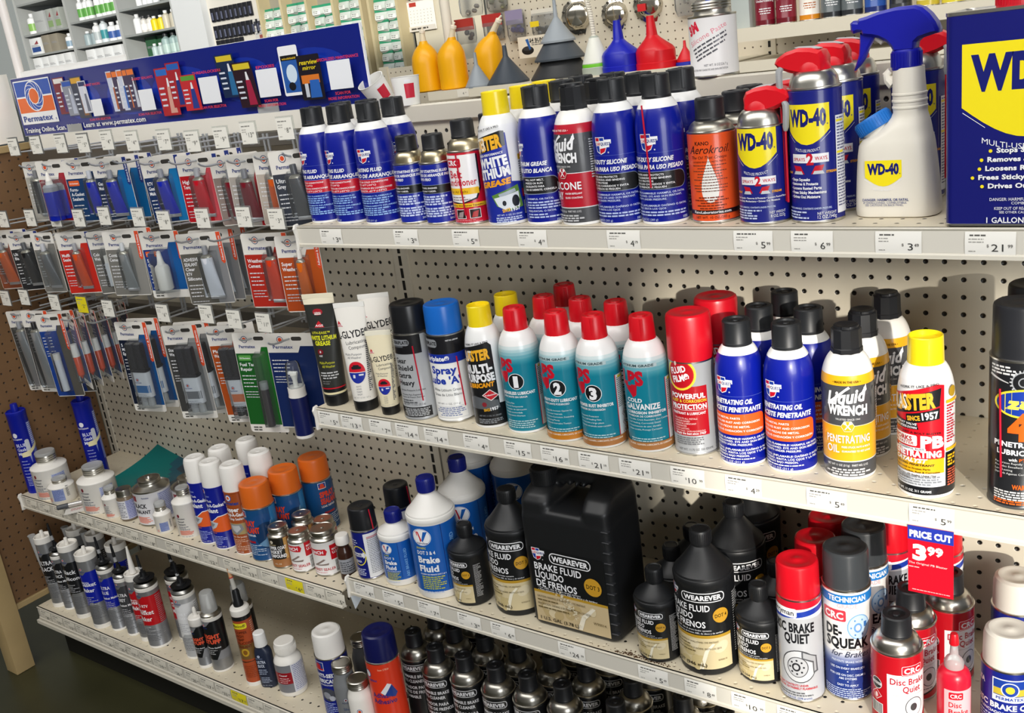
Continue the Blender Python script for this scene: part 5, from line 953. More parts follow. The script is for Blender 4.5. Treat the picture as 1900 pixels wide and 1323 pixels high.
for x, y, key, k, a, lb in ((331, -227, 'wq3', k_wq3, -.15, 'quart black bottle immediately left of the black jug'), (702, -239, 'wq4', k_wq4, -.08, 'quart black bottle right of the jug, nearest the shelf edge'), (712, -140, 'wq4', k_wq4, .2, 'quart black bottle behind the front one right of the jug'), (700, -46, 'wq4', k_wq4, .1, 'quart black bottle at the back, only its cap showing')): put(key, k, 'bottle', lb, bo_, x, y, R3, a, g)
def remeshed(mb, name, vox=2.6, it=6):
    me = mb.mesh(name); o = bpy.data.objects.new(name, me); COL.objects.link(o)
    m = o.modifiers.new('r', 'REMESH'); m.mode = 'VOXEL'; m.voxel_size = vox/1000; s = o.modifiers.new('s', 'SMOOTH'); s.iterations = it; s.factor = 0.6
    dg = bpy.context.evaluated_depsgraph_get(); n = bpy.data.meshes.new_from_object(o.evaluated_get(dg)); n.name = name
    for p in n.polygons: p.use_smooth = True
    bpy.data.objects.remove(o); bpy.data.meshes.remove(me); return n
def jug():
    w, d = 172, 112; mb = MB(); S = []
    for z, i in ((0, 6), (3, 2), (8, 0), (206, 0), (216, 2), (221, 7), (223, 16)): S.append((z, w/2, d/2, w/2-i, d/2-i, 16))
    mb.loft(S, BKP, n=6)
    mb.loft([(190, 146, d/2, 25, d/2-1, 14), (232, 146, d/2, 25, d/2-1, 14), (248, 145, d/2+6, 24, d/2-10, 14), (260, 142, d/2+10, 20, d/2-26, 14), (268, 134, d/2+10, 14, 16, 10)], BKP, n=6)
    mb.loft([(190, 30, d/2, 29, d/2-1, 16), (232, 30, d/2, 28.5, d/2-2, 16), (244, 31, d/2-6, 26, d/2-16, 18), (254, 32, d/2-10, 22, 22, 20)], BKP, n=6)
    mb.tube([(36, d/2, 240), (52, d/2+4, 257), (80, d/2+6, 266), (112, d/2+7, 266), (140, d/2+8, 254)], [15, 14, 13, 13.5, 16], BKP, 12)
    for x in (64, 77, 90, 103): mb.tube([(x, d/2-8, 253), (x, d/2+20, 253)], 4, BKP, 8)
    me = remeshed(mb, 'jug_body', 2.4, 8)
    lb = MB(); L = Label(0.05, 0.2); x0, x1 = 14, 158; L.rrect(x0, 10, x1, 152, 3, '#151618'); L.rect(x0, 10, x1, 66, '#c9b48c'); L.rect(x0, 66, x1, 71, '#b8902c')
    R = random.Random(9)
    for i in range(10): L.ell(R.uniform(30, 140), R.uniform(20, 56), R.uniform(8, 16), R.uniform(5, 9), M('#d8c8a4' if i % 2 else '#bca678', .32, 0, .25), R.uniform(0, 3))
    L.poly([(94, 12), (104, 12), (112, 34), (134, 58), (128, 59), (106, 40)], '#ece4d0')
    cq_logo(L, 32, 140, 0.95); L.rrect(54, 128, 134, 148, 9, WH); L.rrect(55.6, 129.6, 132.4, 146.4, 8, '#151618'); L.text('WEAREVER', 94, 133, 10, WH, w=70, bold=2); L.text('BRAKE FLUID', 22, 112, 13, WH, 'l', w=92, bold=1); L.text('LÍQUIDO', 22, 96, 13, WH, 'l', w=56, bold=1); L.text('DE FRENOS', 22, 80, 13, WH, 'l', w=80, bold=1)
    L.ell(134, 100, 16.5, 16.5, '#c8962c'); L.text('DOT 3', 134, 96, 8, '#2a1c08', w=25, bold=1); L.text('• For ABS, disc & drum brake systems', 24, 76, 3.4, WH, 'l', w=84, bold=0); L.text('• Para sistemas de frenos ABS, de disco y de tambor', 24, 72, 3.4, WH, 'l', w=116, bold=0)
    L.text('CAUTION: HARMFUL IF SWALLOWED. EYE IRRITANT.', 20, 58, 4, '#4a3c1c', 'l', w=96, bold=0); L.fine(20, 70, 52, 1, 4, 2.2, '#6a5a34'); L.text('PRECAUCIÓN: DAÑINO SI SE INGIERE. IRRITA LOS OJOS.', 20, 44, 4, '#4a3c1c', 'l', w=104, bold=0); L.fine(20, 96, 38, 1, 4, 2.2, '#6a5a34'); L.text('1 U.S. GAL (3.78 L)', 22, 15, 6.5, '#2a2210', 'l', w=76, bold=1); L.text('W90014', 140, 30, 5, '#5a4a24', bold=0)
    L.up()
    for i in range(60):
        a = R.uniform(0, 1); L.ell(66+a*34+R.gauss(0, 5), 74-a*40+R.gauss(0, 6), R.uniform(.5, 2.6), R.uniform(.5, 2), ('#d9d0b4', .9), 0, 7)
    lbm = MB(); flat(lbm, L, -0.4)
    t = thing('fluid_jug', 'black gallon jug with a handle and a tan and black label', 'jug', W(385, -271, R3), .01)
    link('jug_body', me, t); link('label', lbm.mesh('label'), t)
    c = MB(); c.lathe([(0, 253), (22, 253), (22.5, 255), (22, 278), (20, 281), (16, 281), (15, 279), (0, 279)], BKP, 40, cx=32, cy=d/2-12)
    for i in range(36): a = i*math.pi/18; c.box(21.5, -.6, 257, 23, .6, 277, BKP, T=Matrix.Translation((32, d/2-12, 0)) @ Matrix.Rotation(a, 4, 'Z'))
    link('cap', c.mesh('cap'), t)
    rb = MB()
    for i in range(11): z = 18+i*18.5; rb.box(159, -0.6, z, 172.6, 8, z+2.6, ('#2a2b2e', .35), 0.6)
    link('grip_ribs', rb.mesh('grip_ribs'), t)
jug()
def berry_art(L):
    L.poly([(-100, 138), (60, 138), (60, 166), (-100, 166)], '#f2f0ee'); L.poly([(-100, 148), (-20, 150), (60, 158), (60, 168), (-100, 168)], '#c8142c'); L.poly([(-100, 136), (-30, 134), (60, 148), (60, 157), (-20, 144), (-100, 146)], '#1c3aa0')
    L.rrect(-42, 140, 8, 154, 3, WH); L.text('Berryman', -38, 143, 8.5, '#17181c', 'l', w=42, bold=1); L.text('DISC BRAKE', -34, 116, 15, '#17181c', 'l', w=66, bold=2); L.text('QUIET', -12, 99, 15, '#17181c', 'l', w=36, bold=2)
    L.ell(8, 60, 25, 27, '#3a3a3e'); L.ell(8, 60, 23.6, 25.6, '#c9cacc'); L.ell(6, 59, 15, 17, '#3a3a3e'); L.ell(6, 59, 13.8, 15.8, '#b9babd'); L.ell(4, 59, 6, 7, '#2a2a2e'); L.ell(4, 59, 3.6, 4.2, '#b9babd'); L.poly([(12, 86), (34, 76), (36, 50), (28, 48), (27, 66), (12, 74)], '#55565a'); L.poly([(14, 84), (32, 75), (33, 52), (29.5, 51), (29, 68), (14, 75)], '#a9aaad')
    L.up()
    for i in range(8): a = i*math.pi/4; L.ell(5+9.5*math.cos(a), 59+11*math.sin(a), 1.4, 1.5, '#2a2a2e')
    for i, t in enumerate(('DANGER! CONTENTS UNDER', 'PRESSURE. EXTREMELY FLAMMABLE.')): L.text(t, -30, 27-i*5, 3.4, '#c8303c', 'l', w=(50, 64)[i], bold=1)
    L.fine(-28, 26, 15, 2, 4, 1.6, '#55565a'); L.text('NET WT. 9.8 OZ. (278 grams)', -28, 5.5, 3.2, '#2a4a9c', 'l', w=52, bold=0)
k_berry = overcap('#b4b5b8', berry_art, ('#cf1020', .3), r=31, H=217, caph=50, capr=30, zones=(), base=SILVER)
def tech_art(L):
    L.rect(-103, 158, 103, 172, '#1e78c4'); L.text('TECHNICIAN', 8, 161.5, 8, WH, w=54, bold=2); L.text('GRADE', 8, 151.5, 6.5, '#e8b8bc', w=28, bold=2); L.rrect(-30, 130, 6, 148, 3, '#cf3a48'); L.text('CRC', -12, 133.5, 11, '#f2e2e2', w=29, bold=2)
    L.ell(24, 121, 17, 20, '#7aaad8'); L.ell(24, 121, 15.4, 18.4, '#bcd6ee'); L.ell(22, 120, 6, 7.6, '#6a9ad0'); L.ell(22, 120, 3.4, 4.4, '#eef4fa'); L.rect(31, 120, 36, 128, '#3c72b4')
    L.up()
    for i in range(6): a = i*math.pi/3; L.ell(23+10.6*math.cos(a), 120.5+13*math.sin(a), 1.2, 1.5, '#5a8ac4')
    L.text('DE-', -24, 107, 16, '#17181c', 'l', w=24, bold=2); L.text('SQUEAK', -24, 88, 16, '#17181c', 'l', w=62, bold=2); L.text('CONDITIONING TREATMENT', -8, 84, 2.4, '#6a6c74', 'l', w=44, bold=0); L.text('for Brakes', -16, 73, 10, '#2a3450', 'l', w=54, bold=0, it=.4)
    for i, t in enumerate(('PREVENTS BRAKE NOISE', '•', 'USE ON EVERY BRAKE JOB', '•', 'FOR USE ON DISC, DRUM &', 'ABS SYSTEMS', '•', 'EASY TO APPLY')): L.text(t, 6, 64-i*5.6, 3.6 if t != '•' else 5, '#cfd8ee', w=len(t)*2.2, bold=1)
    L.fine(-30, 40, 19, 5, 3.4, 1.5, '#b8c4e4')
def tech():
    z = tuple((a, mixc('#20357c', '#ece9e6', t)) for a, t in ((58, .12), (61, .24), (64, .36), (67, .48), (70, .6), (73, .72), (76, .84), (79, 1)))
    return overcap('#20357c', tech_art, ('#3c3f42', .3), r=33, H=232, caph=54, capr=31.5, zones=z, capround=3)()
def crc_art(L):
    L.poly([(-8, 22), (-4, 12), (20, 10), (44, 16), (52, 28), (52, 88), (-8, 88)], BK); L.poly([(-8, 24), (-4, 15), (20, 13), (44, 19), (50, 30), (50, 89), (-8, 89)], '#f0eeee'); L.rrect(10, 88, 42, 104, 3, '#cf1428'); L.rrect(11, 89, 41, 103, 2.4, WH); L.rrect(11.6, 89.6, 40.4, 102.4, 2.2, '#cf1428'); L.text('CRC', 26, 91.5, 8.5, WH, w=24, bold=2)
    L.text('Disc Brake', -4, 74, 10, '#b8142c', 'l', w=50, bold=1); L.text('Quiet', 12, 62, 10, '#b8142c', 'l', w=26, bold=1); L.rect(0, 57, 44, 57.4, '#9a9a9e'); L.ell(28, 38, 13, 15, '#3a3a3e'); L.ell(28, 38, 12, 14, '#e0e0e2'); L.ell(27, 38, 5, 6, '#3a3a3e'); L.fine(4, 40, 19, 1, 3, 1.4, '#77787c')
    L.ell(-24, 68, 9, 9, '#e6e2e2'); L.ell(-24, 68, 8, 8, '#2a2a2e'); L.rect(-32, 66, -16, 70, '#e6e2e2'); L.text('TECH', -24, 66.8, 2.6, '#2a2a2e', w=12); L.poly([(-33, 50), (-24, 41), (-15, 50), (-24, 59)], '#e6c8c8'); L.poly([(-31.6, 50), (-24, 42.4), (-16.4, 50), (-24, 57.6)], '#c8142c'); L.ell(-24, 49, 2.4, 4, '#f0dada'); L.bars(-34, 20, -14, 38, BK)
    L.fine(-50, -38, 100, 22, 3.4, 1.4, '#e08a90', seed=3)
k_cdb = domed('#b8121f', crc_art, ('#1c1d20', .42), r=33.5, H=165, zrim=116, capr=19.5, caph=30, dome=('#bdb9b0', .28, 1.0))
def squeeze_art(L): L.rect(-14, 14, 26, 76, '#f0b8bc'); L.rrect(-8, 62, 10, 73, 2, '#cf1428'); L.text('CRC', 1, 64.5, 6, WH, w=14); [L.text(t, -8, 50-i*11, 8, '#c8202c', 'l', w=(16, 26, 22)[i], bold=1) for i, t in enumerate(('Disc', 'Brake', 'Quiet'))]; L.fine(-8, 20, 18, 1, 3, 1.6, '#c86a70')
def sqb():
    mb = MB(); c = ('#d21c34', .3); mb.lathe([(0, 0), (18, 0), (20.5, 2), (21, 6), (21, 84), (20.6, 88), (19, 94), (15, 99), (11, 101), (0, 101)], c, 40); art_on(mb, squeeze_art, 21, .2)
    n = MB(); n.lathe([(0, 99), (12, 99), (12.5, 108), (10, 113), (7, 116), (5.6, 118), (4.4, 136), (0, 136)], MILK(), 30); t = MB(); t.lathe([(0, 134), (6, 134), (6.2, 136), (5, 148), (4, 150), (0, 150)], ('#cf1020', .35), 24); return [('bottle_body', mb), ('nozzle', n), ('tip_cap', t)]
def pm_art(L):
    L.rect(-4, 64, 40, 98, WH); L.rect(-2.6, 65.6, 38.4, 96.4, '#1c3f9c'); L.rect(-2.6, 74, 38.4, 84, '#e6d83c' if False else '#c9b43a'); L.ell(18, 83, 11, 11, WH); L.ell(18, 83, 9.6, 9.6, '#1c3f9c'); L.ell(18, 83, 5.4, 5.4, '#e0c83c'); L.rect(-2.6, 65.6, 38.4, 73, WH); L.text('PERMATEX', 18, 67, 4.4, '#1c3f9c', w=34, bold=2); L.text('USA', -32, 82, 8, WH, 'l', w=16, bold=2)
    L.text('DISC BRAKE QUIET', -34, 52, 8.5, WH, 'l', w=96, bold=2); L.text('SILENCIADOR DE', -26, 44, 4, WH, 'l', w=48); L.fine(-26, 40, 38, 6, 4.4, 2.2, '#c9d4f0')
k_pm = overcap('#142484', pm_art, ('#e6e0d4', .4), H=155, r=33, caph=46, capr=31.5, capround=6)
g = 'silver brake cans with red lids'
for x, y, a, lb in ((855, -250.5, 0, 'silver brake quiet can with red lid nearest the shelf edge'), (856, -180, .3, 'red-lidded can in shade just behind the front silver one'), (852, -112, .2, 'red-lidded can third in the silver can file'), (932, -77, .1, 'red-lidded silver can left of the price cut card, partly lit'), (868, -42, .3, 'red-lidded can at the very back under the shelf, left'), (1000, -60, .2, 'red-lidded can half hidden by the price cut card')): put('berry', k_berry, 'aerosol_can', lb, can, x, y, R3, a, g)
put('tech', tech, 'aerosol_can', 'tall white to blue de-squeak can with dark grey lid, front', can, 912, -217, R3, .1, 'de-squeak cans with dark grey lids'); put('tech', tech, 'aerosol_can', 'dark grey lidded de-squeak can behind the front one', can, 916, -148, R3, .35, 'de-squeak cans with dark grey lids')
for x, y, a, lb in ((990, -251, .12, 'red brake spray can with metal dome, nearest of its file'), (990, -181, .2, 'red brake spray can with metal dome, middle of its file'), (1026, -120, .3, 'red brake spray can under the red price cut card')): put('cdb', k_cdb, 'aerosol_can', lb, can, x, y, R3, a, 'red brake spray cans with metal domes')
put('sqb', sqb, 'squeeze_bottle', 'red squeeze bottle with clear nozzle and red tip', bo_, 1062, -247, R3, .1)
put('pm', k_pm, 'aerosol_can', 'navy can with white lid at the bottom right corner', can, 1122, -215, R3, -.3, 'navy cans with white lids at the right edge'); put('pm', k_pm, 'aerosol_can', 'white-lidded navy can behind the corner one, near the pegboard', can, 1107, -78, R3, .3, 'navy cans with white lids at the right edge')
mb = MB(); R = random.Random(12)
for i in range(150):
    x = R.gauss(600, 30); y = -286+abs(R.gauss(0, 6)); a = R.uniform(0, 3); s_ = R.uniform(.6, 2); mb.lathe([(s_, 0), (s_*.7, .5), (0, .7)], ('#4a3018', .9), 5, cx=x, cy=y)
o = one('spill_crumbs', mb, 'brown dried crumbs along the shelf edge by the small black bottle', 'crumbs', W(0, 0, R3), kind='stuff')
# ================================================================ base shelf
def pmx(L, x, z, s, c1='#d8481f', c2='#1c3a8c'):
    L.ell(x, z+4*s, 4.2*s, 4.2*s, c2); L.ell(x, z+4*s, 3.4*s, 3.4*s, '#e6e6ea'); L.ell(x, z+4*s, 2.4*s, 2.4*s, c1); L.text('Permatex', x+1*s, z-4*s, 3.2*s, c2, w=19*s, bold=1)
def gasket_art(r, z0, z1, col, words, small, wh=WH):
    """silver tube print: coloured panel with notched ends, white words"""
    def f(L):
        w = r*2.2; h = z1-z0
        L.poly([(-w, z0), (-r*.5, z0), (-r*.2, z0+h*.09), (w, z0+h*.09), (w, z1), (r*.25, z1), (-r*.1, z1-h*.09), (-w, z1-h*.09)], col); pmx(L, -r*.25, z1+3, r/25)
        y = z0+h*.66
        for t, hh in words: L.text(t, -r*.7, y, hh, wh, 'l', w=len(t)*hh*.62, bold=1); y -= hh*1.5
        L.fine(-r*.7, r*.7, y, small, 5, 1.8, '#b8b8bc'); L.fine(-r*.9, r*1.1, z0-4, 8, 4.4, 1.5, '#6f7074', seed=3)
        L.fine(r*1.3, r*2.1, z1-6, 22, 5, 1.6, '#9a9a9e', seed=4)
    return f
SV = ('#9b9c9e', .35, .6)
def cartridge(r, H, col, words, nozzle='side', top=WHITEP, dark=False, panel=(70, 165)):
    def fn():
        mb = MB(); hb = H-22; P = [(0, 1), (r-2, 1), (r-1, 0), (r+.4, .5), (r+.4, 12), (r, 12.5), (r, hb-16), (r+.6, hb-15.5), (r+.6, hb), (r-1, hb+1.5), (r-3, hb), (r-4, hb-4), (5, hb-4), (5, hb+12), (3.8, hb+16), (0, hb+17)]
        mb.lathe(P, top, 40, cols=[top]*5+[SV]+[top]*9); art_on(mb, gasket_art(r, 12+(hb-28)*.30, 12+(hb-28)*.84, col, words, 5), r)
        parts = [('tube_body', mb)]
        if nozzle == 'side': n = MB(); n.tube([(-r-7, -6, hb+2), (-r-5, -6, hb-60), (-r-3, -5, hb-115)], [8.5, 5, 2.2], MILK(), 14); n.tube([(-r-7, -6, hb+2), (-r-7, -6, hb+4)], [10, 10], MILK(), 14); parts.append(('spare_nozzle', n))
        elif nozzle == 'up': n = MB(); n.tube([(0, 0, hb-2), (0, 0, hb+8), (1, 0, hb+70)], [9, 7.5, 2.4], top, 16); parts.append(('nozzle', n))
        return parts
    return fn
def gascan(r, H, col, words, tip=72, bodyc=SV, z0=.36, z1=.82, topc=('#9d9c98', .3, 1.0)):
    def fn():
        mb = MB(); P = [(0, 1), (r-2, 1), (r-1, 0), (r+.3, .6), (r+.3, 6), (r, 6.5), (r, H-20), (r+.2, H-19), (r+.2, H-12), (r-1, H-11), (r+.6, H-9), (r+.8, H-7), (r-.5, H-5), (r-4, H-1), (r*.45, H+2), (0, H+2)]
        mb.lathe(P, bodyc, 40, cols=[WHITEP]*5+[bodyc]+[WHITEP]*3+[topc]*6); art_on(mb, gasket_art(r, H*z0-6, H*z1, col, words, 5), r)
        n = MB(); n.tube([(0, 0, H), (0, 0, H+9), (0, 0, H+12), (0, 0, H+22)], [r*.5, r*.48, r*.3, r*.26], BLACKP, 16); n.lathe([(r*.5, H+3), (r*.9, H+5), (r*.92, H+7), (r*.5, H+8)], BLACKP, 24); n.tube([(0, 0, H+20), (-2, 0, H+26), (-3, 0, H+36)], 3.4, BLACKP)
        nz = MB(); nz.tube([(-3, 0, H+30), (-4, 0, H+tip*.55)], [4.6, 3.6], ('#9a9b9c', .4), 12); nz.tube([(-4, 0, H+tip*.55), (-5, 0, H+tip)], [3.8, 2.6], BLACKP, 12)
        return [('can_body', mb), ('dispenser', n, [('nozzle', nz)])]
    return fn
ct = 'caulk tube'; gs = 'gasket can'
g = 'sealant tubes on the left base shelf'
k_bt = cartridge(23, 228, BK, (('ULTRA', 12), ('BLACK', 12)), 'side'); put('bt', k_bt, 'caulk_tube', 'black and silver tube with a spare nozzle at its side, far left', ct, -1211, -305, DK, .35, g)
put('bg', gascan(20, 172, BK, (('ULTRA', 9), ('BLACK', 9), ('Gasket Maker', 6)), 78), 'gasket_can', 'slim black and silver can with upright nozzle, second from left', gs, -1163, -302, DK, .3, g)
put('bs', cartridge(25, 233, BK, (('Black', 12), ('Silicone', 10)), ''), 'caulk_tube', 'black silicone tube with white top left of the big blue tube', ct, -1087, -307, DK, .4, g)
k_blt = cartridge(25.5, 232, '#0f1f9c', (('BLUE RTV', 5), ('Gasket', 11), ('Maker', 11)), ''); put('blt', k_blt, 'caulk_tube', 'big blue and silver gasket tube with white top', ct, -992, -315, DK, .42, g)
put('bu', gascan(21, 184, '#0f1f9c', (('ULTRA', 9), ('BLUE', 9), ('Gasket Maker', 6)), 74), 'gasket_can', 'slim blue and silver can just right of the big blue tube', gs, -934, -305, DK, .4, g)
put('gu', gascan(19.5, 172, '#3c3d40', (('ULTRA', 9), ('GREY', 9), ('Gasket Maker', 6)), 78), 'gasket_can', 'slim dark grey can between blue and red tubes', gs, -872, -302, DK, .4, g)
put('rt', cartridge(22, 206, '#b8141f', (('RED RTV', 5), ('Gasket', 11), ('Maker', 11)), 'up'), 'caulk_tube', 'slim red tube with a long white pointed nozzle', ct, -815, -300, DK, .4, g)
RG = (('RED RTV', 8), ('HIGH TEMP', 5), ('Gasket', 12), ('Maker', 12)); k_rg = gascan(27.5, 176, '#c0121c', RG, 66)
put('rg', k_rg, 'gasket_can', 'big red and silver gasket can in front, black nozzle', gs, -766, -303, DK, .2, g); put('rg', k_rg, 'gasket_can', 'red gasket can standing in shade behind the front red one', gs, -722, -246, DK, .5, g)
put('cg', gascan(26.5, 182, '#e2e2e2', (('CLEAR RTV', 7), ('Silicone', 9)), 66, ('#c9cacb', .35, .4)), 'gasket_can', 'pale silver can with black nozzle right of the red gasket cans', gs, -634, -291, DK, .4, g)
put('bt', k_bt, 'caulk_tube', 'white-topped tube in deep shade behind the far left tube', ct, -1163, -240, DK, .2, g); put('blt', k_blt, 'caulk_tube', 'white-topped tube in deep shade behind the slim blue can', ct, -958, -250, DK, .3, g)
put('bt', k_bt, 'caulk_tube', 'dark tube in shade behind the black silicone tube', ct, -1080, -235, DK, .2, g)
RS = (('RIGHT', 11), ('STUFF', 11))
def rs_art(r, z0, z1):
    def f(L):
        L.rect(-r*3, z0, r*3, z1, '#151618'); L.poly([(-r*3, z1), (r*.3, z1), (-r*.2, z1-12), (-r*3, z1-12)], '#7a7b7e'); L.poly([(r*.2, z0), (r*3, z0), (r*3, z0+22), (r*.7, z0+22)], '#8a8b8e'); pmx(L, -r*.5, z1-14, r/26)
        L.text('RIGHT', -r*.8, z0+(z1-z0)*.56, r*.42, '#e8583a', 'l', w=r*1.7, bold=3); L.text('STUFF', -r*.8, z0+(z1-z0)*.56-r*.55, r*.42, '#e8583a', 'l', w=r*1.7, bold=3); L.text('90 Minute Gasket', -r*.8, z0+(z1-z0)*.30, r*.16, WH, 'l', w=r*1.6); L.fine(-r*.8, r*.5, z0+(z1-z0)*.24, 3, r*.2, r*.08, '#b8b8b8')
    return f
def rs_tube():
    r = 18; mb = MB(); mb.lathe([(0, 1), (r-2, 1), (r-1, 0), (r+.3, .5), (r+.3, 8), (r, 8.5), (r, 112), (r+.6, 113), (r+.6, 130), (r-2, 133), (5, 134), (4.4, 146), (4.8, 148), (3, 154), (0, 155)], WHITEP, 36, cols=[WHITEP]*5+[SV]+[WHITEP]*8); art_on(mb, rs_art(r, 30, 110), r, .4); return [('tube_body', mb)]
put('rst', rs_tube, 'caulk_tube', 'short black tube with white top and orange lettering', ct, -572, -312, DK, 0, g)
def rs_can():
    r = 24; mb = MB(); mb.lathe([(0, 1), (r-2, 1), (r-1, 0), (r+.4, .6), (r+.4, 5), (r, 5.5), (r, 134), (r+.2, 134.5), (r+.2, 143), (r-1, 144), (r+.5, 146), (r+.5, 148), (r-2, 150), (13, 156), (0, 157)], SV, 40, cols=[WHITEP]*5+[SV]+[WHITEP]*2+[TIN]*6); art_on(mb, rs_art(r, 34, 134), r, .3)
    n = MB(); n.tube([(0, 0, 156), (0, 0, 166), (0, 0, 184)], [6, 4.6, 3.4], WHITEP, 14); c = MB(); c.lathe([(18, 152), (17.6, 170), (16, 196), (14, 199.5), (0, 200)], MILK(), 36); return [('can_body', mb), ('nozzle', n), ('clear_cap', c)]
put('rsc', rs_can, 'spray_can', 'black and silver can with clear cap and orange lettering', can, -527, -300, DK, .1, g); put('rsc', rs_can, 'spray_can', 'clear-capped black can hidden behind the copper tube', can, -488, -242, DK, .3, g)
def manico():
    r = 21; mb = MB(); mb.lathe([(0, 1), (r-2, 1), (r-1, 0), (r+.4, .5), (r+.4, 10), (r, 10.5), (r, 178), (r+.2, 178.5), (r+.2, 192), (r-2, 195), (8, 198), (0, 199)], WHITEP, 36, cols=[WHITEP]*5+[('#b5502a', .4)]+[WHITEP]*5)
    L = Label(); L.rect(-66, 168, 66, 178, BK); L.rect(-66, 70, 66, 108, '#7a5a30'); L.poly([(-66, 62), (20, 66), (66, 84), (66, 70), (-66, 56)], '#3a2c1c'); L.ell(-2, 88, 9, 10, '#c8a030'); L.ell(-2, 88, 5, 6, '#8a5a20'); L.rrect(-24, 148, 14, 162, 4, '#e6d82c'); L.text('Manico®', -5, 152, 7, '#2a2408', w=32, bold=1, it=.2)
    for i, t in enumerate(('COPPER', 'HIGH', 'TEMP', 'SILICONE', 'SEALANT')): L.text(t, -16, 136-i*9, 6.4, '#6a2a14', 'l', w=len(t)*4.6, bold=2)
    L.fine(-16, 16, 52, 7, 4.6, 1.6, '#8a3a1c', al='c'); L.fine(22, 34, 160, 26, 5, 1.6, '#e6c8b0', seed=5); wrap(mb, L, r, rot=.5)
    n = MB(); n.lathe([(0, 196), (11, 196), (11.5, 204), (8.6, 210), (8, 232), (6, 236), (5, 240), (0, 240)], BLACKP, 24); z = MB(); z.tube([(0, 0, 236), (-3, 0, 262), (-3.4, 0, 266)], [5.6, 4.4, 4.3], ('#b9b6ae', .4), 14); z.tube([(-3.4, 0, 266), (-6, 0, 288)], [4.4, 3.4], ('#c8946a', .45), 14); z.tube([(-3.3, 0, 265), (-3.5, 0, 267)], [4.9, 4.9], ('#c02a2a', .4), 14)
    return [('tube_body', mb), ('dispenser', n, [('nozzle', z)])]
put('manico', manico, 'caulk_tube', 'copper coloured tube with a yellow badge and tall tan nozzle', ct, -407, -303, DK, .1)
def ultra_bottle():
    mb = MB(); c = ('#222a3e', .4); S = [(z, 0, 0, a, b, 12) for z, a, b in ((0, 17, 11), (2, 19, 13), (6, 19.5, 13.5), (84, 19.5, 13.5), (94, 17.5, 12.5), (100, 12, 11), (104, 10, 10), (112, 10, 10))]; mb.loft(S, c, n=8)
    L = Label(); pmx(L, -6, 78, .8, '#8a98b8', '#8a98b8'); L.text('ULTRA', -12, 64, 7, '#c9d0e0', 'l', w=20, bold=2); L.text('SLICK', -12, 54, 7, '#c9d0e0', 'l', w=16, bold=2); L.fine(-12, 8, 46, 3, 5, 2, '#a9b4cc'); L.fine(-10, 14, 26, 4, 4, 1.6, '#a9b4cc', seed=3); L.text('4 FL. OZ. 118 mL', -12, 6, 2.4, '#c9d0e0', 'l', w=24, bold=0); flat(mb, L, -13.5)
    k = MB(); k.lathe([(0, 104), (14, 104), (14.4, 106), (13.6, 126), (13, 135), (11, 137), (0, 137)], ('#f0efec', .4), 36); return [('bottle_body', mb), ('cap', k)]
put('ultra', ultra_bottle, 'bottle', 'dark blue bottle with a white cap left of the white jar', bo_, -366, -298, DK, .45)
def jar():
    r = 31; mb = MB(); mb.lathe([(0, 1), (r-4, 1), (r-2, 0), (r-.4, 2), (r, 5), (r, 78), (r-1, 83), (r-5, 90), (r-10, 95), (20, 98), (20, 103), (0, 103)], WHITEP, 44); L = Label(); L.rect(-60, 12, 12, 80, '#7c7d82'); L.rect(-60, 34, 12, 62, '#98121f'); L.rect(12, 12, 62, 80, '#d9dae4'); L.fine(15, 56, 76, 15, 4.2, 1.7, '#7a7ea8', seed=5); L.text('Cleaner', -18, 54, 4, WH, 'l', w=20); L.fine(-18, 6, 47, 3, 5, 1.8, '#e6c8c8'); wrap(mb, L, r, rot=.3)
    k = MB(); k.lathe([(0, 100), (23, 100), (23.6, 103), (23, 118), (22, 125), (20, 126.5), (0, 126.5)], WHITEP, 40)
    for i in range(44): a = i*math.pi/22; k.box(22.8, -.5, 104, 23.9, .5, 117, WHITEP, T=Matrix.Rotation(a, 4, 'Z'))
    return [('jar_body', mb), ('lid', k)]
put('jar', jar, 'jar', 'white plastic jar with grey and maroon label', 'jar', -301, -285, DK, .3)
def anti_art(L): L.rect(-26, 126, 2, 146, WH); L.rect(-25, 127, 1, 145, '#1c3a8c'); L.ell(-12, 136, 7, 7, '#c8202c'); L.rect(-25, 127, 1, 131, '#c8202c'); L.text('ANTI-SEIZE', -28, 110, 9, WH, 'l', w=60, bold=2); L.text('LUBRICANT', -28, 97, 9, WH, 'l', w=58, bold=2); L.text('ANTI-AGARROTAMIENTO', -28, 90, 3.4, WH, 'l', w=56); L.ell(0, 68, 18, 16, '#4a4c56'); L.ell(-4, 66, 9, 8, '#9a9ca6'); L.ell(8, 60, 7, 6, '#b8bac2'); L.fine(-28, 30, 46, 8, 4.4, 1.8, '#b8c4ec')
put('anti', overcap('#14207c', anti_art, ('#e9e6e0', .35), r=33, H=205, caph=52, capr=31.5, capround=5), 'aerosol_can', 'navy anti-seize can with white lid on the base shelf', can, -138, -296, DK, .2)
def brushjar(r, H, c, lid=TIN, art=None, zs=.66, lr=.8):
    def fn():
        mb = MB(); z = H*zs; mb.lathe([(0, 1), (r-3, 1), (r-2, 0), (r, 2), (r, z), (r-1.5, z+H*.06), (r*lr, z+H*.13), (r*lr-1, H-16), (0, H-16)], c, 40); art_on(mb, art, r, .5)
        k = MB(); q = r*lr; k.lathe([(0, H-18), (q+.5, H-18), (q+1.2, H-16), (q+.4, H-14), (q+1.4, H-12), (q+.6, H-9.5), (q+1.4, H-7.5), (q+.6, H-5), (q+1, H-2), (q-.5, H-.4), (q-2, H), (q-3, H-1), (0, H-1)], lid, 40); return [('bottle_body', mb), ('lid', k)]
    return fn
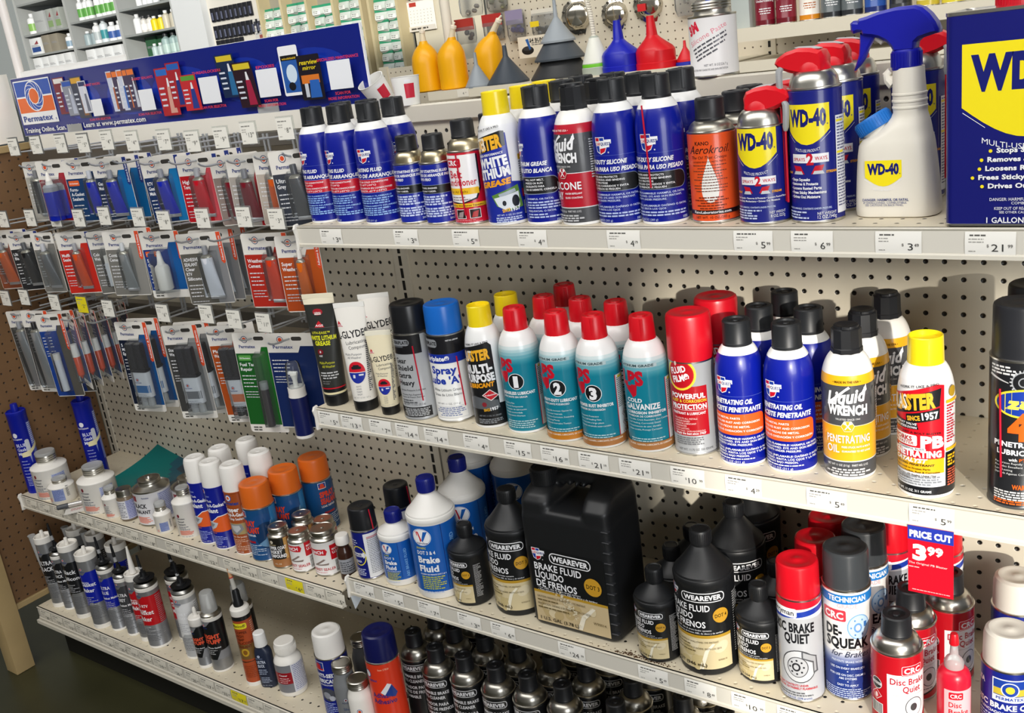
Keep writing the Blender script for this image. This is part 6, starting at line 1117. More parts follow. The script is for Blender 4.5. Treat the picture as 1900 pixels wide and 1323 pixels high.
def as_art(L): pmx(L, -4, 70, 1.0, '#6a3038', '#3c4a6c'); L.text('Silver', -12, 50, 6, '#3c4a6c', 'l', w=18); L.text('Lubricant', -12, 40, 6, '#3c4a6c', 'l', w=26)
def cu_art(L): pmx(L, -6, 62, 1.3); L.text('Copper', -16, 46, 6, '#1c3a6c', 'l', w=24, bold=1); L.text('Anti-Seize Lubricant', -16, 36, 6, '#1c3a6c', 'l', w=44, bold=1)
put('asj', brushjar(25, 150, ('#77797b', .45), TIN, as_art), 'bottle', 'grey plastic bottle with metal screw lid on the base shelf', bo_, -92, -311, DK, .3); put('cuj', brushjar(26, 130, WHITEP, TIN, cu_art, .68), 'bottle', 'white bottle with metal screw lid and red badge on the base shelf', bo_, -46, -317, DK, .3); put('drk', brushjar(24, 150, ('#4a4b4c', .45)), 'bottle', 'dark grey bottle with metal lid behind the anti-seize can', bo_, -122, -226, DK, .3)
def red_art(L): L.text('Item 27828', 8, 168, 4, '#f2c8a8', 'l', w=22, bold=0); pmx(L, -18, 150, 2.0, '#e8e8ea'); L.text('Adhesive', -14, 106, 11, '#1c2a7c', 'l', w=50, bold=1); L.poly([(6, 118), (22, 138), (30, 134), (14, 112)], '#e6e6ea'); L.poly([(14, 112), (30, 134), (40, 112), (34, 104)], '#1c3a8c'); L.text('Adhesivo', -14, 92, 11, '#1c2a7c', 'l', w=50, bold=1)
put('redc', overcap('#d8381c', red_art, ('#10144c', .3), r=34, H=240, caph=56, capr=33, capround=5), 'aerosol_can', 'orange-red adhesive can with navy lid on the base shelf', can, 9, -290, DK, .2)
def clean_art(L): L.rrect(-30, 114, 32, 129, 6, '#c9c9cc'); L.rrect(-28.6, 115.4, 30.6, 127.6, 5, '#151618'); L.text('WEAREVER', 1, 117.6, 7.6, '#d9d9dc', w=54, bold=2); [L.text(t, -34, 99-i*11-(4 if i > 1 else 0), 7, '#d9d9dc', 'l', w=len(t)*4.5, bold=1) for i, t in enumerate(('FLAMMABLE BRAKE', 'PARTS CLEANER', 'LIMPIADOR PARA', 'PARTES DE FRENOS', 'INFLAMABLE'))]
k_cl = domed('#151618', clean_art, ('#141518', .42), H=190, zrim=136, capr=17.5, caph=32, dome=('#9f9c94', .3, 1.0), r=33)
g = 'black parts cleaner cans on the base shelf'
grid = [(19, -206), (96, -228), (167, -226), (244, -226), (315, -222), (391, -219), (503, -221), (17, -135), (86, -158), (163, -155), (244, -156), (322, -153), (398, -150), (498, -152), (600, -156), (84, -86), (330, -80), (404, -78), (497, -80), (601, -84), (590, -228), (680, -160)]
lbs = ['leftmost dark parts cleaner can, beside the navy-lidded can', 'front parts cleaner can, second from the left', 'front parts cleaner can, third from the left', 'front parts cleaner can, fourth from the left', 'front parts cleaner can, fifth from the left', 'front parts cleaner can, sixth from the left', 'front parts cleaner can cut by the lower picture edge', 'black cleaner can directly behind the leftmost one', 'black cleaner can in the second row, second from left', 'black cleaner can in the second row, third from left', 'black cleaner can in the second row, fourth from left', 'black cleaner can in the second row, fifth from left', 'black cleaner can in the second row, sixth from left', 'black cleaner can in the second row, seventh from left', 'black cleaner can in the second row, eighth from left', 'black cleaner can in the third row, leftmost', 'black cleaner can in the third row, second from left', 'black cleaner can in the third row, third from left', 'black cleaner can in the third row, fourth from left', 'black cleaner can in the third row, fifth from left', 'front parts cleaner can farthest right', 'black cleaner can in the second row, farthest right']
for (x, y), lb in zip(grid, lbs): put('clean', k_cl, 'aerosol_can', lb, can, x, y, DK, .2+.1*math.sin(x*7), g)
# ================================================================ upper shelf of the left bay
def blue_tube():
    r = 24.5; B = ('#0d1c9a', .35); mb = MB(); mb.lathe([(0, 0), (r, 0), (r, 218), (r+.6, 219), (r+.6, 228), (r-2, 230), (r-3, 226), (10, 225), (10, 229), (9, 243), (8.4, 248), (0, 250)], B, 40)
    L = Label(); pmx(L, -4, 160, 1.6, '#e6e6ea', '#e6e6ea'); [L.text(t, -8, 134-i*12, 9, '#d9dcf0', 'l', w=(26, 34, 34)[i], bold=1) for i, t in enumerate(('BLUE', 'Gasket', 'Maker'))]; L.rrect(16, 118, 27, 152, 5, '#c9ccd4'); L.poly([(18, 118), (25, 118), (22, 84)], '#8a94c8'); L.fine(-6, 14, 92, 6, 9, 1.6, '#b8c0ec'); L.fine(-4, 18, 46, 6, 4.6, 1.6, '#b8c0ec', seed=4); L.rect(32, 130, 50, 196, '#6a78c8'); L.fine(34, 48, 192, 12, 5, 1.6, WH, seed=6); L.rect(34, 60, 48, 122, '#6a78c8')
    wrap(mb, L, r, rot=.5)
    t = MB(); L2 = Label(0.1, 1.6); L2.poly([(2, 105), (22, 106), (24, 112), (48, 130), (48, 142), (24, 122), (2, 117)], ('#e6dcae', .5)); wrap(t, L2, r, rot=.5); return [('tube_body', mb), ('masking_tape', t)]
put('btube', blue_tube, 'caulk_tube', 'solid blue caulk tube with masking tape at the far left shelf end', ct, -1250, -262, L3, 0, 'solid blue caulk tubes'); put('btube', blue_tube, 'caulk_tube', 'solid blue caulk tube with masking tape standing farther back', ct, -1129, -146, L3, .1, 'solid blue caulk tubes')
def pvc(r, H, zb, lr, c=WHITEP, art=None, lidh=14, clearh=0):
    """white can: round shoulder, metal ring neck, wide clear or tin lid"""
    def fn():
        mb = MB(); mb.lathe([(0, 1), (r-3, 1), (r-1, 0), (r, 2), (r, zb-2), (r+.6, zb-1), (r+.4, zb+1), (r-3, zb+4), (lr+2, zb+9), (lr, zb+10), (lr, H-lidh-clearh), (0, H-lidh-clearh)], c, 44); art_on(mb, art, r, .2)
        k = MB(); q = lr; h0 = H-lidh-clearh; k.lathe([(0, h0-3), (q+1, h0-3), (q+1.8, h0), (q+.8, h0+2.5), (q+1.8, h0+5), (q+.8, h0+7.5), (q+1.8, h0+10), (q+1, h0+lidh), (q-1, h0+lidh), (0, h0+lidh-1)], TIN, 40)
        parts = [('can_body', mb), ('lid', k)]
        if clearh: d = MB(); d.lathe([(q+1, H-clearh-1), (q+1.6, H-2), (q+.6, H), (0, H)], MILK(), 36); parts.append(('clear_cover', d))
        return parts
    return fn
def pv_art(s, blue=True):
    def f(L):
        q = s; L.ell(-14*q, 66*q, 4*q, 5*q, '#7a2430'); L.text('Permatex', -8*q, 56*q, 4.4*q, '#2a2a40', 'c', w=24*q, bold=1); L.text('Thread', -20*q, 47*q, 5*q, '#2a2a40', 'l', w=20*q); L.text('Sealant', -20*q, 39*q, 5*q, '#2a2a40', 'l', w=23*q); L.fine(-20*q, 12*q, 33*q, 3, 4*q, 1.6*q, '#55566a'); L.up()
        R = random.Random(3)
        for i in range(7): L.rect(-20*q, (10+i*1.9)*q, (-20+R.uniform(30, 46))*q, (11.4+i*1.9)*q, '#e8907c', False)
        L.text('16 FL. OZ. 473 mL', -16*q, 4*q, 2.6*q, '#33334a', 'l', w=32*q, bold=0)
        if blue: L.rect(30*q, 14*q, 66*q, 68*q, '#b9c0dc'); L.fine(32*q, 64*q, 64*q, 13, 3.9*q, 1.7*q, '#6a76b0', seed=5); L.rect(62*q, 56*q, 74*q, 74*q, '#d8a8a4') if False else None
    return f
def pv_blue(s):
    def f(L): L.rect(-10*s, 12*s, 30*s, 56*s, '#8f9cc8'); L.fine(-8*s, 28*s, 52*s, 11, 3.8*s, 2*s, '#5a6aa4', seed=7); L.fine(-30*s, -16*s, 20*s, 4, 3*s, 2*s, '#e8907c'); L.fine(38*s, 48*s, 60*s, 10, 4*s, 2*s, '#44444e')
    return f
g = 'white thread sealant cans'
put('pvl', pvc(45, 122, 82, 24, art=pv_art(1.0), clearh=8), 'sealant_can', 'large white can with metal lid beside the blue caulk tube', 'can', -1171, -256, L3, .25, g)
put('pvl2', pvc(45, 117, 80, 24, art=pv_art(1.0), clearh=6), 'sealant_can', 'large white can with metal lid behind the fallen marker', 'can', -952, -256, L3, .25, g)
k_pvs = pvc(32, 63, 42, 17, art=pv_blue(.75), lidh=9, clearh=4); put('pvs', k_pvs, 'sealant_can', 'short white can with a pale blue label panel', 'can', -1107, -270, L3, .3, g)
put('pvt', pvc(22, 77, 50, 11.5, art=pv_art(.56, False), lidh=10, clearh=7), 'sealant_can', 'small white can just right of the second large white can', 'can', -874, -272, L3, .3, g); put('pvt2', pvc(20, 73, 45, 11.5, art=pv_blue(.5), lidh=10, clearh=9), 'sealant_can', 'tiny white can in front of the medium white can', 'can', -666, -274, L3, .5, g); put('pvm', pvc(30, 117, 84, 14, art=pv_art(.85, False), lidh=12, clearh=4), 'sealant_can', 'medium white can left of the navy spray cans', 'can', -590, -255, L3, .35, g)
def mjar():
    r = 20.5; mb = MB(); mb.lathe([(0, 1), (r-2, 1), (r, 3), (r, 58), (r-2, 62), (18, 64), (0, 64)], ('#7a6a58', .25), 36); L = Label(); L.rect(-62, 6, 6, 54, '#dcdce0'); L.rect(6, 6, 34, 54, '#a8accc'); L.fine(-18, 4, 48, 9, 4.6, 1.8, '#55566a'); L.fine(8, 32, 50, 11, 4, 1.7, '#6a70a8', seed=4); wrap(mb, L, r, rot=.4)
    k = MB(); k.lathe([(0, 62), (18.5, 62), (19.4, 64), (18.6, 67), (19.4, 70), (18.6, 73), (19.4, 76), (18.5, 80), (17, 80.5), (0, 79.5)], TIN, 36); return [('jar_body', mb), ('lid', k)]
put('mjar', mjar, 'jar', 'small brown glass jar with wide tin lid', 'jar', -817, -268, L3, .2)
def bigtin():
    r = 44; mb = MB(); mb.lathe([(0, 1), (r-3, 1), (r-1, 0), (r+.5, 1), (r+.5, 4), (r, 5), (r, 84), (r+.6, 85), (r+.6, 88), (r-1, 89), (r-4, 86), (r-8, 88), (24, 96), (0, 96)], TIN, 48, cols=[TIN]*5+[('#dedde0', .35)]+[TIN]*7); L = Label(); L.rect(-80, 5, 6, 20, '#dedde0'); L.text('BLACK', -34, 48, 11, '#22232a', 'l', w=38, bold=2); L.text('SEALANT', -34, 34, 9, '#22232a', 'l', w=44, bold=2); L.rect(-40, 64, -22, 78, '#8a2430'); L.text('Permatex', 4, 72, 4, '#2a3a6c', w=18); L.up()
    for i in range(7): L.rect(-32, 9+i*2.4, -2+((i*7) % 5)*3, 10.8+i*2.4, '#e8907c', False)
    L.rect(34, 14, 90, 80, '#aeb2c8'); L.fine(37, 88, 76, 14, 4.2, 1.8, '#6a70a0', seed=6); wrap(mb, L, r, rot=.3)
    k = MB(); k.lathe([(0, 92), (26, 92), (27, 94), (26, 97), (27, 100), (26, 103), (26.6, 107), (24, 108), (22, 107), (10, 108), (8, 114), (0, 115)], TIN, 40); return [('tin_body', mb), ('lid', k)]
put('bigtin', bigtin, 'sealant_tin', 'large tin with a white sealant label and tin cap', 'tin', -742, -240, L3, .2, 'large sealant tins'); put('bigtin', bigtin, 'sealant_tin', 'large tin in shade behind the medium white can', 'tin', -649, -195, L3, .4, 'large sealant tins')
def hg_art(L):
    pmx(L, -10, 134, 1.6, '#c8402c', '#8a98d8'); L.text('High Tack', -18, 116, 5, WH, 'l', w=28); L.text('Spray-A-Gasket™', -20, 104, 8, WH, 'l', w=62, bold=2); L.text('Sealant', -20, 91, 10, WH, 'l', w=40, bold=2)
    L.poly([(-60, 62), (-8, 64), (16, 82), (60, 86), (60, 44), (-60, 44)], '#e8642c'); L.poly([(-60, 60), (-8, 62), (16, 80), (60, 84), (60, 86), (16, 82), (-8, 64), (-60, 63)], WH); L.poly([(-26, 66), (-4, 70), (14, 66), (8, 56), (-6, 48), (-18, 54)], '#c8ccd2'); L.poly([(-18, 64), (-4, 66), (6, 63), (-4, 54)], '#8a8e96'); L.text('Sellador', -18, 40, 3.6, '#e87a4c', 'l', w=24); L.fine(-18, 26, 32, 6, 3.8, 1.5, '#a8b4ec'); L.text('NET WT. 9 oz / 255 g', -16, 7, 3, WH, 'l', w=36, bold=0)
k_hg = overcap('#0f1c8c', hg_art, ('#ece9e3', .38), r=26, H=205, caph=56, capr=25.5, base=('#ece9e3', .4), rimc=('#0f1c8c', .3), capround=7)
g = 'navy gasket spray cans with white lids'
for x, y, a, lb in ((-512, -257, 0, 'navy gasket spray can with white lid, leftmost'), (-454.5, -260, 0, 'navy gasket spray can with white lid beside the copper one'), (-500, -199, .3, 'white-lidded navy can behind, left one'), (-474, -142, .3, 'white-lidded navy can farthest back, tallest in view')): put('hg', k_hg, 'aerosol_can', lb, can, x, y, L3, a, g)
def cu2_art(L): L.ell(0, 136, 8, 8, '#3a5ab0'); L.ell(0, 136, 6, 6, WH); L.ell(0, 136, 3.6, 3.6, '#e0622c'); L.text('Permatex', 2, 120, 8, '#24408c', w=42, bold=2); L.text('Copper', -20, 104, 10, WH, 'l', w=40, bold=2); L.text('Spray-A-Gasket', -20, 93, 8, WH, 'l', w=56, bold=2); L.text('Hi-Temp Sealant', -20, 84, 6, WH, 'l', w=48, bold=1); L.rect(-62, 50, 62, 76, '#b09a68'); L.poly([(-14, 74), (18, 74), (22, 62), (4, 48), (-12, 60)], '#8d8e90'); L.poly([(-8, 71), (13, 71), (15, 63), (4, 54), (-7, 62)], '#c3c4c6'); L.text('Sellador De Juntas', -18, 42, 4, '#f0d8c8', 'l', w=42); L.fine(-18, 28, 36, 7, 4, 1.7, '#e0b8a0'); L.text('NET WT. 9 OZ', -14, 6, 3, WH, 'l', w=24, bold=0)
k_cu2 = overcap('#9c4a1e', cu2_art, ('#ece9e3', .38), r=27, H=206.6, caph=58, capr=26.5, base=('#ece9e3', .4), rimc=('#9c4a1e', .3), capround=7)
put('cu2', k_cu2, 'aerosol_can', 'copper coloured gasket spray can with white lid, front', can, -388, -256, L3, .1, 'copper gasket spray cans'); put('cu2', k_cu2, 'aerosol_can', 'copper can with white lid behind, next to the orange lids', can, -381, -184, L3, .4, 'copper gasket spray cans')
def or_art(L): L.rect(-24, 104, -6, 118, WH); L.rect(-23, 105, -7, 117, '#1c3a8c'); L.ell(-15, 111, 5, 5, '#d8482c'); L.rect(-23, 105, -7, 108, '#d8482c'); L.ell(30, 70, 34, 40, '#1c4a80'); L.ell(34, 60, 26, 30, '#14365e'); L.poly([(10, 40), (30, 52), (46, 90), (58, 96), (50, 60), (40, 30)], '#6a94b8'); L.text('SPRAY', -24, 84, 13, '#e2401c', 'l', w=38, bold=3); L.text('SEALANT', -24, 68, 13, '#e2401c', 'l', w=44, bold=3); L.text('LEAK REPAIR', -24, 60, 4.6, WH, 'l', w=34, bold=1); L.rect(-20, 44, 6, 49, '#a8182c'); L.fine(-20, 26, 38, 6, 4.4, 2, '#b8c8dc'); L.rect(48, 70, 70, 120, '#2a78b0'); L.bars(52, 20, 78, 46, BK, vert=False)
k_or = overcap('#15497c', or_art, ('#d8661c', .38), r=34, H=173, caph=50, capr=32.5, capround=4)
for x, y, a, lb in ((-326, -254, .1, 'blue sealant can with orange lid, nearest the shelf edge'), (-317, -181, .2, 'blue sealant can with orange lid, middle of three'), (-301, -108, 1.6, 'blue sealant can with orange lid, farthest back')): put('or', k_or, 'aerosol_can', lb, can, x, y, L3, a, 'orange-lidded sealant cans')
def scant(r, H, art, body):
    def fn():
        mb = MB(); zb = H-22; mb.lathe([(0, 1), (r-2, 1), (r-.5, 0), (r+.5, 1), (r+.5, 3), (r, 4), (r, zb), (r+.5, zb+1), (r+.5, zb+3), (r-1, zb+5), (r-3, zb+7), (0, zb+7)], TIN, 40, cols=[TIN]*5+[body]+[TIN]*5); art_on(mb, art, r, .2)
        q = r-4; k = MB(); k.lathe([(0, zb+6), (q, zb+6), (q+1, zb+8), (q, zb+11), (q+1, zb+14), (q+.4, zb+17), (q+.4, H-2), (q-1, H-.4), (q-3, H), (q-4, H-1), (4, H-1), (2, H+.4), (0, H+.4)], TIN, 40); return [('tin_body', mb), ('lid', k)]
    return fn
def hc_art(L): L.rect(-78, 22, 14, 70, '#1c1a16'); L.poly([(14, 22), (20, 22), (22, 70), (14, 70)], '#c89a58'); pmx(L, -12, 58, .9, '#c8b890', '#c8b890'); [L.text(t, -26, 45-i*9.4, 7.4, WH, 'l', w=w, bold=2) for i, (t, w) in enumerate((('COPPER COAT', 44), ('GASKET', 34), ('COMPOUND', 42)))]; L.text('4 FL. OZ', -6, 10, 3.4, '#e8d8c0', w=16)
def kl_art(L): L.poly([(-40, 52), (6, 48), (10, 56), (6, 62), (-40, 62)], '#c8202c'); L.text('KLINCH', -16, 52, 7, WH, w=36, bold=2); L.rect(16, 36, 70, 68, '#c0121f'); L.text('MADE IN', 30, 56, 4, WH, w=20); L.text('U.S.A.', 30, 48, 6, WH, w=20, bold=1); L.poly([(-24, 26), (0, 40), (4, 38), (-14, 28), (10, 30), (8, 26)], '#8a7a72'); L.text('GASKET SEALER', -34, 14, 6, '#c0121f', 'l', w=56, bold=1); L.fine(-30, 10, 9, 1, 3, 1.4, '#d89098'); L.bars(22, 6, 52, 34, BK, vert=False)
put('hc', scant(24, 91, hc_art, ('#a06a3c', .4)), 'sealant_tin', 'black and copper tin with metal screw lid', 'tin', -258.5, -268, L3, .35); k_s1 = scant(25, 88, kl_art, ('#ece9e6', .35)); k_s2 = scant(29, 98, kl_art, ('#ece9e6', .35))
put('s1', k_s1, 'sealant_tin', 'smaller white and red sealer tin in the front row', 'tin', -203, -262, L3, .3, 'white and red sealer tins'); put('s2', k_s2, 'sealant_tin', 'larger white and red sealer tin in the front row', 'tin', -143, -248, L3, .35, 'white and red sealer tins'); put('hc', scant(24, 91, hc_art, ('#a06a3c', .4)), 'sealant_tin', 'tin behind the black and copper tin, lid only showing', 'tin', -250, -208, L3, .5); put('s1', k_s1, 'sealant_tin', 'sealer tin behind the two white and red ones, lid only showing', 'tin', -190, -203, L3, .4, 'white and red sealer tins')
def brown():
    r = 16; mb = MB(); mb.lathe([(0, 1), (r-2, 1), (r, 3), (r, 58), (r-1.5, 64), (r-4.5, 70), (11, 74), (11, 80), (0, 80)], ('#3a2218', .2), 32); L = Label(); L.rect(-14, 16, 26, 48, '#9a9ca2'); L.fine(-10, 22, 40, 5, 4.6, 1.8, '#2a2a30'); wrap(mb, L, r, rot=.4); k = MB(); k.lathe([(0, 78), (14, 78), (14.5, 80), (14, 94), (12.5, 97), (0, 97)], WHITEP, 30); return [('bottle_body', mb), ('cap', k)]
put('brown', brown, 'bottle', 'slim brown bottle with white cap where the two shelves meet', bo_, -82, -254, L3, .2)
# marker, card and magazine lying on the shelf
def marker():
    mb = MB(); T = Matrix.Rotation(math.radians(90), 4, 'Y'); mb.lathe([(0, 0), (5.4, 0), (6, 2), (6, 62), (5, 66), (0, 66)], ('#c9c6c2', .3, .6), 20, T=T); k = MB(); k.lathe([(0, -26), (5, -26), (6.4, -24), (6.4, 2), (0, 2)], ('#4a4c50', .4), 20, T=T); return [('barrel', mb), ('cap', k)]
put('marker', marker, 'marker', 'silver and grey marker tube lying on the front shelf edge', 'marker', -1035, -302, L3+10.2, .95)
mb = MB(); mb.box(-34, -20, 0, 34, 20, 1.2, ('#dcd8d0', .4)); L = Label(); L.fine(-20, 10, 6, 3, 5, 2.4, ('#a03a44', .5)); mb.label(L, lambda x, z, l: (x, z, 1.2+l)); one('folded_card', mb, 'small white leaflet lying under the fallen marker', 'leaflet', W(-1004, -291, L3+.6), .9)
def magazine():
    mb = MB(); n = 16; lay = []
    for j in range(n+1):
        u = j/n; row = []
        for i in range(n+1):
            v = i/n; x = -105+210*u; y = -140+280*v; z = 2.2+62*max(0, (u+v-1.15)/.85)**1.7+3*math.sin(u*5)*v*v; row.append((x, y, z))
        lay.append(row)
    V = [p for r_ in lay for p in r_]; col = lambda u, v: '#0f6a66' if v > .62 else ('#23505e' if v > .45 else ('#2f3a44' if v > .25 else '#39423f'))
    N = n+1
    for j in range(n):
        for i in range(n):
            a = j*N+i; mb.add([V[a], V[a+N], V[a+N+1], V[a+1]], [(0, 1, 2, 3)], (col((j+.5)/n+.0, (i+.5)/n+.1*math.sin(j*.8)), .35))
    pg = MB(); V2 = [(x, y, z-2-(1 if 0 < k % N < n else 0)*0) for k, (x, y, z) in enumerate(V)]
    for j in range(n):
        for i in range(n): a = j*N+i; pg.add([V2[a], V2[a+1], V2[a+N+1], V2[a+N]], [(0, 1, 2, 3)], ('#d9d3c2', .6))
    for side in (0, n):
        for i in range(n): a = side*N+i; pg.add([V[a], V[a+1], V2[a+1], V2[a]], [(0, 1, 2, 3)], ('#d9d3c2', .6))
    for i in (0, n):
        for j in range(n): a = j*N+i; pg.add([V[a], V[a+N], V2[a+N], V2[a]], [(0, 1, 2, 3)], ('#d9d3c2', .6))
    L = Label(.02, .3); L.fine(-80, 80, -118, 1, 12, 9, ('#b9c0bc', .4)); L.fine(-80, 40, -104, 1, 12, 6, ('#8d9692', .4))
    mb.label(L, lambda x, z, l: (x, z, 2.8+l)); return [('cover', mb), ('pages', pg)]
put('mag', magazine, 'magazine', 'teal and grey magazine lying open-cornered at the back of the left shelf', 'magazine', -938, -104, L3+.6, 1.42)
# ================================================================ hooks and carded tubes of the left bay
STEEL = ('#b4b7ba', .35, .5)
for x0, x1, z, lb in ((-1262, -62, 228, 'grey hanging rail for the top row of cards'), (-1262, -62, 50, 'grey hanging rail for the middle row of cards'), (-1262, -62, -168, 'grey hanging rail for the bottom row of cards')):
    mb = MB(); mb.box(x0, -36, z-2, x1, -32, z+26, ('#77736b', .35, .6), 0.8); mb.box(x0, -32, z+20, x1, -1, z+24, ('#77736b', .35, .6)); one('hanging_rail', mb, lb, 'rail')
def hook(length, fx, price, yellow=False, noflag=False):
    def fn():
        a = MB(); a.tube([(0, 0, 0), (0, -length+26, 0), (0, -length+14, 1), (0, -length+4, 5), (0, -length, 9)], 2.1, STEEL, 8); a.tube([(0, 0, 32), (0, -length*.5, 34), (fx, -length+2, 38)], 1.8, STEEL, 8)
        b = MB(); b.box(-9, -2, -10, -3.5, 1.5, 40, STEEL, .6); b.box(3.5, -2, -10, 9, 1.5, 40, STEEL, .6); b.box(-9, -3.5, -4, 9, -1, 3, STEEL, .6)
        parts = [('wire_arm', a), ('back_clip', b)]
        if not noflag:
            h = MB(); h.box(fx-22, -length-1, 31, fx+24, -length, 73, clear('flag_film', '#eef0ee', .15, .15, .12)); h.box(fx-4, -length, 30, fx+4, -length+8, 40, MILK())
            t = MB(); t.box(fx-21, -length-1.9, 32, fx+20, -length-1.2, 70, ('#f0de22', .4) if yellow else ('#f1eee4', .4)); L = Label(.05, .15); d, c = price.split('.'); L.fine(fx-17, fx+14, 63, 1, 4, 2, ('#8a8882', .6)); L.fine(fx-17, fx-2, 57, 2, 4, 1.6, ('#b5b2aa', .6)); L.fine(fx-17, fx-8, 37, 1, 3, 1.4, ('#b5b2aa', .6))
            L.text(d, fx+9, 44, 9, ('#4a4844', .6), 'r', bold=0); L.text(c, fx+10.5, 49, 4, ('#6d6a66', .6), 'l', bold=0); L.text('$', fx+1.5 if len(d) < 2 else fx-4, 49, 3.4, ('#8d8a86', .6), 'r', bold=0); flat(t, L, -length-1.9); parts.append(('price_flag', h, [('flag_tag', t)]))
        return parts
    return fn
def hookat(n, row, x, z, length, fx, price, lb, yellow=False, noflag=False): put('hook%d_%d' % (row, n), hook(length, fx, price, yellow, noflag), 'display_hook', lb, 'hook', x, -36, z, 0, 'scanner hooks on the hanging rails')
def carded(W_, H, hdr, panel, stripe, words, kind, tc, capc, side=None, low=None, tx=None, ts=1.0, patch=None):
    """header card with a clear blister over a tube; origin at the hanging hole"""
    def fn():
        z1 = 12; z0 = z1-H; x0, x1 = -W_/2, W_/2; cd = MB(); cd.loft([(0, 0, 0, W_/2, H/2, 5), (0.8, 0, 0, W_/2, H/2, 5)], ('#e6e2da', .45), n=3, T=Matrix(((1, 0, 0, 0), (0, 0, 1, 0), (0, -1, 0, (z0+z1)/2), (0, 0, 0, 1))))
        cd.v = [(x, y-.4, z) for x, y, z in cd.v]; L = Label(.05, .5); zh = z1-H*hdr
        L.poly([(x0+1, z0+(18 if low else 2)), (x1-1, z0+(18 if low else 2)), (x1-1, zh+14), (x1-W_*.30, zh+14), (x1-W_*.36, zh), (x0+1, zh)], panel)
        if side: L.poly([(x1-W_*.36, z0+(18 if low else 2)), (x1-1, z0+(18 if low else 2)), (x1-1, zh+14), (x1-W_*.28, zh+14), (x1-W_*.36, zh-4)], side)
        if stripe: L.poly([(x1-11, z1-1), (x1-1, z1-1), (x1-1, z1-H*.42), (x1-6, z1-H*.42-4), (x1-11, z1-H*.42+2)], stripe); L.text('Adhesives & Sealants', x1-4, z1-H*.40, 4.6, WH, 'l', w=H*.34, bold=1, rot=math.pi/2)
        L.rrect(4, -4.2, 28, 4.2, 4, ('#3a3733', .6)); cx = -W_*.20; L.ell(cx, z1-14, 7.6, 7.6, '#3c3f6c'); L.ell(cx, z1-14, 6.2, 6.2, '#e6e2da'); L.ell(cx, z1-14, 4.4, 4.4, '#e0522c'); L.text('Permatex', cx+4, z1-33, 7.5, '#2a3a7c', w=W_*.42, bold=1)
        if patch: L.rrect(x0+6, zh-16, x0+36, zh-4, 2, patch); L.text('Oil Resistant', x0+8, zh-12, 3.4, WH, 'l', w=25)
        y = zh-(28 if patch else 16)
        for w in words: L.text(w, x0+6, y, 7.5, WH, 'l', w=min(W_*.5, len(w)*4.6), bold=1); y -= 10.5
        L.fine(x0+6, x0+W_*.42, y-2, 4, 8, 2.2, '#d9d9dc', seed=len(words)); L.fine(x0+6, x0+W_*.42, y-38, 3, 6, 1.8, '#c9c9cc', seed=4)
        if low: L.fine(x0+8, x0+34, z0+10, 2, 6, 3, ('#55544f', .6))
        flat(cd, L, 0); parts = [('card', cd)]; bx = tx if tx is not None else W_*.10
        def tube(w, zt, zb, c, cc, caph=18, crimp=None):
            m = MB(); n = 24; K = 8; rings = []; h = zt-zb
            for i in range(K+1):
                t = i/K; a = w*(.86+.34*t); b = w*.62*(1-t**1.5)+.7; rings.append([(bx+a*math.cos(2*math.pi*j/n), -b-1.2+b*math.sin(2*math.pi*j/n), zt-h*t) for j in range(n)])
            for i in range(K): m.add(rings[i]+rings[i+1], [(j, n+j, n+(j+1) % n, (j+1) % n) for j in range(n)], c if i < K-0 else c)
            m.lathe([(w*.86, 0), (w*.8, 2.5), (w*.5, 5.5), (w*.36, 6), (w*.36, 12), (0, 12)], ('#c9c3b4', .3, .8), 24, T=Matrix.Translation((bx, -w*.62-1.2, zt)) @ Matrix.Diagonal((1, .75, 1, 1))); m.box(bx-w*1.2, -1.9, zb-7, bx+w*1.2, -.9, zb+1, ('#c4c4c6', .35, .6))
            m.add([(bx+w*.1, -w*1.25-1.3, zt-4), (bx+w*.75, -w*1.05-1.3, zt-4), (bx+w*.85, -2.9, zb+4), (bx+w*.2, -3.3, zb+4)], [(0, 1, 2, 3)], ('#d0d0d4', .3, .5)) if crimp is None else None
            k = MB(); k.lathe([(0, 0), (w*.42, 0), (w*.40, caph-2), (w*.36, caph), (0, caph)], cc, 12, T=Matrix.Translation((bx, -w*.62-1.2, zt+7))); return m, k
        if kind == 'tube':
            m, k = tube(15*ts, zh-8, z0+18, tc, capc); parts.append(('tube', m, [('tube_cap', k)]))
        elif kind == 'pair':
            m = MB(); k = MB()
            for s_ in (-9, 9): m.lathe([(0, 0), (7, 0), (7, 52), (5, 56), (0, 56)], tc, 18, T=Matrix.Translation((bx+s_, -8.5, z0+20))); k.lathe([(0, 55), (5.6, 55), (5, 72), (0, 72)], capc, 14, T=Matrix.Translation((bx+s_, -8.5, z0+20)))
            parts.append(('tube', m, [('tube_cap', k)]))
        elif kind == 'bottle':
            m = MB(); m.lathe([(0, 0), (15, 0), (16, 2), (16, 46), (14, 52), (9, 56), (7, 62), (4, 84), (0, 86)], tc, 24, T=Matrix.Translation((bx, -17.5, z0+24))); parts.append(('bottle', m))
        elif kind == 'nozzle':
            m = MB(); m.lathe([(0, 0), (17, 0), (18, 2), (18, 66), (0, 66)], tc, 24, T=Matrix.Translation((bx, -19, z0+8))); k = MB(); k.lathe([(0, 66), (17, 66), (17, 76), (13, 82), (0, 82)], clear('blue_film', '#9fb0d8', .2, .1, .4), 24, T=Matrix.Translation((bx, -19, z0+8))); k.lathe([(9, 80), (3, 108), (0, 109)], WHITEP, 18, T=Matrix.Translation((bx, -19, z0+8))); parts.append(('bottle', m, [('nozzle', k)]))
        elif kind == 'syringe':
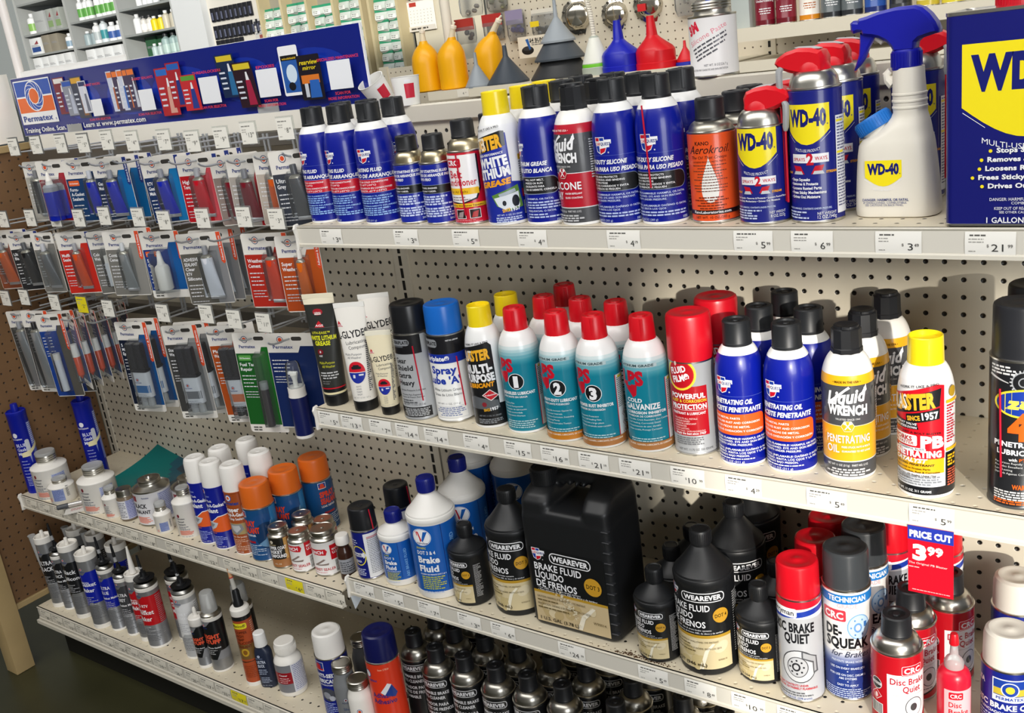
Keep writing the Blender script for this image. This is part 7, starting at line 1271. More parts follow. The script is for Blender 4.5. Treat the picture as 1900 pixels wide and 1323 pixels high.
            b = MB(); b.box(bx-20, -22, zh-66, bx-4, -6, zh-2, ('#1d1e26', .3), 2); b.box(bx+2, -22, zh-66, bx+19, -6, zh-2, ('#1d1e26', .3), 2); b.box(bx-22, -24, zh-72, bx+21, -4, zh-65, ('#1d1e26', .3), 1.5)
            s = MB(); s.loft([(z0+46, bx, -14, 22, 10, 9), (zh-72, bx, -14, 22, 10, 9)], ('#e2e4e8', .35), n=5); L2 = Label(.05, .2); L2.rect(-21, zh-122, 21, zh-104, tc); pmx(L2, -8, zh-94, 1.0); L2.fine(-18, 18, zh-128, 5, 4, 1.4, '#9a9ca4'); L2.split(3); s.label(L2, lambda x, z, l: (bx+min(max(x, -21), 21)*.98, -24-l+(abs(x) > 13)*((abs(x)-13)/8)**2*4, z))
            t = MB(); t.lathe([(0, 0), (9, 3), (9, 18), (6, 24), (0, 24)], MILK() if side else ('#17181a', .3), 14, T=Matrix.Translation((bx-9, -14, z0+20))); t.lathe([(0, 0), (9, 3), (9, 18), (6, 24), (0, 24)], MILK() if side else ('#17181a', .3), 14, T=Matrix.Translation((bx+10, -14, z0+20)))
            parts += [('syringe', s, [('plunger', b), ('tip', t)])]
        elif kind == 'stick':
            m = MB(); m.lathe([(0, 0), (8, 0), (8.5, 2), (8.5, 84), (0, 84)], tc, 18, T=Matrix.Translation((bx, -11, z0+20))); k = MB(); k.lathe([(0, 84), (9, 84), (9, 100), (0, 101)], capc, 18, T=Matrix.Translation((bx, -11, z0+20))); parts.append(('tube', m, [('tube_cap', k)]))
        elif kind == 'mini':
            m = MB(); m.lathe([(0, 0), (2, 4), (8, 12), (9, 58), (7, 62), (0, 62)], tc, 16, T=Matrix.Translation((bx, -11, z0+26))); k = MB(); k.lathe([(0, 60), (9.5, 60), (8, 92), (0, 92)], capc, 16, T=Matrix.Translation((bx, -11, z0+26))); parts.append(('tube', m, [('tube_cap', k)]))
        elif kind == 'pump':
            m = MB(); T = Matrix.Translation((bx, -21, z0-10)); m.lathe([(0, 0), (17, 0), (19, 2), (19, 6), (19, 8), (19, 92), (18, 96), (18, 112), (0, 112)], tc, 28, T=T, cols=[WHITEP]*3+[WHITEP]+[tc, WHITEP, WHITEP, WHITEP]); k = MB(); k.lathe([(17, 108), (16.4, 130), (15, 158), (12, 164), (0, 165)], FILM(), 28, T=T); q = MB(); q.tube([(0, 0, 110), (0, 0, 126), (0, 0, 138)], [5, 5, 8], WHITEP, 12, T=T); q.box(-12, -4, 138, 8, 4, 144, WHITEP, 1, T=T); parts.append(('bottle', m, [('clear_cap', k), ('pump', q)]))
        if kind not in ('pump',):
            bl = MB(); zt = zh+(4 if kind != 'syringe' else 4); zb = z0+(14 if kind != 'syringe' else 12); hw = {'tube': 21*ts, 'pair': 21, 'bottle': 20, 'nozzle': 21, 'syringe': 25, 'stick': 13, 'mini': 13}[kind]; dp = {'tube': 20*ts, 'pair': 18, 'bottle': 35, 'nozzle': 38, 'syringe': 26, 'stick': 21, 'mini': 21}[kind]
            R0 = [(bx-hw, -.5, zb), (bx+hw, -.5, zb), (bx+hw, -.5, zt), (bx-hw, -.5, zt)]; R1 = [(bx-hw+3, -dp, zb+6), (bx+hw-3, -dp, zb+6), (bx+hw-5, -dp, zt-6), (bx-hw+5, -dp, zt-6)]
            bl.add(R0+R1, [(4, 5, 6, 7), (0, 1, 5, 4), (1, 2, 6, 5), (2, 3, 7, 6), (3, 0, 4, 7)], FILM()); parts.append(('blister', bl))
        return parts
    return fn
OR = '#e2512c'; NV = '#24357e'; cc_ = 'carded tube'; GR = ('#5d5d5f', .4)
defs = {   # kind: builder, what it looks like
 'gry': (carded(62, 140, .26, '#a9a59c', None, (), 'tube', ('#55565a', .3, .5), ('#77787a', .4), ts=.8), 'pale card with a dark grey metal tube'),
 'blw': (carded(92, 140, .30, '#8a2430', NV, (), 'nozzle', ('#1026b0', .3), None, side='#a01c2c', tx=2), 'card with a blue bottle with white cone nozzle'),
 'fag': (carded(100, 140, .30, '#163a64', None, ('Form-', 'A-Gasket', 'Sealant'), 'tube', ('#1326b8', .3), ('#b9bdc6', .3), tx=28, patch='#e2622c', ts=.9), 'navy card with orange patch and a blue tube'),
 'bl1': (carded(98, 140, .30, '#20304c', NV, ('Gasket', 'Maker'), 'tube', ('#1326b8', .3), ('#8d9098', .3), side='#0f6aa8', tx=4), 'card with a blue tube and turquoise edge'),
 'bl2': (carded(100, 140, .30, '#17305c', NV, ('RTV', 'Gasket', 'Maker'), 'tube', ('#1326b8', .3), ('#8d9098', .3), side='#1377b4', tx=4), 'card with a blue gasket tube and bright turquoise edge'),
 'rd1': (carded(100, 140, .30, '#b8121f', NV, ('High', 'Temp'), 'tube', ('#cf1428', .3), ('#a9abb0', .3), side='#d8525c', tx=2), 'card with a bright red tube'),
 'dr1': (carded(88, 140, .30, '#8f7f78', None, (), 'tube', ('#8a1628', .3), ('#9a9ca0', .3), side='#7a1c2c', tx=4), 'pale card with a dark red tube'),
 'dr2': (carded(92, 140, .30, '#a8a098', NV, (), 'tube', ('#7c1a28', .3), ('#77797e', .3), side='#b8101f', tx=0), 'card with a dark red tube and bright red edge'),
 'or1': (carded(80, 140, .30, '#b8aca0', NV, (), 'tube', ('#e2601c', .3), ('#6a6c70', .3), side='#8a1c28', tx=2, ts=.85), 'card with an orange tube and grey cap'),
 'gry2': (carded(96, 140, .30, '#3a3e48', NV, ('Ultra', 'Grey'), 'tube', ('#6a6b6e', .3, .4), ('#55575a', .3), side='#1c2a5c', tx=6), 'card with a grey metal tube and navy edge'),
 'cop': (carded(90, 148, .28, '#8a4a30', NV, (), 'tube', ('#d0602c', .3), ('#8a8c90', .3), side='#9c4a34', tx=0), 'brown card with copper orange tube'),
 'blk': (carded(96, 148, .28, '#26272a', NV, ('Ultra', 'Black'), 'tube', ('#1b1c1e', .3), ('#55575a', .3), tx=6), 'black card with a black tube'),
 'slv': (carded(70, 148, .28, '#7d7a74', None, (), 'tube', ('#9a9ca0', .28, .6), ('#b9bbc0', .3)), 'card with a silver tube and clear cap'),
 'blk2': (carded(80, 148, .28, '#5a5854', None, (), 'tube', ('#2c2d30', .3), ('#3a3c40', .3), tx=8), 'card with a charcoal tube'),
 'red2': (carded(100, 148, .28, '#c8281c', NV, ('Muffler', 'Sealer'), 'tube', ('#e2501c', .3), ('#9a9ca0', .3), tx=8, ts=.85), 'red card with an orange tube'),
 'cold': (carded(92, 148, .28, '#6d6b66', None, ('Cold', 'Weld'), 'pair', ('#d4d6d9', .3), WHITEP, tx=8), 'grey card with two small white tubes'),
 'cont': (carded(96, 148, .28, '#77756f', OR, ('Contact', 'Cement'), 'tube', ('#b4b8ba', .25, .5), ('#c9cdd0', .25), side='#8d8b86', tx=4, ts=.8), 'grey card with a clear silver tube and orange stripe'),
 'whb': (carded(100, 148, .26, '#1f3a7c', OR, ('Super', 'Glue'), 'bottle', WHITEP, None, side='#10589c', low=1, tx=2, patch='#e2622c'), 'blue card with a white nozzle bottle'),
 'clr': (carded(110, 156, .28, '#5f5c55', OR, ('ADHESIVE', 'SEALANT', 'Clear', 'RTV', 'Silicone'), 'tube', ('#e6e8f0', .3), ('#8d9096', .3), side='#8a8a8c', tx=16, ts=1.0), 'large card with a white clear silicone tube'),
 'wea': (carded(104, 152, .28, '#b0281c', OR, ('Weatherstrip', 'Cement'), 'tube', ('#e2401c', .3), ('#3c3d40', .3), tx=14, ts=.95), 'red weatherstrip card with an orange tube and dark cap'),
 'wea2': (carded(92, 152, .28, '#b0481c', OR, ('Super', 'Weather'), 'tube', ('#e8701c', .3), WHITEP, side='#c2561c', tx=6, ts=.75), 'orange card with an orange tube and white cap'),
 'slv3': (carded(80, 220, .2, '#4a4844', OR, (), 'tube', ('#b4b6ba', .28, .6), ('#8d9096', .3), side='#55534f', low=1, tx=0), 'tall card with a silver tube and orange stripe'),
 'blk3': (carded(84, 220, .2, '#3a3a3c', OR, (), 'tube', ('#c4c6ca', .28, .6), ('#2a2a2c', .3), side='#4a4846', low=1, tx=0), 'tall grey card with a silver tube and black nozzle'),
 'min': (carded(84, 220, .2, '#1c3f8c', OR, (), 'stick', ('#e6e8ee', .3), WHITEP, side='#55524c', tx=0), 'tall blue and orange card with a slim white tube'),
 'syr': (carded(70, 190, .2, '#16306c', OR, (), 'mini', ('#d8502c', .3), WHITEP, side='#15508c', low=1, tx=2), 'narrow blue card with a small orange and white tube'),
 'ep5': (carded(92, 224, .2, '#141c30', OR, ('5', 'Minute', 'Epoxy'), 'syringe', '#2a72b0', None, side='#14508c', low=1, tx=12), 'tall navy card with a black plunged epoxy syringe'),
 'stl': (carded(92, 224, .2, '#3f3f3e', OR, ('Steel', 'Weld'), 'syringe', '#77797e', None, side='#8d8d8c', low=1, tx=12), 'tall grey card with a black plunged syringe'),
 'pla': (carded(92, 224, .2, '#a84a1c', None, ('Plastic', 'Weld'), 'syringe', '#d87a4c', None, low=1, tx=12), 'tall rust card with a black plunged syringe'),
 'fuel': (carded(92, 224, .2, '#1c5c24', OR, ('Fuel Tank', 'Repair'), 'stick', ('#3c3638', .3), clear('cap_film', '#dfe6e4', .2, .1, .3), side='#1c6a24', low=1, tx=14, patch='#5aa04c'), 'tall green card with a slim dark tube'),
 'pmp': (carded(110, 210, .2, '#16295c', None, (), 'pump', ('#141c54', .3), None, low=None, tx=8), 'navy card with a clear-topped navy pump bottle'),
}
rows = [   # kind, hook x, front y, top z, how many in the stack, flag x, price
 [('gry', -985, -182, 243, 1, -985, '18.99'), ('blw', -887, -195, 243, 2, -887, '15.99'), ('fag', -786, -185, 241, 1, -786, '3.99'), ('bl1', -700, -168, 238, 3, -700, '5.99'), (None, -610, -200, 240, 0, -610, '4.99'), ('bl2', -522, -165, 234, 2, -522, '4.49'), ('rd1', -418, -150, 231, 3, -416, '7.99'), ('dr1', -327, -145, 224, 2, -327, '9.99'), ('dr2', -240, -172, 227, 2, -240, '9.99'), ('or1', -160, -176, 231, 1, -160, '13.99'), ('gry2', -82, -196, 234, 1, -60, '8.99')],
 [('cop', -1222, -185, 74, 2, -1222, '9.99'), ('blk', -1124, -182, 74, 1, -1124, '9.49'), ('slv', -1001, -200, 77, 1, -997, '8.99'), ('blk2', -978, -150, 68, 1, None, ''), ('red2', -889, -188, 76, 1, -889, '11.99'), ('cold', -791, -170, 76, 1, -791, '8.49'), ('cont', -689, -190, 80, 2, -689, '4.99'), ('whb', -565, -178, 77, 1, -565, '14.99'), ('clr', -458, -158, 70, 3, -477, '8.99'), (None, -349, -180, 74, 0, -349, '8.49'), ('wea', -223, -180, 76, 1, -223, '3.99'), ('wea2', -131, -180, 72, 1, -131, '3.49')],
 [('slv3', -1224, -195, -130, 1, -1224, '7.99'), ('blk3', -1128, -205, -122, 1, -1121, '6.99'), ('min', -1072, -200, -130, 2, None, ''), ('syr', -985, -192, -130, 6, -992, '2.99'), (None, -872, -200, -130, 0, -872, '2.49'), ('ep5', -742, -188, -134, 2, -767, '7.99'), ('stl', -570, -180, -134, 2, -560, '6.99'), ('pla', -424, -172, -128, 2, -408, '6.99'), ('fuel', -320, -184, -134, 1, -320, '7.99'), ('pmp', -232, -160, -136, 1, -230, '11.99')]]
rn = ('top', 'middle', 'bottom'); seen_ = {}
for ri, row in enumerate(rows):
    for i, (k, x, yf, zt, n, fx, pr) in enumerate(row):
        L_ = 179+(abs(yf) > 200)*4; nm = defs[k][1] if k else 'no card'
        w = 'hook holding the %s, %s row' % (nm, rn[ri]) if k else 'empty hook with its price flag in the %s row of cards' % rn[ri]
        if k == 'syr': w = 'hook holding the file of small orange and white tubes, bottom row'
        elif len(w.split()) > 15: w = w.replace('hook holding the ', 'hook of the ')
        hookat(i, ri, x, zt-12, L_, (fx-x) if fx is not None else 0, pr or '1.00', w, yellow=(ri == 2 and i == 4), noflag=fx is None)
        for j in range(n):
            st = ('front of its stack' if n > 1 else 'alone on its hook') if j == 0 else ('second in its stack', 'third in its stack', 'fourth in its stack', 'fifth in its stack', 'last in its stack')[j-1]
            base = nm if k != 'syr' else ('narrow blue card with a small orange and white tube')
            lb = '%s, %s row, %s' % (base, rn[ri], st)
            if len(lb.split()) > 16: lb = '%s, %s' % (base, st)
            put('card_'+k, defs[k][0], 'blister_card', lb, cc_, x+j*2, yf+j*(27 if k == 'syr' else 31), zt-12, (-.3 if k == 'syr' else .3+.05*math.sin(x)), 'carded tubes on the hanging rails', tilt=(.02, 0.03*math.sin(x*.7+j)))
# ================================================================ the next gondola across the aisle
CRM = ('#d8cfb8', .5, 0, 0, .06, 5)
BY = 1550
def bpanel(x0, x1, z0, z1, lb): mb = MB(); mb.box(x0, BY, z0, x1, BY+8, z1, holed('back_pegboard_%d_%d' % (x0, z0), '#d8cfba', 'XZ', 0, 0, 2.6, 25.4, '#5a4c3c', .5)); one('pegboard_panel', mb, lb, 'pegboard')
bpanel(-1412, -900, -400, 322, 'cream pegboard behind the yellow jugs'); bpanel(-900, 112, -400, 760, 'cream pegboard behind the funnels and chrome covers'); bpanel(150, 1500, -400, 760, 'cream pegboard behind the red nozzles at the right')
for x0, x1, z1, lb in ((-1450, -1412, 330, 'slotted cream post left of the yellow jugs'), (112, 150, 760, 'slotted cream post right of the white paste can')):
    t = thing('slotted_upright', lb, 'upright', W((x0+x1)/2, BY-6, FLOOR)); p_ = MB(); p_.box((x0-x1)/2, 0, 0, (x1-x0)/2, 14, z1-FLOOR, CRM); link('post', p_.mesh('post'), t)
    s_ = MB(); z = 900
    while z < z1-FLOOR-20: s_.box(-4, -.8, z, 4, 1, z+18, ('#17140f', .7)); z += 30
    link('slot_row', s_.mesh('slot_row'), t)
def bshelf(x0, x1, yf, z, lb, fh=27):
    t = thing('shelf', lb, 'shelf', W(0, 0, 0)); a = MB(); a.box(x0, yf, z-3, x1, BY, z, CRM); link('shelf_plate', a.mesh('shelf_plate'), t); b = MB(); b.box(x0, yf-4, z-fh, x1, yf, z+2, ('#e2dac6', .45)); link('price_channel', b.mesh('price_channel'), t); return t
bshelf(-985, 130, 1270, 232, 'cream shelf across the aisle carrying yellow jugs and funnels'); bshelf(132, 1400, 1270, 228, 'empty cream shelf across the aisle right of the paste can'); bshelf(132, 1400, 1270, 316, 'cream shelf across the aisle with maroon cans at the top right', 34)
for x, p, lb in ((-830, '4.79', 'small tag reading 4.79 under the yellow jugs across the aisle'), (445, '11.99', 'small tag reading 11.99 across the aisle behind the trigger bottle')):
    mb = MB(); mb.box(-24, -1, -12, 24, 0, 12, ('#efe9da', .4)); L = Label(.05, .2); L.text(p.split('.')[0], 2, -5, 9, ('#5a564f', .6), 'c', bold=0); L.text(p[-2:], 10, -1, 4, ('#5a564f', .6), 'l', bold=0); flat(mb, L, -1); one('price_tag', mb, lb, 'price tag', W(x, 1265, 220))
Z0 = 232.2
def jugy(tip):
    def fn():
        mb = MB(); c = ('#f0ac06', .35); S = [(z, x, 0, a, b, 60) for z, x, a, b in ((0, 0, 44, 44), (4, 0, 50, 50), (95, 0, 50, 50), (120, tip*.05, 47, 46), (138, tip*.15, 38, 36), (152, tip*.3, 27, 25), (160, tip*.42, 17, 16), (170, tip*.55, 13, 13))]; mb.loft(S, c, n=7)
        n = MB(); n.tube([(tip*.52, 0, 166), (tip*.75, 0, 184), (tip, 0, 200)], [11.5, 10, 9], ('#e6d9bc', .4), 14); n.tube([(tip, 0, 198), (tip*1.05+2, 0, 206)], [11, 10.5], ('#efe4d0', .4), 14); n.tube([(tip*.98, 0, 204), (tip*1.2+4, 0, 216)], [4, 3], ('#efe4d0', .4), 8); return [('jug_body', mb), ('spout', n)]
    return fn
pj = 'pouring jug'
put('jy0', jugy(2), 'pouring_jug', 'yellow pouring jug with upright spout, leftmost of three', pj, -1035, 1340, Z0, 0, 'yellow pouring jugs'); put('jy1', jugy(26), 'pouring_jug', 'yellow pouring jug with a small white sticker, middle of three', pj, -924, 1345, Z0, 0, 'yellow pouring jugs'); put('jy2', jugy(58), 'pouring_jug', 'yellow pouring jug leaning its spout right, rightmost of three', pj, -806, 1400, Z0, 0, 'yellow pouring jugs')
def funnel(rb, h, rn, hn, c, ribs=True):
    def fn():
        m = MB(); m.lathe([(rb-1, 0), (rb+1, 0), (rb+1, 6), (rb-1, 8), (rn+3, h-hn), (rn, h-hn+5), (rn*.75, h), (rn*.6, h), (rn*.7, h-hn), (rb-3, 6), (rb-1, 0)], c, 40); return [('funnel_body', m)]
    return fn
fu = 'funnel'
def sticker(x, z, rot): pass
put('fg', funnel(44, 112, 7, 45, ('#8f969c', .4)), 'funnel', 'small grey upturned funnel in front of the yellow jugs', fu, -795, 1310, Z0); put('fd', funnel(70, 122, 9, 40, ('#3c434c', .4)), 'funnel', 'dark slate upturned funnel between yellow jugs and the stacked funnels', fu, -696, 1345, Z0)
put('fb', funnel(100, 118, 30, 20, ('#2f3032', .4)), 'funnel', 'big black upturned funnel at the bottom of the stack', fu, -506, 1380, Z0); put('fm', funnel(82, 98, 28, 20, ('#454b52', .4)), 'funnel', 'slate upturned funnel in the middle of the stack', fu, -506, 1380, Z0+56); put('ft', funnel(56, 132, 7, 60, ('#959ca2', .4)), 'funnel', 'light grey upturned funnel on top of the stack', fu, -506, 1380, Z0+110)
def hosef():
    m = MB(); m.lathe([(46, 0), (46, 22), (44, 24), (44, 34), (43, 36), (16, 110), (10, 116), (0, 116)], ('#aeb3a8', .45), 36, cols=[('#a9b0a4', .4), ('#a9b0a4', .4), ('#6cbf2a', .4), ('#a9b0a4', .4), ('#dcdcd2', .4), ('#a9b0a4', .4), ('#a9b0a4', .4)]); h = MB(); P = [(0, 0, 112), (-1, 0, 140), (-4, 0, 180), (-12, 0, 220), (-26, 0, 300)]; h.tube(P, 7.5, ('#e4ded0', .5), 12)
    for i in range(26): t = i/25; h.lathe([(7, -1.4), (8.8, 0), (7, 1.4)], ('#e4ded0', .5), 12, T=Matrix.Translation((-26*t*t, 0, 116+180*t)))
    return [('funnel_body', m), ('flexible_hose', h)]
put('fh', hosef, 'funnel', 'grey green funnel with a lime band and ribbed hose', fu, -352, 1345, Z0)
def bigf(c, lean):
    def fn():
        m = MB(); S = [(0, 0, 0, 62, 54, 60), (18, 0, 0, 62, 54, 60), (20, 0, 0, 60, 52, 60), (52, 0, 0, 60, 52, 60), (62, lean*.2, 0, 54, 46, 60), (86, lean*.8, 0, 26, 24, 60), (96, lean, 0, 17, 17, 60), (152, lean*1.25, 0, 11, 11, 60)]; m.loft(S, c, n=7); return [('funnel_body', m)]
    return fn
put('fbl', bigf(('#101aa8', .35), -4), 'funnel', 'royal blue upturned funnel left of the red one', fu, -262, 1345, Z0); put('frd', bigf(('#cc0f1c', .35), -8), 'funnel', 'red upturned funnel with a tall spout', fu, -146, 1350, Z0)
put('fsr', funnel(26, 60, 5, 24, ('#c8202a', .4)), 'funnel', 'tiny red funnel peeking out behind the white paste can', fu, -62, 1375, Z0+10); put('fsb', funnel(30, 20, 16, 6, ('#1a2a9c', .4)), 'funnel', 'tiny blue funnel under the tiny red one', fu, -62, 1375, Z0)
mb = MB(); mb.box(-56, -1, -36, 88, 0, 34, ('#e9e0cc', .5)); L = Label(.05, .2); L.text('$4 BUNDLE', -8, 14, 12, ('#2a2622', .6), 'l', w=88, bold=2); L.fine(0, 50, 9, 2, 6, 3, ('#6a645c', .6)); L.ell(-18, -12, 25, 14, ('#1c1c1e', .4)); L.ell(-18, -6, 20, 7, ('#3a3a3c', .4)); L.poly([(-24, 24), (-12, 26), (-4, -6), (-10, -12)], ('#2a62a8', .4)); flat(mb, L, -1); one('bundle_sign', mb, 'cream card with a black bowl drawing reading $4 BUNDLE', 'sign', W(-692, 1500, 338))
def cover(r):
    def fn():
        CH = ('#c9c4b8', .12, 1.0); T = Matrix.Rotation(math.pi/2, 4, 'X'); m = MB(); m.lathe([(r*1.12, 0), (r*1.16, 1.5), (r*1.16, 4), (r*.92, 6), (r*.88, 12), (r*.80, 20), (r*.66, 26), (r*.55, 27), (r*.40, 24), (0, 22)], CH, 10, T=T); m.lathe([(r*.70, 22), (r*.62, 30), (r*.4, 33), (0, 34)], CH, 32, T=T); b = MB()
        for i in range(10): a = i*math.pi/5+.31; b.lathe([(0, 3), (4.5, 3), (4.5, 7), (0, 7.5)], ('#55524c', .3, .9), 10, T=Matrix.Translation((r*1.04*math.cos(a), 0, r*1.04*math.sin(a))) @ T)
        return [('cover_body', m), ('bolt_row', b)]
    return fn
for x, z, r, lb in ((-522, 415, 52, 'chrome differential cover above the stacked funnels'), (-379, 404, 44, 'chrome differential cover beside the ribbed hose'), (-255, 418, 48, 'chrome differential cover above the red funnel')): put('cov%d' % r, cover(r), 'chrome_cover', lb, 'chrome cover', x, BY-2, z, .35, 'chrome covers on the pegboard')
mb = MB(); mb.box(-13, -1, -11, 13, 0, 11, ('#c81a1c', .4)); one('red_sticker', mb, 'small red square sticker on the right chrome cover', 'sticker', W(-262, 1500, 412), .35)
def hangbag(w, h, hdr, fill, blob):
    def fn():
        m = MB(); m.loft([(-h, 0, 0, w*.9, 2, 2), (-h*.8, 0, -3, w, 9, 6), (-h*.35, 0, -3, w, 10, 6), (-8, 0, 0, w, 2, 2), (0, 0, 0, w, 1, 1)], clear('bag_film', '#e9eaea', .25, .15, .10), n=3); parts = [('bag', m)]
        k = MB(); k.box(-w, -11 if hdr else -3, -h*.45 if hdr else -16, w, -10 if hdr else -2, 2, hdr or ('#d9d4c6', .5)); parts.append(('header_card', k)); R = random.Random(int(w*h)); c = MB()
        for i in range(blob): a = R.uniform(-.6, .6)*w; b = -h*R.uniform(.5, .85); c.lathe([(0, -8), (8, -5), (10, 0), (8, 5), (0, 8)], fill, 12, T=Matrix.Translation((a, -2, b)) @ Matrix.Rotation(R.uniform(0, 3), 4, 'X'))
        parts.append(('contents', c)); return parts
    return fn
for i, (x, z, w, h, hd, fl, nb, lb) in enumerate(((-992, 458, 40, 84, ('#a8342c', .4), ('#3a3a3c', .4), 3, 'clear bag with red and black header above the first yellow jug'), (-868, 460, 40, 84, ('#b0302c', .4), ('#4a4a4e', .4), 3, 'clear bag with red header above the third yellow jug'), (-772, 462, 34, 100, ('#8f86a4', .5), ('#2a2a80', .4), 4, 'bag with a blue part inside, beside the bundle sign'), (-655, 452, 46, 90, None, ('#8f9294', .3, .6), 6, 'clear bag with a grey metal cover and yellow sticker'), (-955, 545, 46, 80, None, ('#a09a90', .4), 4, 'clear bag at the top edge right of the white pole'), (-840, 545, 40, 76, None, ('#8a8a6a', .4), 4, 'bag at the top edge above the red header bags'), (-100, 470, 60, 100, None, ('#b5b2a8', .3, .5), 5, 'clear bag hanging above the white paste can'), (40, 420, 40, 84, None, ('#2a2a2c', .4), 4, 'small bag with black parts beside the grey box'))):
    put('bag%d' % i, hangbag(w, h, hd, fl, nb), 'hanging_bag', lb, 'bag', x, BY-14, z, .1)
mb = MB(); mb.box(-16, -1, -9, 16, 0, 9, ('#e6c81c', .4)); one('yellow_sticker', mb, 'yellow sticker on the grey bag by the first chrome cover', 'sticker', W(-668, 1495, 408), .2)
mb = MB(); mb.lathe([(0, 330), (18, 330), (18, 1500), (0, 1500)], ('#e9e2d2', .4), 20, cx=-1030, cy=1480); one('pole', mb, 'cream pole rising behind the yellow jugs', 'pole')
mb = MB(); mb.box(-26, -30, 0, 26, 30, 86, ('#b5bcb8', .45), 1.5); one('carton', mb, 'pale grey green carton left of the maroon cans at the top', 'box', W(150, 1330, 316.2))
def tcan(c1, c2, words, wc=WH): return overcap(c1, lambda L: ([L.text(w, 0, 74-i*11, 6.5, wc, w=len(w)*4.4, bold=1) for i, w in enumerate(words)], L.fine(-18, 18, 44, 3, 6, 2.4, wc, al='c'), L.rect(-90, 4, 90, 16, c2)), c2, r=27, H=180, caph=44, capr=26)
rng = (('m', '#7c1428', '#6a1020', ('Paintable', 'Undercoating'), 216, 'maroon undercoating can across the aisle, left of two'), ('m', '#7c1428', '#6a1020', ('Paintable', 'Undercoating'), 275, 'maroon undercoating can across the aisle, right of two'), ('w', '#e9e2d8', '#d88a1c', (), 340, 'white can with an orange band across the aisle'), ('g', '#5f6668', '#2a2c30', ('Black', 'Undercoat'), 398, 'grey can across the aisle, left of two'), ('g', '#5f6668', '#2a2c30', ('Black', 'Undercoat'), 452, 'grey can across the aisle, right of two'), ('b', '#2a52a0', '#1c2c6c', ('Rust',), 512, 'blue can across the aisle above the trigger head'), ('k', '#222326', '#3a3c40', ('RUBBERIZED', 'UNDERCOAT'), 574, 'black can across the aisle above the trigger head'), ('y', '#e9dfae', '#c8b43c', (), 640, 'cream can across the aisle left of the gallon can'), ('y2', '#e9e6dc', '#d8c83c', (), 700, 'white can at the right end of the cans across the aisle'))
for k, a, b, w, x, lb in rng: put('tc'+k, tcan(a, b, w, WH if k not in ('w', 'y', 'y2') else '#b8601c'), 'aerosol_can', lb, can, x, 1315, 316.2, .35)
for x, z, lb in ((-1330, 270, 'grey peg hook above the white plastic cup, upper one'), (-1330, 225, 'grey peg hook above the white plastic cup, lower one')): mb = MB(); mb.tube([(0, 0, 0), (0, -60, 0), (30, -70, 6), (60, -74, 2), (64, -80, 10)], 4, STEEL); one('peg_hook', mb, lb, 'hook', W(x, BY-1, z))
mb = MB(); mb.box(-20, -1, -16, 22, 0, 18, ('#efebe4', .4)); L = Label(.05, .2); L.text('11', 2, -4, 11, ('#7a8ab0', .5), bold=0); flat(mb, L, -1); one('price_flag', mb, 'white price square above the peg hooks left of the yellow jugs', 'price tag', W(-1210, BY-1, 292))
# ================================================================ back of the shop
def W3(): pass
GY = ('#a9adad', .5, 0, 0, .05, 3)
# paint cabinets
X0, X1, YB = -6480, -4450, 3000; DV = (-6450, -5790, -5172, -4560); t = thing('shelf_cabinet', 'grey open cabinet with three bays of paint supplies at the top left', 'cabinet', W(0, 0, 0))
a = MB(); a.box(X0, YB+330, -300, X1, YB+345, 1500, ('#7f8484', .6)); link('back_panel', a.mesh('back_panel'), t)
for x in DV: a = MB(); a.box(x-14, YB, -300, x+14, YB+330, 1500, GY); link('divider', a.mesh('divider'), t)
LV = ((868, 718, 566, 1090), (890, 716, 560, 1095), (905, 732, 556, 1095))
for b in range(3):
    for z in LV[b]: a = MB(); a.box(DV[b]+14, YB+4, z-14, DV[b+1]-14, YB+330, z, ('#8d9292', .5)); link('cabinet_shelf', a.mesh('cabinet_shelf'), t)
a = MB(); a.box(DV[3]+14, YB-10, -300, -4440+190, YB+330, 1500, ('#c9cdd0', .55)); one('partition_board', a, 'pale grey panel between the cabinets and the black packets', 'panel')
a = MB(); a.box(-8400, YB-10, -300, DV[0]-14, YB+330, 1500, ('#8f9698', .55)); one('partition_board', a, 'grey panel at the far left behind the white pole', 'panel')
def sbot(h, r, c, cap, lab=None):
    def fn():
        m = MB(); m.lathe([(0, 0), (r, 0), (r, h*.68), (r*.9, h*.76), (r*.42, h*.84), (r*.40, h*.88), (0, h*.88)], c, 16); parts = [('bottle_body', m)]
        if lab: l = MB(); l.lathe([(r+.6, h*.16), (r+.6, h*.52)], lab, 16); parts.append(('label', l))
        k = MB(); k.lathe([(0, h*.86), (r*.5, h*.86), (r*.5, h), (0, h)], cap, 12); parts.append(('cap', k)); return parts
    return fn
def sbox(w, h, c, c2=None):
    def fn():
        m = MB(); m.box(-w/2, -50, 0, w/2, 50, h, c, 1); L = Label(.2, .4)
        if c2: L.rect(-w*.4, h*.15, w*.4, h*.45, c2); L.poly([(-w*.1, h*.62), (w*.22, h*.85), (w*.28, h*.62)], ('#8a3a40', .5))
        L.fine(-w*.4, w*.35, h*.55, 2, 8, 4, ('#8d9096', .6)); flat(m, L, -50); return [('carton', m)]
    return fn
WG = ('#d9dde0', .45); PB = ('#8d9698', .4)
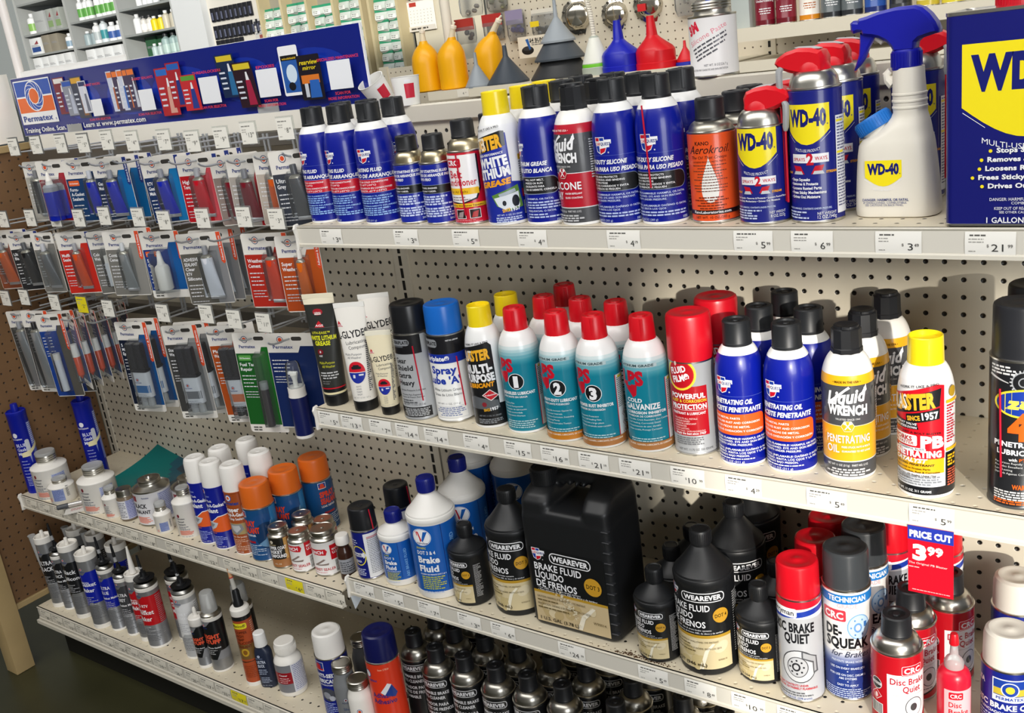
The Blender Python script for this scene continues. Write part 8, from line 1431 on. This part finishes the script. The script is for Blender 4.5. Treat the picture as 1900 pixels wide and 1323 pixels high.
stock = (  # bay, level, kind key, builder, start x, step, count, name, label, category
 (0, 0, 'c1', sbot(150, 40, WG, WG, '#7fae5a'), -6370, 90, 1, 'jug', 'white tub with a green band on the top left cabinet shelf', 'tub'), (0, 0, 'c2', sbox(150, 150, ('#a8adae', .5)), -6195, 150, 1, 'carton', 'wide grey carton on the top left cabinet shelf', 'box'), (0, 0, 'c3', sbox(80, 150, ('#9aa09c', .5), '#7f9a6a'), -6050, 90, 2, 'carton', 'narrow grey green carton on the top left cabinet shelf', 'box'),
 (0, 1, 'c4', sbox(150, 120, WG, '#2a4a8c'), -6330, 140, 1, 'carton', 'white and blue pack on the second left cabinet shelf', 'box'), (0, 1, 'c5', sbox(100, 126, ('#8a8578', .5)), -6180, 105, 2, 'carton', 'brown grey carton on the second left cabinet shelf', 'box'), (0, 1, 'c6', sbot(110, 34, WG, WG, '#7f9ab0'), -5930, 80, 1, 'bottle', 'pale blue labelled bottle on the second left cabinet shelf', 'bottle'),
 (0, 2, 'c7', sbox(100, 128, WG), -6370, 108, 5, 'carton', 'white carton on the lowest visible left cabinet shelf', 'box'),
 (1, 0, 'c8', sbot(160, 28, WG, WG, '#5a9a4a'), -5700, 62, 3, 'bottle', 'green labelled white tube on the top middle cabinet shelf, left group', 'bottle'), (1, 0, 'c8', None, -5480, 62, 4, 'bottle', 'green labelled white tube on the top middle cabinet shelf, right group', 'bottle'),
 (1, 1, 'c9', sbot(100, 32, ('#8fa0a6', .4), WG), -5690, 76, 2, 'bottle', 'grey blue jar on the second middle cabinet shelf', 'bottle'), (1, 1, 'c10', sbot(158, 32, WG, WG, '#aab4b8'), -5560, 66, 1, 'bottle', 'white bottle beside the spray bottle on the middle cabinet shelf', 'bottle'), (1, 1, 'c11', sbot(168, 32, ('#c9d4da', .4), ('#dfe6ea', .4), '#3a8a94'), -5470, 66, 1, 'bottle', 'white spray bottle with teal label on the middle cabinet shelf', 'bottle'), (1, 1, 'c12', sbot(130, 38, WG, WG, '#3a5a9c'), -5370, 80, 2, 'bottle', 'white bottle with blue label on the middle cabinet shelf', 'bottle'),
 (1, 2, 'c13', sbox(104, 126, WG), -5640, 110, 4, 'carton', 'white carton with a small emblem on the lowest visible middle shelf', 'box'),
 (2, 0, 'c14', sbot(70, 24, WG, WG), -4990, 60, 4, 'bottle', 'tiny white bottle at the top right cabinet shelf', 'bottle'), (2, 1, 'c15', sbot(130, 30, WG, WG), -5060, 70, 1, 'bottle', 'tall white bottle on the right cabinet shelf', 'bottle'), (2, 1, 'c16', sbot(110, 26, ('#c9c8c4', .4), ('#3a3c40', .4), '#e6e6e4'), -4990, 58, 2, 'bottle', 'small white bottle with dark label edge on the right cabinet shelf', 'bottle'), (2, 1, 'c17', sbot(96, 27, ('#d8c41c', .4), WG), -4870, 62, 2, 'bottle', 'yellow bottle with white cap on the right cabinet shelf', 'bottle'), (2, 1, 'c18', sbot(118, 28, ('#b9b4a4', .4), WG), -4735, 70, 2, 'bottle', 'cream bottle on the right cabinet shelf', 'bottle'),
 (2, 2, 'c19', sbox(120, 150, ('#2a5a3c', .5)), -5050, 130, 2, 'carton', 'dark green carton on the lower right cabinet shelf', 'box'), (2, 2, 'c20', sbot(96, 24, ('#a9bcbc', .4), WG), -4930, 54, 2, 'bottle', 'small pale bottle before the green cartons', 'bottle'), (2, 2, 'c21', sbot(150, 34, ('#8fa8a8', .4), ('#2a3034', .4), '#a9c0bc'), -4790, 74, 3, 'bottle', 'tall grey teal bottle on the lower right cabinet shelf', 'bottle'))
for b, lv, k, f, x, st, n, nm, lb, ca in stock:
    for i in range(n): put('stk'+k, f or (lambda: None), nm, lb, ca, x+i*st, YB+70+(i % 2)*8 + (110 if k == 'c19' else 0), LV[b][lv]+.3, 0, lb if n > 1 else None)
# black packets
a = MB(); a.box(-4250, YB+40, -300, -3700, YB+50, 1500, ('#c9c6be', .55)); one('display_board', a, 'pale display board with hanging black packets', 'board')
def packet():
    m = MB(); m.box(-17, -8, -85, 17, -6, 0, ('#1c1d22', .3), 1); c = MB(); c.lathe([(0, 0), (9, 2), (9, 48), (0, 50)], ('#44485a', .25, .5), 10, T=Matrix.Translation((0, -14, -76))); return [('card', m), ('tube', c)]
for r_, (z, n) in enumerate(((800, 9), (690, 10), (600, 6))):
    for i in range(n): put('pkt', packet, 'black_packet', 'small black carded packet hanging on the board by the grey panel', 'packet', -4200+i*46, YB+36, z, .3, 'black packets on the pale board')
mb = MB(); mb.box(0, -2, -150, 130, 0, 0, ('#b9b8b4', .5)); L = Label(.2, .4); L.rect(6, -40, 124, -14, ('#3a3c44', .5)); L.fine(10, 110, -60, 3, 16, 7, ('#8d9096', .6)); L.rect(40, -146, 124, -96, ('#8a4a44', .5)); flat(mb, L, -2); one('notice', mb, 'pale notice with a dark heading beside the black packets', 'notice', W(-3830, YB+30, 690))
# small parts rack with green-topped bags
t = thing('bag_rack', 'cream rack of small green-topped parts bags behind the blue sign', 'rack', W(0, 0, 0)); a = MB(); a.box(-3690, YB+60, -300, -2560, YB+70, 1400, ('#8d8a7c', .6)); link('rack_back', a.mesh('rack_back'), t)
for x in (-3688, -3490, -3275, -3060, -2840, -2780, -2570): a = MB(); a.box(x-9, YB-30, -300, x+9, YB+60, 1400, ('#b9ad8a', .5)); link('rack_divider', a.mesh('rack_divider'), t)
def gbag():
    R = random.Random(4); m = MB(); m.loft([(-54, 0, 0, 40, 3, 3), (-40, 0, -4, 44, 14, 6), (-14, 0, -3, 44, 12, 6), (0, 0, 0, 44, 3, 2)], ('#b9c2bc', .3), n=2); L = Label(.2, .4); L.rect(-36, -44, 20, -22, ('#dfe2de', .4)); L.fine(-32, 12, -28, 2, 9, 4, ('#6a7470', .5)); m.label(L, lambda x, z, l: (x, -18-l, z)); k = MB(); k.box(-45, -6, -4, 45, 4, 10, ('#2f8a66', .4)); return [('bag', m), ('green_top', k)]
for c, x in enumerate((-3600, -3382, -3167, -2950, -2675)):
    for r_ in range(7):
        z = 720-c*14-r_*56+(c % 2)*20
        for s_ in (-46, 46): put('gbag', gbag, 'parts_bag', 'small clear parts bag with a green top in the cream rack', 'bag', x+s_, YB+10, z, .15*((r_+c) % 3-1), 'green-topped parts bags')
# wall board with a calendar
a = MB(); a.box(-2540, YB+60, -400, -2050, YB+75, 1500, ('#c9c3b0', .55)); one('wall_board', a, 'cream wall board carrying a calendar', 'board')
mb = MB(); mb.box(0, -3, -165, 195, 0, 0, ('#e9e6df', .5)); L = Label(.2, .5); L.rect(0, -8, 195, 0, ('#b0a49c', .5)); L.rect(20, -34, 70, -12, ('#a8342c', .5))
L.up()
for r_ in range(5):
    for c in range(7): L.ell(24+c*25, -56-r_*16, 2.4, 2.4, ('#9a958c', .6), 0, 8)
L.rect(0, -165, 195, -138, ('#cfcbc2', .5)); L.fine(20, 170, -156, 1, 5, 9, ('#4a4640', .6)); flat(mb, L, -3); one('calendar', mb, 'wall calendar with a red corner block left of the cream pole', 'calendar', W(-2565, YB+50, 640))
